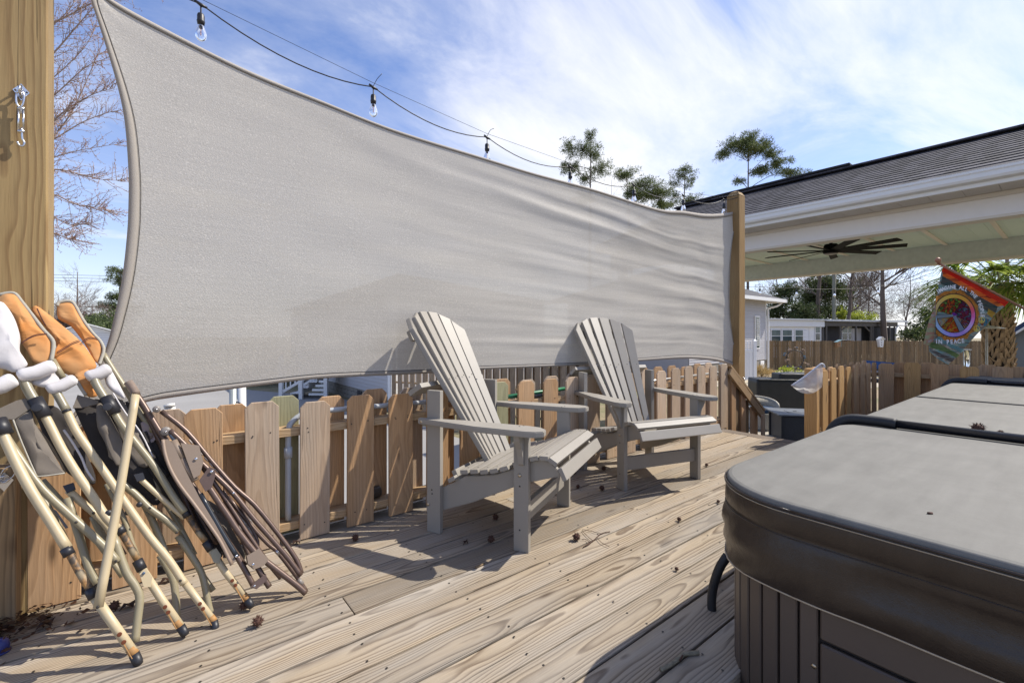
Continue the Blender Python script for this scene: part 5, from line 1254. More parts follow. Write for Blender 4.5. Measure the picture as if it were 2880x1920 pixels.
for j in range(8):
    for i in range(nR - 1): a = j * nR + i; F.append((a, a + 1, a + 1 + nR, a + nR))
putw('net_bag', mesh(V, F, True), net_m, nt_)
# wind spinner ring with leaves
ws = thing('garden_spinner', deep(2234, 1060, 16.), 'round metal garden spinner with leaves above the yellow green shrub', 'ornament')
cs = deep(2236, 1009, 16.); tube('hoop', ring_pts(cs, RGT, Z_, .31, 24), .014, blk_m, ws, 6)
tube('stake', [cs + Vector((0, 0, -.31)), Vector((cs.x, cs.y, G))], .014, blk_m, ws, 6)
V, F, V2, F2 = [], [], [], []
lfm = plain('bronze_leaf', (.30, .22, .17), .4, .6); lfb = plain('teal_leaf', (.02, .12, .22), .4, .3)
for k in range(26):
    a = k * .62 + .3; r = .31 + (.26 if k % 2 else .12) * ((k * 7 % 5) / 5); c = cs + RGT * (r * math.cos(a) * 1.1) + Z_ * (r * math.sin(a)); A_, B__ = (V2, F2) if k % 4 == 0 else (V, F)
    b0 = len(A_); s_ = .05
    for q in range(6): A_.append(c + RGT * (s_ * math.cos(q * 1.047)) + Z_ * (s_ * .55 * math.sin(q * 1.047)) - FWD * (.02 * (q % 2)))
    B__.append(tuple(range(b0, b0 + 6)))
    tube_geo([c, cs + (c - cs) * .6], .005, 4, False, V, F)
putw('bronze_leaves', mesh(V, F), lfm, ws); putw('blue_leaves', mesh(V2, F2), lfb, ws)
# ------------------------------------------------------------------ flag
ZF = 4.8
def fl_px(x, y, o=0.):              # cloth rippling about its hanging plane
    rp_ = .05 * math.sin((x - 2620) / 26.) * min(1, max(0, (y - 760) / 120.)) + .02 * math.sin((y + x * .4) / 22.)
    return deep(x, y, ZF + rp_ - o)
flag = thing('house_flag', deep(2840, 850, ZF), 'colourful peace sign flag hanging from a slanted wooden pole', 'flag')
tube('pole', [deep(2640, 741, ZF), deep(2900, 878, ZF - .1)], .0115, plain('stained_pole', (.36, .17, .10), .45), flag, 10)
lathe('finial', [(.012, 0), (.018, .012), (.013, .03), (.024, .045), (.028, .065), (.018, .085), (.004, .092)], MT['stained_pole'], flag, frame(deep(2641, 742, ZF), Y_, ez=deep(2620, 731, ZF) - deep(2641, 742, ZF)), 12)
outl = [(2655, 749), (2839, 847), (2825, 862), (2800, 882), (2776, 913), (2750, 937), (2711, 980), (2690, 1005), (2667, 1025), (2638, 1010), (2614, 988), (2612, 974), (2626, 960), (2631, 900), (2634, 850), (2640, 800), (2648, 762)]
def in_poly(x, y, P):
    c = False; j = len(P) - 1
    for i in range(len(P)):
        if (P[i][1] > y) != (P[j][1] > y) and x < (P[j][0] - P[i][0]) * (y - P[i][1]) / (P[j][1] - P[i][1]) + P[i][0]: c = not c
        j = i
    return c
def clothpatch(poly, o=0., step=6.):
    """fills a pixel outline with a triangulated cloth that follows the ripples"""
    bm = bmesh.new(); P = []
    for i in range(len(poly)):
        a, b = poly[i], poly[(i + 1) % len(poly)]; m = max(1, int(math.hypot(a[0] - b[0], a[1] - b[1]) / step))
        P += [(a[0] + (b[0] - a[0]) * k / m, a[1] + (b[1] - a[1]) * k / m) for k in range(m)]
    from mathutils.geometry import delaunay_2d_cdt
    pts = [Vector(p) for p in P]; n = len(pts)
    xs = [p[0] for p in P]; ys = [p[1] for p in P]
    y = min(ys) + step / 2
    while y < max(ys):
        x = min(xs) + step / 2
        while x < max(xs):
            if in_poly(x, y, P) and min((p[0] - x) ** 2 + (p[1] - y) ** 2 for p in P) > (step * .5) ** 2: pts.append(Vector((x, y)))
            x += step
        y += step
    r = delaunay_2d_cdt(pts, [(i, (i + 1) % n) for i in range(n)], [list(range(n))], 1, 1e-5)
    vs, fs = r[0], r[2]
    return mesh([fl_px(v.x, v.y, o) for v in vs], [tuple(f) for f in fs], True)
def flagmat(name, stops, scale=(3, 3, 60), rough=.7, detail=6, nscale=1.):
    m, t, b = newmat(name); tc = N(t, 'ShaderNodeTexCoord')
    n = noise_(t, mapping_(t, tc.outputs['Object'], scale, (0, R(-28), 0)), nscale, detail, .6, .6)
    c = mixc(t, 1.0, ramp_(t, n, *stops), (1.5, 1.45, 1.4), 'MULTIPLY'); L(t, c, b.inputs['Base Color']); b.inputs['Roughness'].default_value = rough
    tr = N(t, 'ShaderNodeBsdfTranslucent'); L(t, c, tr.inputs[0]); mx = N(t, 'ShaderNodeMixShader'); mx.inputs[0].default_value = .72
    out = [q for q in t.nodes if q.type == 'OUTPUT_MATERIAL'][0]
    L(t, b.outputs[0], mx.inputs[1]); L(t, tr.outputs[0], mx.inputs[2]); L(t, mx.outputs[0], out.inputs[0])
    return m
base_m = flagmat('painted_plank_print', [(.25, (.03, .06, .08)), (.40, (.16, .17, .17)), (.47, (.10, .22, .24)), (.53, (.32, .30, .27)), (.60, (.10, .08, .06)), (.70, (.20, .33, .36))], (4, 4, 26))
putw('cloth', clothpatch(outl), base_m, flag)
putw('folded_edge', clothpatch([(2636, 810), (2634, 850), (2631, 900), (2627, 955), (2614, 972), (2597, 968), (2604, 934), (2614, 898), (2628, 864)], -.03), flagmat('faded_print', [(.3, (.2, .2, .19)), (.45, (.22, .26, .16)), (.55, (.28, .12, .1)), (.65, (.25, .27, .28))], (6, 6, 22)), flag)
putw('red_band', clothpatch([(2655, 749), (2839, 847), (2825, 862), (2790, 845), (2740, 815), (2652, 768), (2649, 762)], .003), flagmat('red_print', [(.3, (.75, .02, .01)), (.6, (.80, .05, .02))], (4, 4, 30)), flag)
putw('orange_band', clothpatch([(2652, 762), (2742, 812), (2824, 858), (2806, 862), (2770, 842), (2728, 820), (2651, 776)], .004), flagmat('orange_print', [(.3, (.80, .12, .02)), (.5, (.85, .26, .05)), (.62, (.35, .05, .03))], (4, 4, 50)), flag)
putw('grey_band', clothpatch([(2651, 776), (2728, 820), (2806, 862), (2800, 882), (2780, 878), (2735, 848), (2700, 815), (2645, 798)], .0035), flagmat('grey_print', [(.3, (.035, .05, .055)), (.5, (.13, .12, .11)), (.65, (.04, .09, .10))], (4, 4, 40)), flag)
putw('yellow_patch', clothpatch([(2780, 868), (2800, 880), (2790, 894), (2776, 882)], .005), flagmat('yellow_print', [(.3, (.60, .30, .03)), (.6, (.65, .45, .08))]), flag)
putw('blue_patch', clothpatch([(2758, 892), (2784, 898), (2772, 918), (2756, 912)], .005), flagmat('blue_print', [(.3, (.02, .10, .22)), (.5, (.05, .25, .35)), (.65, (.3, .1, .05))], (20, 20, 20)), flag)
for nm, P_, st in (('blue_stripe', [(2640, 946), (2700, 978), (2712, 984), (2704, 992), (2640, 958), (2626, 956)], [(.35, (.16, .33, .36)), (.6, (.25, .42, .46))]), ('green_stripe', [(2618, 962), (2640, 966), (2700, 998), (2690, 1006), (2660, 990), (2614, 976)], [(.35, (.10, .18, .06)), (.6, (.24, .32, .14))]),
                   ('white_stripe', [(2614, 978), (2655, 998), (2686, 1010), (2678, 1017), (2640, 1002), (2615, 986)], [(.35, (.30, .33, .33)), (.6, (.12, .05, .04))])):
    putw(nm, clothpatch(P_, .004), flagmat(nm, st, (6, 6, 60)), flag)
CX, CY = 2683, 887
FX = lambda y: 2632
def circ(r, n=40, ry=1.0): return [(max(CX + r * math.cos(2 * math.pi * k / n), 2632 + .2 * (k % 3)), CY + ry * r * math.sin(2 * math.pi * k / n)) for k in range(n)]
def annulus(name, r0, r1, o, mat, segs=48, a0=0., a1=360., jag=0.):
    V, F = [], []
    for k in range(segs + 1):
        a = R(a0 + (a1 - a0) * k / segs)
        for r in (r0, (r0 + r1) / 2, r1 + jag * (random.random() - .5)): V.append(fl_px(max(CX + r * math.cos(a), 2632), CY + r * math.sin(a), o))
    for k in range(segs):
        for q in range(2): F.append((k * 3 + q, k * 3 + q + 1, k * 3 + q + 4, k * 3 + q + 3))
    return putw(name, mesh(V, F, True), mat, flag)
annulus('orange_fringe', 61, 72, .006, flagmat('fringe_print', [(.3, (.58, .17, .03)), (.5, (.66, .30, .06)), (.62, (.35, .12, .04))], (40, 40, 40)), jag=7)
blkp = plain('black_print', (.01, .01, .01), .7)
annulus('ring_outline', 59.5, 62, .0075, blkp)
def rainbow():
    m, t, b = newmat('rainbow_print'); tc = N(t, 'ShaderNodeTexCoord')
    g = N(t, 'ShaderNodeSeparateXYZ'); L(t, mapping_(t, tc.outputs['Object'], (1, 1, 1), (0, 0, -(YAW - R(90)))), g.inputs[0])
    a = math_(t, 'ARCTAN2', g.outputs[2], g.outputs[0]); f = math_(t, 'ADD', math_(t, 'DIVIDE', a, 6.2832), .5)
    f = math_(t, 'ADD', f, math_(t, 'MULTIPLY', math_(t, 'SUBTRACT', noise_(t, tc.outputs['Object'], 40, 2), .5), .10))
    L(t, ramp_(t, f, (.0, (.35, .50, .62)), (.15, (.30, .45, .70)), (.27, (.35, .22, .62)), (.38, (.55, .35, .60)), (.48, (.62, .12, .38)), (.56, (.65, .06, .10)), (.66, (.66, .30, .03)), (.80, (.62, .42, .05)), (.92, (.55, .40, .15))), b.inputs['Base Color'])
    b.inputs['Roughness'].default_value = .7; return m
annulus('rainbow_ring', 49, 59.5, .0075, rainbow())
annulus('inner_outline', 47.5, 49.2, .0085, blkp)
tree_pm = [flagmat('emblem_print_%s' % n_, st, (28, 28, 28), nscale=1.) for n_, st in (('warm', [(.34, (.55, .30, .03)), (.45, (.45, .03, .02)), (.53, (.03, .02, .02)), (.6, (.10, .30, .06)), (.7, (.6, .45, .05))]), ('cool', [(.34, (.03, .06, .3)), (.45, (.30, .02, .03)), (.53, (.02, .02, .05)), (.6, (.12, .28, .40)), (.7, (.5, .12, .05))]), ('fire', [(.34, (.6, .15, .01)), (.47, (.50, .02, .01)), (.56, (.6, .4, .04)), (.68, (.05, .1, .03))]), ('field', [(.34, (.20, .35, .12)), (.47, (.60, .32, .08)), (.56, (.30, .42, .45)), (.68, (.5, .1, .04))]))]
def wedge(name, a0, a1, mat):
    V = [fl_px(CX, CY, .007)]; F = []
    for k in range(15):
        a = R(a0 + (a1 - a0) * k / 14)
        for r in (24, 48): V.append(fl_px(max(CX + r * math.cos(a), 2632), CY + r * math.sin(a), .007))
    for k in range(14): F += [(0, 1 + 2 * k, 3 + 2 * k), (1 + 2 * k, 2 + 2 * k, 4 + 2 * k, 3 + 2 * k)]
    putw(name, mesh(V, F, True), mat, flag)
# peace sign: rays run to the upper right, lower right, lower left and left
wedge('emblem_sector', -165, -52, tree_pm[0]); wedge('emblem_sector', -46, 52, tree_pm[1]); wedge('emblem_sector', 20, 60, tree_pm[3]); wedge('emblem_sector', 64, 128, tree_pm[2]); wedge('emblem_sector', 130, 178, tree_pm[3])
pale = flagmat('pale_blue_print', [(.3, (.35, .48, .60)), (.6, (.45, .55, .62))])
for a_, w_, mt in ((-52, 6, tree_pm[1]), (62, 7, pale), (128, 6.5, tree_pm[2]), (176, 5, pale)):
    d = Vector((math.cos(R(a_)), math.sin(R(a_)))); nn = Vector((-d.y, d.x))
    for nm, w2, o2, m2 in (('ray_outline', w_ + 1.6, .0085, blkp), ('peace_ray', w_, .0095, mt)):
        P_ = [Vector((CX, CY)) + nn * w2 * .6, Vector((CX, CY)) + d * 48 + nn * w2, Vector((CX, CY)) + d * 48 - nn * w2, Vector((CX, CY)) - nn * w2 * .6]
        V = [fl_px(max(p.x, 2632), p.y, o2) for p in P_]; putw(nm, mesh(V, [(0, 1, 2, 3)]), m2, flag)
V = [fl_px(CX + r_ * math.cos(k * .524), CY + r_ * math.sin(k * .524), .011) for r_ in (9,) for k in range(12)]; putw('emblem_centre', mesh(V, [tuple(range(12))]), flagmat('centre_print', [(.3, (.10, .08, .5)), (.5, (.35, .05, .5)), (.65, (.5, .5, .05))], (30, 30, 30)), flag)
for sx_, sy_ in ((2761, 900), (2747, 924)):
    V = []; F = []
    for k in range(13):
        a = k * .5236
        for r_ in (7, 8.6): V.append(fl_px(sx_ + r_ * math.cos(a), sy_ + r_ * math.sin(a), .009))
    for k in range(12): F.append((k * 2, k * 2 + 1, k * 2 + 3, k * 2 + 2))
    for q in (90, 270, 45, 135): 
        d = Vector((math.cos(R(q)), math.sin(R(q)))); nn = Vector((-d.y, d.x)) * .8; b0 = len(V); o_ = Vector((sx_, sy_)); V += [fl_px(*(o_ + nn), .009), fl_px(*(o_ + d * 7 + nn), .009), fl_px(*(o_ + d * 7 - nn), .009), fl_px(*(o_ - nn), .009)]; F.append((b0, b0 + 1, b0 + 2, b0 + 3))
    putw('small_peace_sign', mesh(V, F), fl, flag)
lit_m = plain('white_print', (.75, .75, .75), .7, var=.02)
def glyph(ch, px, py, ang, size, o=.013, bold=.015):
    cu = bpy.data.curves.new('glyph', 'FONT'); cu.body = ch; cu.size = 1; cu.align_x = 'CENTER'; cu.align_y = 'CENTER'; cu.offset = bold; cu.resolution_u = 3
    ob = bpy.data.objects.new('tmp', cu)
    src = ob.to_mesh(); me = mesh([v.co.copy() for v in src.vertices], [tuple(p.vertices) for p in src.polygons]); ob.to_mesh_clear(); bpy.data.objects.remove(ob); bpy.data.curves.remove(cu)
    ca, sa = math.cos(ang), math.sin(ang)
    for v in me.vertices:
        x, y = v.co.x * size * .95, v.co.y * size * 1.1
        v.co = fl_px(px + x * ca - y * -sa * -1 if False else px + x * ca + y * sa, py + x * sa - y * ca, o)
    me.materials.clear(); putw('letter', me, lit_m, flag)
txt = 'IMAGINE ALL THE PEOPLE'
angs = [R(124 - 5.95 * k) for k in range(len(txt))]
for ch, a in zip(txt, angs):
    if ch == ' ': continue
    px_ = CX + 80 * math.cos(a); py_ = CY - 80 * math.sin(a)
    if px_ < 2638: continue
    glyph(ch, px_, py_, math.pi / 2 - a, 13.5, bold=.03)
for k, ch in enumerate('IN PEACE'):
    if ch == ' ': continue
    x = 2634 + k * 10.6; glyph(ch, x, 961 + (-.02 * (x - 2670)) - .002 * (x - 2670) ** 2 + 1, R(-4 + (k - 3.5) * -1.), 15.5, bold=.03)
# ------------------------------------------------------------------ trees
def tubes_me(segs, n=5):
    V, F = [], []
    for pts, rs in segs: tube_geo(pts, rs, n, False, V, F)
    return mesh(V, F, True)
def puff(V, F, c, r, n, ln, wd, rnd, up=.0):
    for k in range(n):
        d = Vector((rnd.gauss(0, 1), rnd.gauss(0, 1), rnd.gauss(0, .8) + up)).normalized(); p = c + d * r * rnd.uniform(.1, 1)
        e = (d + Vector((rnd.uniform(-.6, .6), rnd.uniform(-.6, .6), rnd.uniform(-.6, .6)))).normalized(); s = e.orthogonal().normalized(); s.rotate(Matrix.Rotation(rnd.random() * 6.28, 3, e))
        b0 = len(V); V += [p - s * wd * .5, p + e * ln * .5 + s * wd * .5, p + e * ln, p + e * ln * .5 - s * wd * .5]; F.append((b0, b0 + 1, b0 + 2, b0 + 3))
def blobtree(name, z, tx, ty_base, blobs, leafm, label, cat='tree', group=None, trunk_r=.18, ln=.35, wd=.07, dens=1., seed=1, puffr=.45, barkm=None, lean_=0., per=34):
    """trunk at pixel tx, foliage in clumps whose places are given as (x, y, rx, ry) in photograph pixels at depth z"""
    rnd = random.Random(seed); mpp = z / 1280.
    base = deep(tx, 937, z); base.z = G
    top = deep(blobs[0][0], blobs[0][1], z)
    o = thing(name, base, label, cat, group)
    tr = []
    ctl = [base, base.lerp(top, .5) + Vector((rnd.uniform(-.2, .2), rnd.uniform(-.2, .2), 0)) + RGT * lean_, top]
    tk = smoothpath(ctl, 8); rs = [trunk_r * (1 - .82 * k / (len(tk) - 1)) for k in range(len(tk))]; tr.append((tk, rs))
    V, F = [], []
    for bi, (bx, by, rx, ry) in enumerate(blobs):
        dz = rnd.uniform(-.5, .5) * rx * mpp * (0 if bi == 0 else 1.2); c = deep(bx, by, z) + FWD * dz
        R1, R2 = rx * mpp, ry * mpp
        j = min(range(len(tk)), key=lambda q: abs(tk[q].z - (c.z - R2 * .4 - (c - Vector((top.x, top.y, c.z))).length * .45)))
        mid = tk[j].lerp(c, .55) + Vector((0, 0, .1 * (c - tk[j]).length)); r0 = min(rs[j] * .6, trunk_r * .4)
        tr.append((smoothpath([tk[j], mid, c], 4), [r0 * (1 - .8 * q / 8) for q in range(9)]))
        npf = max(4, int(dens * (R1 * R2) / (puffr ** 2) * 5.))
        for q in range(npf):
            d = Vector((rnd.gauss(0, 1), rnd.gauss(0, 1), rnd.gauss(0, 1))).normalized() * rnd.uniform(.25, 1.22)
            pc = c + RGT * d.x * R1 + FWD * d.y * R1 + Z_ * d.z * R2
            kn_ = c.lerp(pc, .45) + Vector((0, 0, -.06)); tr.append(([c, kn_, pc], [r0 * .3, r0 * .2, r0 * .08]))
            pr_ = puffr * rnd.uniform(.45, 1.05)
            puff(V, F, pc, pr_, int(per * .8), ln, wd, rnd, .3)
            for w_ in range(2):
                pq = kn_.lerp(pc, rnd.uniform(.4, .9)) + Vector((rnd.gauss(0, 1), rnd.gauss(0, 1), rnd.gauss(0, .6))) * pr_ * .9; puff(V, F, pq, pr_ * .6, int(per * .4), ln, wd, rnd, .3)
    tp_ = tubes_me(tr); putw('trunk', tp_, barkm or bark_m, o); cr = putw('crown', mesh(V, F), leafm, o)
    return o
PG = 'tall pines beyond the shade sail'
blobtree('pine_tree', 48, 1660, 0, [(1662, 385, 16, 22), (1650, 425, 38, 26), (1600, 415, 20, 26), (1612, 465, 34, 22), (1675, 440, 20, 16), (1690, 470, 38, 20), (1590, 465, 14, 12), (1655, 495, 30, 18), (1640, 560, 24, 20), (1664, 560, 14, 12)], pine_m, 'tall open pine, leftmost of the pines above the sail', group=PG, seed=3, puffr=0.27, ln=0.31, wd=.042, per=26, dens=0.55)
blobtree('pine_tree', 46, 1790, 0, [(1762, 485, 30, 14), (1745, 500, 22, 12), (1810, 520, 40, 20), (1850, 545, 44, 24), (1800, 555, 50, 20), (1770, 540, 24, 14), (1860, 575, 30, 14)], pine_m, 'broad dense pine low behind the sail, between the open pine and the slim one', group=PG, seed=5, puffr=0.30, ln=0.31, wd=.042, per=30, dens=0.74)
blobtree('pine_tree', 50, 1925, 0, [(1927, 475, 22, 10), (1920, 492, 36, 12), (1950, 500, 16, 10), (1905, 512, 24, 8), (1935, 522, 14, 7), (1900, 545, 20, 10), (1930, 568, 42, 14), (1880, 575, 34, 12), (1965, 576, 14, 8)], pine_m, 'slim pine with a small round top left of the far post', group=PG, seed=8, puffr=0.26, ln=0.28, wd=.042, per=26, dens=0.60)
blobtree('pine_tree', 45, 2104, 0, [(2105, 400, 42, 18), (2060, 415, 38, 14), (2150, 412, 28, 16), (2040, 432, 30, 12), (2110, 428, 50, 16), (2165, 440, 26, 12), (2185, 462, 34, 14), (2140, 482, 32, 13), (2215, 487, 34, 12), (2250, 497, 24, 9), (2085, 508, 18, 8), (2230, 515, 30, 8)], pine_m, 'large umbrella shaped pine right of the far sail post', group=PG, seed=11, puffr=0.26, ln=0.31, wd=.042, per=28, dens=0.85)
blobtree('pine_tree', 42, 340, 0, [(340, 765, 34, 12), (315, 785, 26, 9), (352, 800, 28, 9), (322, 835, 22, 10), (350, 835, 24, 12), (300, 860, 26, 12), (345, 870, 40, 22), (335, 900, 40, 22)], pine_m, 'dark pine beside the left edge of the sail', group='trees low on the left', seed=21, puffr=0.24, ln=0.26, wd=.042, per=30, dens=0.81)
for i, (bl, z, tx, sd_, lb) in enumerate([([(300, 925, 44, 34), (262, 905, 34, 20), (330, 950, 40, 24), (270, 950, 30, 24)], 30, 300, 31, 'dark olive shrubby tree above the white gable on the left'), ([(200, 905, 60, 26), (160, 930, 40, 26)], 34, 180, 32, 'low brown green thicket tree behind the folded chairs')]):
    blobtree('evergreen_tree', z, tx, 0, bl, ever_m if i == 0 else twig_m, lb, group='trees low on the left', seed=sd_, puffr=.4, ln=.16, wd=.10, per=34, dens=1.1)
blobtree('thicket_tree', 38, 190, 0, [(170, 880, 46, 50), (225, 885, 46, 44), (150, 920, 40, 36), (275, 880, 40, 30), (210, 930, 60, 30)], twig_m, 'brown leafless thicket tree behind the orange cloth backs', group='trees low on the left', seed=95, puffr=.6, ln=.5, wd=.022, per=30, dens=.8, trunk_r=.1)
blobtree('evergreen_tree', 33, 262, 0, [(258, 925, 46, 26), (225, 945, 40, 20), (310, 905, 30, 40)], ever_m, 'olive evergreen low beside the white gable on the left', group='trees low on the left', seed=96, puffr=.4, ln=.16, wd=.1, per=26, dens=.6)
# evergreens and understorey behind the long fence at the right
EG = 'trees behind the long garden fence'
for i, (bl, z, tx, mt, lb) in enumerate([
    ([(2190, 860, 34, 44), (2205, 820, 30, 30), (2170, 885, 30, 22)], 46, 2195, ever_m, 'dark evergreen tree right above the corner of the grey house'),
    ([(2320, 800, 44, 34), (2290, 840, 44, 36), (2350, 815, 36, 30), (2300, 880, 50, 24)], 48, 2320, ever_m, 'big bushy evergreen tree above the white part of the mobile home'),
    ([(2250, 870, 40, 32), (2270, 895, 50, 16)], 44, 2255, ever_m, 'round green tree low between two evergreens above the mobile home roof'),
    ([(2375, 885, 40, 18), (2400, 895, 40, 12)], 46, 2385, bush_m, 'yellow green shrub rising over the mobile home roof by the utility pole'),
    ([(2600, 930, 50, 26), (2560, 945, 46, 22), (2620, 890, 26, 22), (2640, 950, 30, 18)], 34, 2590, ever_m, 'dark glossy evergreen behind the fence left of the flag')]):
    blobtree('evergreen_tree', z, tx, 0, bl, mt, lb, group=EG, seed=40 + i, puffr=.42, ln=.17, wd=.11, per=36, dens=1.1)
for i, (bl, z, tx, lb) in enumerate([
    ([(2420, 850, 60, 50), (2400, 820, 50, 30), (2450, 880, 50, 24)], 54, 2425, 'brown leafless thicket tree behind the mobile home porch'),
    ([(2230, 830, 50, 40), (2160, 840, 40, 40)], 56, 2215, 'brown leafless thicket tree above the grey house gutter'),
    ([(2540, 850, 50, 50), (2600, 860, 60, 50)], 56, 2560, 'reddish brown leafless thicket tree left of the flag'),
    ([(2340, 850, 70, 50), (2300, 800, 60, 40), (2400, 790, 60, 30)], 58, 2345, 'tall grey brown leafless thicket tree in the middle of the garden skyline')]):
    blobtree('thicket_tree', z, tx, 0, bl, twig_m, lb, group=EG, seed=90 + i, puffr=.7, ln=.6, wd=.026, per=30, dens=.85, trunk_r=.12)
blobtree('evergreen_tree', 50, 2370, 0, [(2370, 830, 40, 40), (2350, 870, 46, 26), (2400, 800, 26, 24)], ever_m, 'loose evergreen tree just right of the utility pole', group=EG, seed=97, puffr=.45, ln=.18, wd=.11, per=22, dens=.5)
def bare(name, z, base_px, top_px, label, seed, spread=.5, r0=.16, depth=5, m=None, group=None, buds=None, n0=9, twigl=1.0, cat='tree'):
    rnd = random.Random(seed); segs = []; tips = []
    base = deep(base_px[0], 937, z); base.z = G; top = deep(*top_px, z); H = (top - base).length
    def grow(p, d, l, r, k):
        pts = [p]; q = p; dd = d.copy()
        ns = 4
        for i in range(ns):
            dd = (dd + Vector((rnd.uniform(-.16, .16), rnd.uniform(-.16, .16), rnd.uniform(-.08, .14)))).normalized(); q = q + dd * l / ns; pts.append(q)
        segs.append((pts, [r * (1 - .5 * i / ns) for i in range(ns + 1)]))
        if k == 0: tips.append(pts); return
        nb_ = 3 if k > 1 else 4
        for i in range(nb_):
            j = rnd.randint(1, ns); s = dd.cross(Vector((rnd.uniform(-1, 1), rnd.uniform(-1, 1), rnd.uniform(-1, 1)))).normalized()
            nd = (dd * rnd.uniform(.5, .9) + s * rnd.uniform(.5, .95) * spread * 1.6 + Vector((0, 0, .12))).normalized(); grow(pts[j], nd, l * rnd.uniform(.55, .8), r * .52, k - 1)
        grow(q, (dd + Vector((rnd.uniform(-.2, .2), rnd.uniform(-.2, .2), .1))).normalized(), l * .75, r * .5, k - 1)
    tk = smoothpath([base, base.lerp(top, .4) + RGT * rnd.uniform(-.15, .15), base.lerp(top, .7) + RGT * rnd.uniform(-.2, .2), top], 5)
    rs = [r0 * (1 - .85 * i / (len(tk) - 1)) for i in range(len(tk))]; segs.append((tk, rs))
    for i in range(n0):
        j = int(len(tk) * (.36 + .6 * i / n0)); j = min(j, len(tk) - 2); a = rnd.random() * 6.28
        nd = Vector((math.cos(a), math.sin(a), rnd.uniform(.25, .8))).normalized(); grow(tk[j], nd, H * .17 * twigl * (1.25 - .6 * i / n0), rs[j] * .45, depth - 2)
    o = thing(name, base, label, cat, group); tag(putw('trunk_and_limbs', tubes_me(segs, 4), m or gbark_m, o))
    if buds:
        V, F = [], []
        for pts in tips:
            for p in pts[1:]:
                if rnd.random() < .8: puff(V, F, p, .03, 2, .05 * buds, .03 * buds, rnd)
        putw('buds', mesh(V, F), bud_m, o)
    return o
bare('bare_tree', 40, (2490, 0), (2478, 640), 'large bare tree with a thick trunk behind the mobile home porch', 51, r0=.34, depth=5, n0=12, group=EG, m=bark_m)
bare('bare_tree', 44, (2365, 0), (2415, 690), 'leaning bare trunk between the evergreens and the utility pole', 52, r0=.26, depth=5, n0=9, group=EG, m=bark_m)
bare('bare_tree', 46, (2300, 0), (2310, 640), 'straight dark trunk standing among the evergreens', 57, r0=.28, depth=5, n0=8, group=EG, m=bark_m)
bare('bare_tree', 52, (2440, 0), (2440, 780), 'fine brown leafless tree right of the utility pole', 53, r0=.14, depth=5, n0=14, spread=.6, group=EG)
bare('bare_tree', 50, (2215, 0), (2180, 730), 'thin bare tree beside the far house eave', 54, r0=.14, depth=5, n0=10, group=EG)
bare('bare_tree', 52, (2545, 0), (2560, 770), 'spindly bare tree left of the flag', 55, r0=.12, depth=5, n0=12, spread=.6, group=EG)
bare('bare_tree', 50, (2400, 0), (2395, 740), 'twiggy bare tree directly left of the utility pole', 71, r0=.13, depth=5, n0=14, spread=.6, group=EG)
bare('bare_tree', 54, (2270, 0), (2262, 745), 'twiggy bare tree between the far house and the bushy evergreen', 72, r0=.13, depth=5, n0=14, spread=.6, group=EG)
bare('bare_tree', 42, (215, 0), (218, 765), 'slender bare tree rising above the thicket beside the left post', 61, r0=.13, depth=5, n0=12, group='trees low on the left', twigl=.8)
bare('bare_tree', 40, (160, 0), (165, 830), 'hazy bare tree touching the left post', 62, r0=.12, depth=5, n0=12, spread=.7, group='trees low on the left', twigl=.8)
bare('bare_tree', 40, (255, 0), (262, 850), 'low bare tree left of the dark pine', 63, r0=.1, depth=5, n0=12, spread=.7, group='trees low on the left', twigl=.8)
bare('bare_tree', 60, (1718, 0), (1720, 505), 'faint bare tree between the first two pines', 64, r0=.12, depth=5, n0=10, group=PG, twigl=.7)
bare('bare_tree', 24, (2830, 0), (2840, 420), 'budding tree top showing over the patio roof ridge', 65, r0=.12, depth=5, n0=8, group='trees over the patio roof', buds=1.0, twigl=.45)
# budding tree whose limbs reach in from behind the left post
rnd = random.Random(77); segs = []; V, F = [], []
bt0 = deep(-260, 937, 7.5); bt0.z = G
mp = thing('budding_tree', bt0, 'tree with thin twigs and red buds reaching out from behind the left post', 'tree')
ZT = 7.5
trk = smoothpath([bt0, deep(-230, 700, ZT), deep(-200, 300, ZT), deep(-170, -150, ZT)], 5); segs.append((trk, [.12 * (1 - .6 * i / (len(trk) - 1)) for i in range(len(trk))]))
limbs = [[(-215, 560), (60, 430), (150, 392), (230, 345), (300, 318), (352, 308)], [(-215, 560), (100, 420), (170, 360), (215, 290), (255, 200), (290, 120)], [(-200, 330), (60, 230), (150, 150), (215, 75), (270, 10), (300, -60)],
         [(-215, 600), (60, 520), (150, 478), (230, 492), (290, 505), (358, 508)], [(-215, 620), (80, 560), (150, 548), (215, 575), (285, 585), (300, 590)], [(-190, 200), (80, 90), (180, 50), (260, 10), (380, -30), (430, -20)],
         [(-215, 620), (80, 600), (150, 612), (200, 632), (246, 630)], [(-215, 500), (60, 330), (150, 270), (240, 190), (300, 165)], [(-200, 400), (80, 260), (160, 210), (240, 130), (270, 70)], [(-215, 560), (90, 470), (160, 440), (240, 420), (330, 405)],
         [(-200, 300), (80, 130), (150, 70), (200, 20), (230, -50)], [(-215, 640), (90, 640), (145, 655), (185, 668), (205, 672)], [(-215, 520), (80, 400), (150, 340), (200, 300), (270, 262), (320, 250)]]
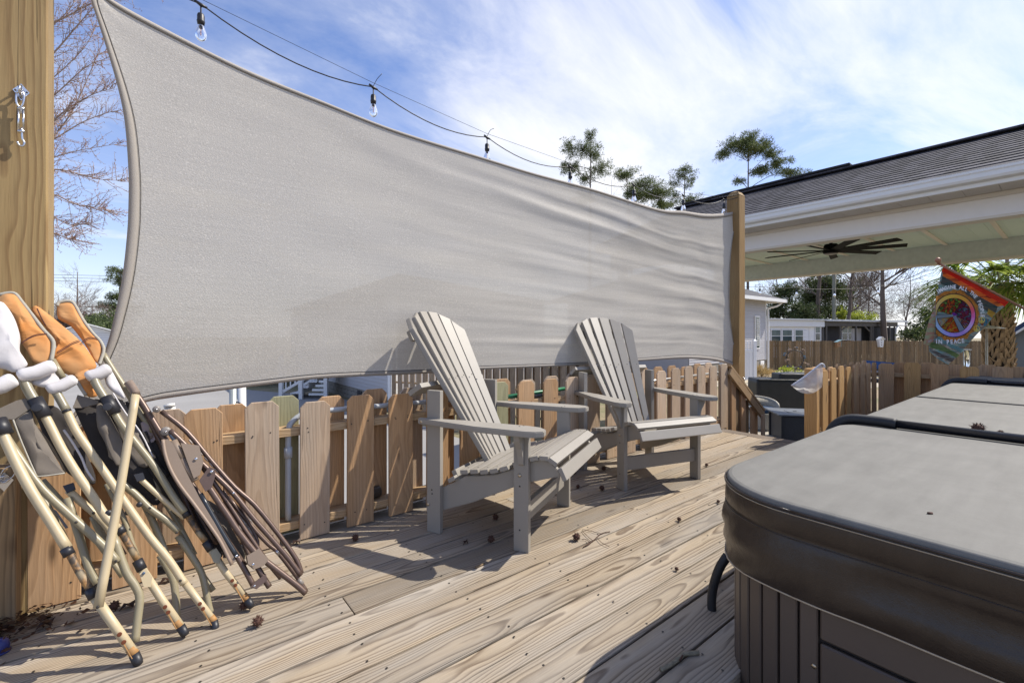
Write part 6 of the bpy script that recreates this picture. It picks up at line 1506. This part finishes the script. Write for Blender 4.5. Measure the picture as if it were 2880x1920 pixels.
for li, lm in enumerate(limbs):
    zz_ = ZT + rnd.uniform(-1.2, 1.2); P_ = smoothpath([deep(x, y, ZT if k == 0 else zz_) for k, (x, y) in enumerate(lm)], 6); n = len(P_)
    segs.append((P_, [.018 * (1 - .88 * k / (n - 1)) for k in range(n)]))
    for k in range(5, n):
        for q in range(3):
            if rnd.random() < .62:
                d = (P_[min(k + 1, n - 1)] - P_[k - 1]).normalized(); s = Vector((rnd.uniform(-1, 1), rnd.uniform(-1, 1), rnd.uniform(-1, 1)))
                e = (d * .8 + s * .8 + Vector((0, 0, .1))).normalized(); l = rnd.uniform(.18, .55) * (1.15 - .6 * k / n); p = P_[k]; tw_ = [p]
                for z_ in range(4): e = (e + Vector((rnd.uniform(-.25, .25), rnd.uniform(-.25, .25), rnd.uniform(-.15, .25)))).normalized(); p = p + e * l / 4; tw_.append(p)
                segs.append((tw_, [.0050, .0040, .0032, .0026, .0020]))
                for z_ in range(1, 5):
                    puff(V, F, tw_[z_], .012, 2, .020, .012, rnd)
                    if rnd.random() < .6:
                        g = tw_[z_] + (e + Vector((rnd.uniform(-1, 1), rnd.uniform(-1, 1), rnd.uniform(-.5, 1)))).normalized() * .12; segs.append(([tw_[z_], g], [.0028, .0018])); puff(V, F, g, .012, 2, .018, .011, rnd)
putw('trunk_and_limbs', tubes_me(segs, 4), plain('warm_twig_bark', (.34, .25, .20), .9), mp); putw('buds', mesh(V, F), bud_m, mp)

# palm
PZ = 9.6; pb = deep(2813, 937, PZ); pb.z = G
palm = thing('palm_tree', pb, 'palm tree with criss cross leaf stubs on its trunk at the right', 'palm tree')
ptop = deep(2800, 800, PZ)
tube('trunk', smoothpath([pb, pb.lerp(ptop, .5), ptop], 6), .20, plain('palm_core', (.05, .035, .024), .95, var=.3, scale=30), palm, 16)
bootm = plain('palm_boot', (.33, .225, .13), .85, var=.3, scale=30)
bV = [(-.055, .0, 0), (.055, .0, 0), (.040, .055, .13), (-.04, .055, .13), (-.038, -.02, 0), (.038, -.02, 0), (.024, .045, .16), (-.024, .045, .16), (-.085, .0, -.05), (.085, .0, -.05)]
bme = mesh([Vector(v) for v in bV], [(0, 1, 2, 3), (4, 7, 6, 5), (0, 3, 7, 4), (1, 5, 6, 2), (3, 2, 6, 7), (8, 0, 4), (9, 5, 1), (8, 9, 1, 0)])
bmf = bmesh.new(); bmf.from_mesh(bme)
def boot_me():
    V, F = slab([Vector((-.075, 0, -.10)), Vector((-.03, 0, -.11)), Vector((.0, 0, .0)), Vector((.03, 0, -.11)), Vector((.075, 0, -.10)), Vector((.026, .045, .08)), Vector((.022, .07, .16)), Vector((-.022, .07, .16)), Vector((-.026, .045, .08))], (0, 1, -.2), .024)
    return mesh(V, F)
bme = boot_me(); hgt = (ptop - pb).length; kk = 0
lev = 0
zz = .9
while zz < hgt - .02:
    for q in range(9):
        a = q * 2 * math.pi / 9 + lev * .349; p = pb.lerp(ptop, zz / hgt); n_ = Vector((math.cos(a), math.sin(a), 0))
        if n_.dot(FWD) > .45: continue
        ang = math.atan2(n_.y, n_.x) - R(90)
        put('leaf_stub', bme, bootm, palm, Matrix.Translation(p + n_ * .19) @ Matrix.Rotation(ang, 4, 'Z') @ Matrix.Rotation(random.uniform(-.5, .5), 4, 'Y') @ Matrix.Rotation(random.uniform(-.1, .15), 4, 'X'))
    zz += .105; lev += 1
rnd = random.Random(9)
V, F = [], []
for k in range(60):
    a = rnd.random() * 6.28; r = .22; p = ptop + Vector((math.cos(a) * r, math.sin(a) * r, rnd.uniform(-.15, .3))); tube_geo([p * 1, p + Vector((math.cos(a) * .12, math.sin(a) * .12, rnd.uniform(-.25, .0)))], .006, 4, False, V, F)
putw('fibre_collar', mesh(V, F), plain('palm_fibre', (.10, .07, .045), .95), palm)
for k in range(34):
    a = k * 2.39996 + .3; el = rnd.uniform(-.45, .75); d = Vector((math.cos(a) * math.cos(el), math.sin(a) * math.cos(el), math.sin(el))); L1 = rnd.uniform(.5, .95)
    st_ = ptop + Vector((0, 0, .05)); hub = st_ + d * L1 + Vector((0, 0, -.08)); V, F = [], []
    tube_geo(smoothpath([st_, st_.lerp(hub, .5) + Vector((0, 0, .05)), hub], 3), .012, 5, False, V, F)
    sd_ = d.cross(Z_).normalized(); up_ = sd_.cross(d).normalized()
    for j in range(34):
        th = R(-125 + 250 * j / 33); e = (d * math.cos(th) + sd_ * math.sin(th) + up_ * rnd.uniform(-.08, .12)).normalized(); l = rnd.uniform(.65, .95) * (1 - .25 * abs(j - 16.5) / 16.5); p = hub.copy(); w = .021; pr = None
        for i in range(5):
            f = i / 4; q = hub + e * l * f + Vector((0, 0, -.50 * f * f * l)); s_ = e.cross(up_).normalized() * w * (1 - f * .85) + up_ * .004
            b0 = len(V); V += [q - s_, q + s_]
            if i: F.append((b0 - 2, b0 - 1, b0 + 1, b0))
    putw('frond', mesh(V, F), palm_m, palm)
# shrub with yellow green leaves by the far fence, dry grass
def shrub(name, px, z, r, h, mt, label, seed, per=500, ln=.09, wd=.05):
    rnd = random.Random(seed); b = deep(px, 937, z); b.z = G; o = thing(name, b, label, 'shrub'); V, F = [], []; sg = []
    for k in range(14):
        a = rnd.random() * 6.28; t_ = b + Vector((math.cos(a) * r * .7, math.sin(a) * r * .7, h * rnd.uniform(.6, 1))); sg.append(([b, b.lerp(t_, .5) + Vector((0, 0, .1)), t_], [.012, .009, .004]))
    for k in range(per // 8):
        a = rnd.random() * 6.28; q = rnd.random() ** .5; hh = h * (1 - .6 * q * q) * rnd.uniform(.25, 1.05); puff(V, F, b + Vector((math.cos(a) * r * q, math.sin(a) * r * q, hh)), .09, 12, ln, wd, rnd, .5)
    putw('stems', tubes_me(sg, 4), bark_m, o); putw('crown', mesh(V, F), mt, o)
shrub('yellow_green_shrub', 2222, 17, .62, 1.05, bush_m, 'bright yellow green shrub beside the round garden spinner', 4, 900)
shrub('ornamental_grass', 2142, 24, .55, .55, dry_m, 'clump of dry straw coloured grass at the corner of the grey house', 5, 800, .25, .02)
shrub('leafless_hedge', 762, 21, 1.6, 1.0, dleaf_m, 'dark brown hedge beside the white steps', 6, 2600, .10, .06)
# ------------------------------------------------------------------ houses, fences and yard beyond
def framed_house(name, org, ux, label):
    """returns the thing and a function giving world points from (along, out, height)"""
    ux = Vector(ux).normalized(); uy = Vector((-ux.y, ux.x, 0)); o = thing(name, org, label, 'house')
    def W_(a, b, h): return Vector(org) + ux * a + uy * b + Z_ * h
    def bx(nm, a0, a1, b0, b1, h0, h1, mat, par=None, bev=.003):
        return put(nm, box_me(abs(a1 - a0), abs(b1 - b0), abs(h1 - h0), bev), mat, par or o, frame(W_((a0 + a1) / 2, (b0 + b1) / 2, (h0 + h1) / 2), ux))
    return o, W_, bx, ux, uy
# grey house, right: wall parallel to the fence, its far corner by the downspout
h1, Wp, bx, ux, uy = framed_house('grey_house', Vector((28.4, 11.65, G)), (-1, 0, 0), 'grey sided house whose corner and downspout show beside the far sail post')
# local: along = towards -X, out (uy) = -Y, i.e. towards the viewer's side
bx('wall_core', 0, 8.4, -8, -.05, 0, 4.2, siding_m)
nb_ = 30
for k in range(nb_):
    z0 = .78 + k * .118
    put('siding_board', box_me(8.4, .02, .118, .0), siding_m, h1, frame(Wp(4.2, -.02, z0 + .06), ux) @ Matrix.Rotation(R(14), 4, 'X'))
bx('foundation', 0, 8.4, -.06, -.03, 0, .78, block_m)
bx('corner_board', -.02, .10, -.05, .0, .74, 4.2, white_m)
bx('eave', -.9, 9, -9, .62, 4.2, 4.24, soffit_m); bx('fascia_gutter', -.98, 9, .62, .74, 4.1, 4.28, white_m); bx('end_gutter', -1.05, -.93, -9, .74, 4.1, 4.28, white_m)
V = [Wp(-1.0, .7, 4.28), Wp(9.2, .7, 4.28), Wp(9.2, -9, 4.28), Wp(-1., -9, 4.28), Wp(4.2, -4.15, 6.3)]; putw('hip_roof', mesh(V, [(0, 1, 4), (1, 2, 4), (2, 3, 4), (3, 0, 4)]), plain('grey_shingles', (.065, .065, .072), .9, var=.2, scale=20), h1)
tube('downspout', smoothpath([Wp(-.75, .55, 4.1), Wp(-.5, .4, 3.9), Wp(-.12, .06, 3.75), Wp(-.10, .06, 3.5), Wp(-.10, .06, 1.5), Wp(-.10, .06, .1)], 3), .06, white_m, h1, 8)
w = bx('window_frame', .95, 1.55, -.02, .05, 1.4, 3.3, white_m); bx('pane', 1.03, 1.47, .05, .06, 1.48, 3.22, winglass_m, w)
for k in range(14): bx('shutter_slat', 1.10, 1.40, .062, .07, 1.6 + k * .11, 1.64 + k * .11, white_m, w)
bx('crawl_vent', .35, .8, -.03, .03, .2, .7, white_m)
# small left house with white steps
h2, Wq, bx2, ux2, uy2 = framed_house('white_step_house', Vector((5.48, 12.5, G)), (0, 1, 0), 'house with pale siding and block foundation behind the near pickets')
bx2('wall_core', 0, 12, -6, -.03, .44, 3.4, siding_m)
for k in range(24): put('siding_board', box_me(12, .02, .122, .002), siding_m, h2, frame(Wq(6, -.005, .50 + k * .118), ux2) @ Matrix.Rotation(R(12), 4, 'X'))
bx2('foundation', 0, 12, -5.9, -.05, 0, .44, block_m)
V, F = [], []
for r_ in range(3):
    for c_ in range(30):
        a0 = c_ * .4 + (.2 if r_ % 2 else 0)
        put('block', box_me(.385, .03, .14, .006), block_m, h2, frame(Wq(a0 + .2, -.035, .07 + r_ * .148), ux2)) if a0 < 6 else None
bx2('corner_board', -.02, .16, -.05, .05, .35, 3.4, white_m); bx2('corner_board', -.06, .0, -.16, .03, .35, 3.4, white_m)
bx2('foundation_vent', 2.4, 2.8, -.03, .0, .18, .38, blk_m)
V = [Wq(-.4, .4, 3.4), Wq(12.4, .4, 3.4), Wq(12.4, -6.4, 3.4), Wq(-.4, -6.4, 3.4), Wq(6, -3, 4.9)]; putw('hip_roof', mesh(V, [(0, 4, 1), (1, 4, 2), (2, 4, 3), (3, 4, 0), (0, 1, 2, 3)]), MT['grey_shingles'], h2)
# white steps built against the house wall
stp = thing('white_steps', deep(860, 1100, 16.2), 'white wooden steps with railings against the pale house', 'steps')
s0 = deep(925, 1100, 16.5); s0.z = G
def sb(nm, a0, a1, b0, b1, h0, h1, bev=.003, mat=white_m): return put(nm, box_me(abs(a1 - a0), abs(b1 - b0), abs(h1 - h0), bev), mat, stp, frame(s0 + RGT * ((a0 + a1) / 2) + FWD * ((b0 + b1) / 2) + Z_ * ((h0 + h1) / 2), RGT))
for k in range(4):
    a = -1.15 + k * .3; sb('tread', a - .02, a + .32, -.5, .6, .20 * (k + 1) - .03, .20 * (k + 1)); sb('riser', a, a + .02, -.48, .58, .2 * k, .20 * (k + 1) - .03)
sb('landing', .05, 1.2, -.5, .6, .86, .9)
for x_ in (-1.45, -.75, .12):
    sb('rail_post', x_ - .06, x_ + .06, -.62, -.50, 0, 1.5 + max(0, x_ + .9)); sb('rail_post', x_ - .66, x_ - .56, .62, .72, 0, 1.5 + max(0, x_ + .9))
def brd(a, b, w, t): put('hand_rail', box_me((b - a).length, w, t, .003), white_m, stp, frame((a + b) / 2, b - a))
for bb in (-.56, .67):
    for h_ in (.25, 1.0):
        brd(s0 + RGT * -1.4 + FWD * bb + Z_ * h_, s0 + RGT * .2 + FWD * bb + Z_ * (h_ + .95), .04, .09)
for k in range(9): sb('baluster', -1.3 + k * .16, -1.26 + k * .16, -.57, -.55, .3 + k * .1, 1.05 + k * .1)
for k in range(5): sb('lattice_slat', -.5 + k * .12, .05, -.53, -.515, .12 + k * .15, .20 + k * .15)
# shadow box fence behind the chairs
nf = thing('shadowbox_fence', deep(1350, 1100, 11.5), 'tall board fence seen behind the seats below the shade sail', 'fence')
fa, fbp = deep(1112, 937, 12.6), deep(1640, 937, 10.2); fa.z = fbp.z = G; fu = (fbp - fa).normalized(); fn = Vector((fu.y, -fu.x, 0)); fl_ = (fbp - fa).length
PM = picket_me(1.83)
k = 0
while k * .215 < fl_:
    for s_, oo_ in ((0, .06), (.1075, -.06)):
        p = fa + fu * (k * .215 + s_) + fn * oo_; put('board', PM, bgf_m, nf, frame(p, Z_, ez=fn))
    k += 1
for z_ in (.3, .95, 1.6): put('rail', box_me(fl_, .09, .04, .002), rail_m, nf, frame((fa + fbp) / 2 + Z_ * z_, fu))
# long privacy fence at the right
pf = thing('privacy_fence', deep(2400, 1000, 28.6), 'long brown board fence across the end of the garden', 'fence')
pa, pb_ = deep(2150, 937, 28.8), deep(3050, 937, 28.0); pa.z = pb_.z = G; fu = (pb_ - pa).normalized(); fn = -FWD; fl_ = (pb_ - pa).length
fpm = []
for cidx, (dm, c_) in enumerate(((0, oldf_m), (1, bgf_m))):
    pass
V, F = [], []
nbd = int(fl_ / .149); rnd = random.Random(5); BM = picket_me(1.83, .14, .018, .03)
for k in range(min(nbd, 290)):
    put('fence_board', BM, oldf_m, pf, frame(pa + fu * (k * .149 + .07) + fn * rnd.uniform(0, .012) + Z_ * rnd.uniform(-.012, .012), Z_, ez=fn))
for z_ in (.35, 1.5): put('rail', box_me(fl_, .04, .09, .002), rail_m, pf, frame((pa + pb_) / 2 - fn * .05 + Z_ * z_, fu))
# bird houses on that fence
def on_fence(x, h): d = ray(x, 937); p = CAM + d * 28.45; p.z = G + h; return p
b1 = thing('small_bird_house', on_fence(2352, 1.2), 'little orange bird house with a blue roof on the long fence', 'bird house'); c = on_fence(2352, 1.62)
put('box', box_me(.22, .2, .32, .004), plain('orange_box', (.35, .2, .1), .8), b1, frame(c - FWD * .15, RGT)); put('roof', box_me(.34, .3, .03, .004), plain('blue_grey_roof', (.2, .33, .36), .6), b1, frame(c - FWD * .15 + Z_ * .2, RGT) @ Matrix.Rotation(R(-25), 4, 'Y')); put('side', box_me(.02, .2, .34, .002), MT['blue_grey_roof'], b1, frame(c - FWD * .15 + RGT * .13, RGT)); lathe('hole', [(.03, 0), (.03, .004)], blk_m, b1, frame(c - FWD * .251, RGT, ez=-FWD), 10)
b2 = thing('tall_bird_house', on_fence(2474, 1.3), 'white three hole bird house on top of the long fence', 'bird house'); c = on_fence(2474, 1.72)
V, F = slab([c - FWD * .15 + RGT * a + Z_ * h for a, h in ((-.10, -.28), (.10, -.28), (.16, .18), (0, .36), (-.16, .18))], FWD, .2); putw('box', mesh(V, F), white_m, b2)
for s_ in (-1, 1): put('roof', box_me(.26, .28, .025, .003), white_m, b2, frame(c - FWD * .08 + RGT * (s_ * .09) + Z_ * .28, RGT) @ Matrix.Rotation(R(s_ * 42), 4, 'Y'))
for h in (-.15, .0, .15): lathe('hole', [(.028, 0), (.028, .004)], blk_m, b2, frame(c - FWD * .151 + Z_ * h, RGT, ez=-FWD), 10)
# mobile home beyond the fence
mA = deep(2130, 937, 35.); mB = deep(2545, 937, 42.); mA.z = mB.z = G
h3, Wm, bx3, ux3, uy3 = framed_house('mobile_home', mA, mB - mA, 'long white mobile home with a dark screened porch beyond the fence')
def along(x):                       # distance along the facade under photograph column x
    d = ray(x, 937); d.z = 0; n_ = uy3; t_ = (mA - CAM).dot(n_) / d.dot(n_); return ((CAM + d * t_) - mA).dot(ux3)
Hm = 3.45
a1, a2, a3 = along(2312), along(2515), along(2538)
bx3('white_wall', 0, a1, 0, 3.5, .4, Hm - .25, vinyl_m)
for k in range(9): bx3('panel_seam', 0, along(2268), -.012, 0, .6 + k * .28, .615 + k * .28, siding_m)
bx3('flat_roof', -.3, a3, -.35, 4, Hm - .1, Hm, plain('pale_metal_roof', (.45, .47, .5), .4)); bx3('fascia', -.2, a1 + .02, -.2, 0, Hm - .62, Hm - .1, white_m); bx3('roof_edge', a1, a3 + .2, -.36, -.30, Hm - .15, Hm - .04, MT['pale_metal_roof'])
for x0, x1 in ((2168, 2194), (2199, 2226), (2235, 2257)):
    f_ = bx3('window', along(x0) - .05, along(x1) + .05, -.05, 0, 1.55, 2.62, white_m); am = (along(x0) + along(x1)) / 2
    bx3('pane', along(x0) + .04, along(x1) - .04, -.07, -.05, 2.12, 2.55, plain('green_window_glass', (.13, .17, .16), .2, var=.3, scale=2) if x0 == 2168 else MT['green_window_glass'], f_); bx3('pane', along(x0) + .04, along(x1) - .04, -.07, -.05, 1.6, 2.06, winglass_m, f_)
f_ = bx3('window', along(2291), along(2305), -.06, 0, 1.7, 2.95, white_m); bx3('pane', along(2292.5), along(2303.5), -.08, -.06, 2.35, 2.88, MT['green_window_glass'], f_); bx3('pane', along(2292.5), along(2303.5), -.08, -.06, 1.76, 2.28, winglass_m, f_)
bx3('white_corner', along(2275), along(2288), -.03, 0, .4, Hm - .6, white_m)
grim = plain('weathered_grey_timber', (.11, .10, .09), .9, var=.2, scale=4); scr = plain('dark_screen', (.022, .022, .026), .8, var=.3, scale=2)
bx3('porch_back', a1 + .02, a2, .7, .75, .4, Hm - .4, scr); bx3('porch_beam', a1, a2 + .3, -.12, .0, Hm - .55, Hm - .16, grim)
for x in (2312, 2322, 2360, 2405, 2447, 2452, 2482, 2500, 2514): bx3('porch_post', along(x) - .06, along(x) + .06, -.1, .0, .0, Hm - .5, grim)
bx3('porch_rail', a1, a2, -.09, -.04, 1.05, 1.15, grim)
for x0, x1 in ((2389, 2405), (2406, 2416)):
    f_ = bx3('porch_window', along(x0), along(x1), .60, .68, 1.7, 2.9, white_m); bx3('pane', along(x0) + .07, along(x1) - .07, .58, .60, 1.77, 2.3, winglass_m, f_); bx3('pane', along(x0) + .07, along(x1) - .07, .58, .60, 2.36, 2.83, MT['green_window_glass'], f_)
bx3('lit_wall', along(2417), along(2443), .60, .68, .4, 2.75, siding_m)
for q in range(2):
    p0, p1 = Wm(along(2360), -.02, 2.45), Wm(along(2385), -.02, 2.95); 
    if q: p0, p1 = Wm(along(2446), -.02, 2.45), Wm(along(2430), -.02, 2.95)
    put('brace', box_me((p1 - p0).length, .08, .1, .003), grim, h3, frame((p0 + p1) / 2, p1 - p0))
bx3('screen_panel', along(2452), a2, -.03, -.01, .4, Hm - .62, scr)
tube('downspout', smoothpath([Wm(a3 + .1, -.3, Hm - .2), Wm(a3 - .1, -.2, Hm - .45), Wm(a2 + .05, -.12, Hm - .7), Wm(a2 + .05, -.12, .2)], 3), .06, white_m, h3, 8)
up_ = thing('utility_pole', deep(2344, 937, 43), 'grey wooden utility pole rising behind the mobile home', 'pole'); c = deep(2344, 937, 43)
tube('shaft', [Vector((c.x, c.y, G)), deep(2347, 690, 43)], .15, plain('grey_pole', (.22, .21, .16), .9), up_, 10); put('crossarm', box_me(1.8, .1, .12, .004), MT['grey_pole'], up_, frame(deep(2347, 705, 43), RGT + FWD * .6))
# white vinyl gate by the grey house
vg = thing('vinyl_gate', deep(2122, 937, 21) * 1, 'white vinyl gate panel beside the grey house wall', 'gate'); c = deep(2122, 937, 21); c.z = G
put('post', box_me(.14, .14, 1.95, .006), vinyl_m, vg, frame(c + Z_ * .975, RGT)); V = [(-.085, -.085, 0), (.085, -.085, 0), (.085, .085, 0), (-.085, .085, 0), (0, 0, .09)]
put('post_cap', mesh([Vector(v) for v in V], [(0, 1, 4), (1, 2, 4), (2, 3, 4), (3, 0, 4), (3, 2, 1, 0)]), vinyl_m, vg, frame(c + Z_ * 1.95, RGT))
for k in range(5): put('panel_board', box_me(.155, .03, 1.2 if k else 1.2, .004), vinyl_m, vg, frame(c - RGT * (.16 + k * .16) + Z_ * .85, RGT))
for z_ in (.22, 1.5): put('panel_rail', box_me(.85, .05, .12, .004), vinyl_m, vg, frame(c - RGT * .48 + Z_ * z_ - FWD * .0, RGT))
for k in range(5): put('scallop_picket', box_me(.05, .02, .25 + .05 * k, .003), vinyl_m, vg, frame(c - RGT * (.75 - k * .14) + Z_ * (1.65 + .02 * k), RGT))
# far left gable
gr_ = ray(262, 937); GR = Vector((gr_.y, -gr_.x, 0)).normalized(); GF = Vector((gr_.x, gr_.y, 0)).normalized()
h4, W4, bx4, _, _ = framed_house('small_gable_house', Vector((*deep(232, 937, 28).xy, G)), GR, 'white gabled house end just left of the sail edge')
V, F = slab([W4(0, 0, 0), W4(1.5, 0, 0), W4(1.5, 0, 2.35), W4(.15, 0, 2.85), W4(-1.2, 0, 2.35), W4(-1.2, 0, 0)], GF, 4); putw('wall', mesh(V, F), vinyl_m, h4)
for k in range(16): put('siding_line', box_me(2.6, .015, .015, 0), siding_m, h4, frame(W4(.15, -.01, .2 + k * .14), GR))
for s_ in (-1, 1): put('roof_slope', box_me(1.75, 4.5, .06, .004), white_m, h4, frame(W4(.15 + s_ * .78, 1.8, 2.62), GR) @ Matrix.Rotation(R(s_ * 19), 4, 'Y'))
# grey shed with a blue roof, right edge
sr_ = ray(2846, 937); SR = Vector((sr_.y, -sr_.x, 0)).normalized()
h5, W5, bx5, ux5, uy5 = framed_house('grey_shed', Vector((*deep(2852, 937, 14).xy, G)), SR, 'grey shed with a dark blue roof at the right edge behind the palm'); h5['category'] = 'shed'
bx5('wall', 0, 3, 0, 3, 0, 2.25, plain('grey_shed_paint', (.17, .18, .18), .7)); 
V, F = slab([W5(0, 0, 2.25), W5(3, 0, 2.25), W5(1.5, 0, 3.6)], uy5, 3); putw('gable', mesh(V, F), MT['grey_shed_paint'], h5)
put('roof_slope', box_me(2.4, 3.4, .12, .004), plain('navy_roof', (.02, .045, .11), .6), h5, frame(W5(.62, 1.5, 2.95), SR) @ Matrix.Rotation(R(-42), 4, 'Y')); put('white_fascia', box_me(2.4, .03, .06, .002), white_m, h5, frame(W5(.66, -.22, 2.87), SR) @ Matrix.Rotation(R(-42), 4, 'Y'))
put('roof_slope', box_me(2.4, 3.4, .12, .004), MT['navy_roof'], h5, frame(W5(2.38, 1.5, 2.95), SR) @ Matrix.Rotation(R(42), 4, 'Y'))
# patio heater hood and glass torch beside the flag
ph = thing('patio_heater', deep(2774, 937, 8.6), 'patio heater with a wide pale metal hood in front of the palm trunk', 'heater'); c = deep(2775, 921, 8.4)
lathe('hood', [(.24, -.02), (.245, -.015), (.15, .015), (.05, .035), (.01, .04)], plain('pale_metal_hood', (.5, .46, .38), .35, .5), ph, Matrix.Translation(c), 24); tube('pole', [c, Vector((c.x, c.y, G + .03))], .018, MT['pale_metal_hood'], ph, 10); lathe('base', [(.2, 0), (.2, .12), (.05, .16)], blk_m, ph, Matrix.Translation((c.x, c.y, G + .03)), 16);
tg = thing('glass_torch', deep(2718, 937, 7.8), 'clear glass tube in a thin frame standing under the flag', 'lamp'); c = deep(2719, 1040, 7.8); m_ = 7.8 / 1280
tube('glass_tube', [c, c + Z_ * (55 * m_)], 6.5 * m_, glass('tube_glass', (.85, .87, .85)), tg, 12)
for s_ in (-1, 1): tube('frame_rod', [c + RGT * (s_ * 8.5 * m_) - Z_ * .5, c + RGT * (s_ * 8.5 * m_) + Z_ * (57 * m_)], .006, gutter_m, tg, 6)
lathe('top_ring', [(.06, 0), (.062, .01), (.055, .018)], gutter_m, tg, Matrix.Translation(c + Z_ * (56 * m_)), 14); lathe('stand', [(.12, -1.9), (.12, -.75), (.07, -.02), (.05, 0)], blk_m, tg, Matrix.Translation(c), 14)
# blue lounge cushion behind the corner railing
lc = thing('lounge_chair', deep(2510, 937, 7.6), 'lounge chair with blue and white cushions behind the corner railing', 'lounge chair'); c = deep(2500, 1030, 7.6)
navy = MT['navy_blue_cloth']; put('blue_cushion', box_me(.55, .5, .13, .05, 3), plain('bright_blue_cloth', (.03, .10, .30), .8, var=.2), lc, frame(c, RGT * 1 + Z_ * -.10)); put('white_cushion', box_me(.6, .55, .10, .04, 3), wcloth_m, lc, frame(c - Z_ * .12 + RGT * .05, RGT)); put('frame', box_me(1.0, .5, .05, .01), blk_m, lc, frame(c - Z_ * .25 + RGT * .3, RGT))
for a_ in (-.2, .7):
    for b_ in (-.25, .25): tube('leg', [c - Z_ * .26 + RGT * a_ + FWD * b_, Vector(((c + RGT * a_ + FWD * b_).x, (c + RGT * a_ + FWD * b_).y, G))], .02, blk_m, lc, 6)
# overhead lines far left
for k, (y0, y1, lb) in enumerate(((769, 778, 'highest thin power line crossing the sky left of the sail'), (777, 786, 'second thin power line crossing the sky left of the sail'), (786, 795, 'third thin power line crossing the sky left of the sail'), (865, 864, 'dark low wire crossing the trees left of the sail'))):
    a, b = deep(-200, y0 - 6, 60), deep(420, y1, 60)
    o = tube('power_line', [a, a.lerp(b, .5) - Z_ * .05, b], .022 if k < 3 else .035, blk_m, None, 4); tag(o, lb, 'power line', 'power lines on the left')
# white pole and steel pole standing in the driveway behind the fence
wp = thing('white_pole', deep(686, 937, 4.2), 'white square pole standing behind the pickets under the sail', 'pole'); c = deep(686, 937, 4.2)
tube('shaft', [Vector((c.x, c.y, G)), deep(680, 1080, 4.2)], .034, white_m, wp, 4)
st = thing('steel_stand', deep(656, 937, 4.0), 'galvanised steel stand with a small wheel behind the pickets', 'stand'); c = deep(656, 937, 4.)
tube('post', [Vector((c.x, c.y, G)), deep(655, 1085, 4.)], .028, plain('galvanised', (.42, .44, .42), .4, .4), st, 8)
tube('wheel', ring_pts(deep(667, 1142, 4.), RGT, Z_, .036), .006, blk_m, st, 6); tube('strap', [deep(646, 1143, 3.96), deep(676, 1141, 3.96)], .006, blk_m, st, 6)
wt = thing('white_tube', deep(470, 937, 2.9), 'white plastic tube leaning behind the brown folding chair', 'tube'); tube('shaft', [deep(476, 1140, 2.62), deep(500, 1240, 2.72), Vector((*deep(510, 937, 2.8).xy, G))], .026, white_m, wt, 10)
tube('cap', [deep(475.5, 1136, 2.62), deep(477, 1144, 2.62)], .028, white_m, wt, 10)
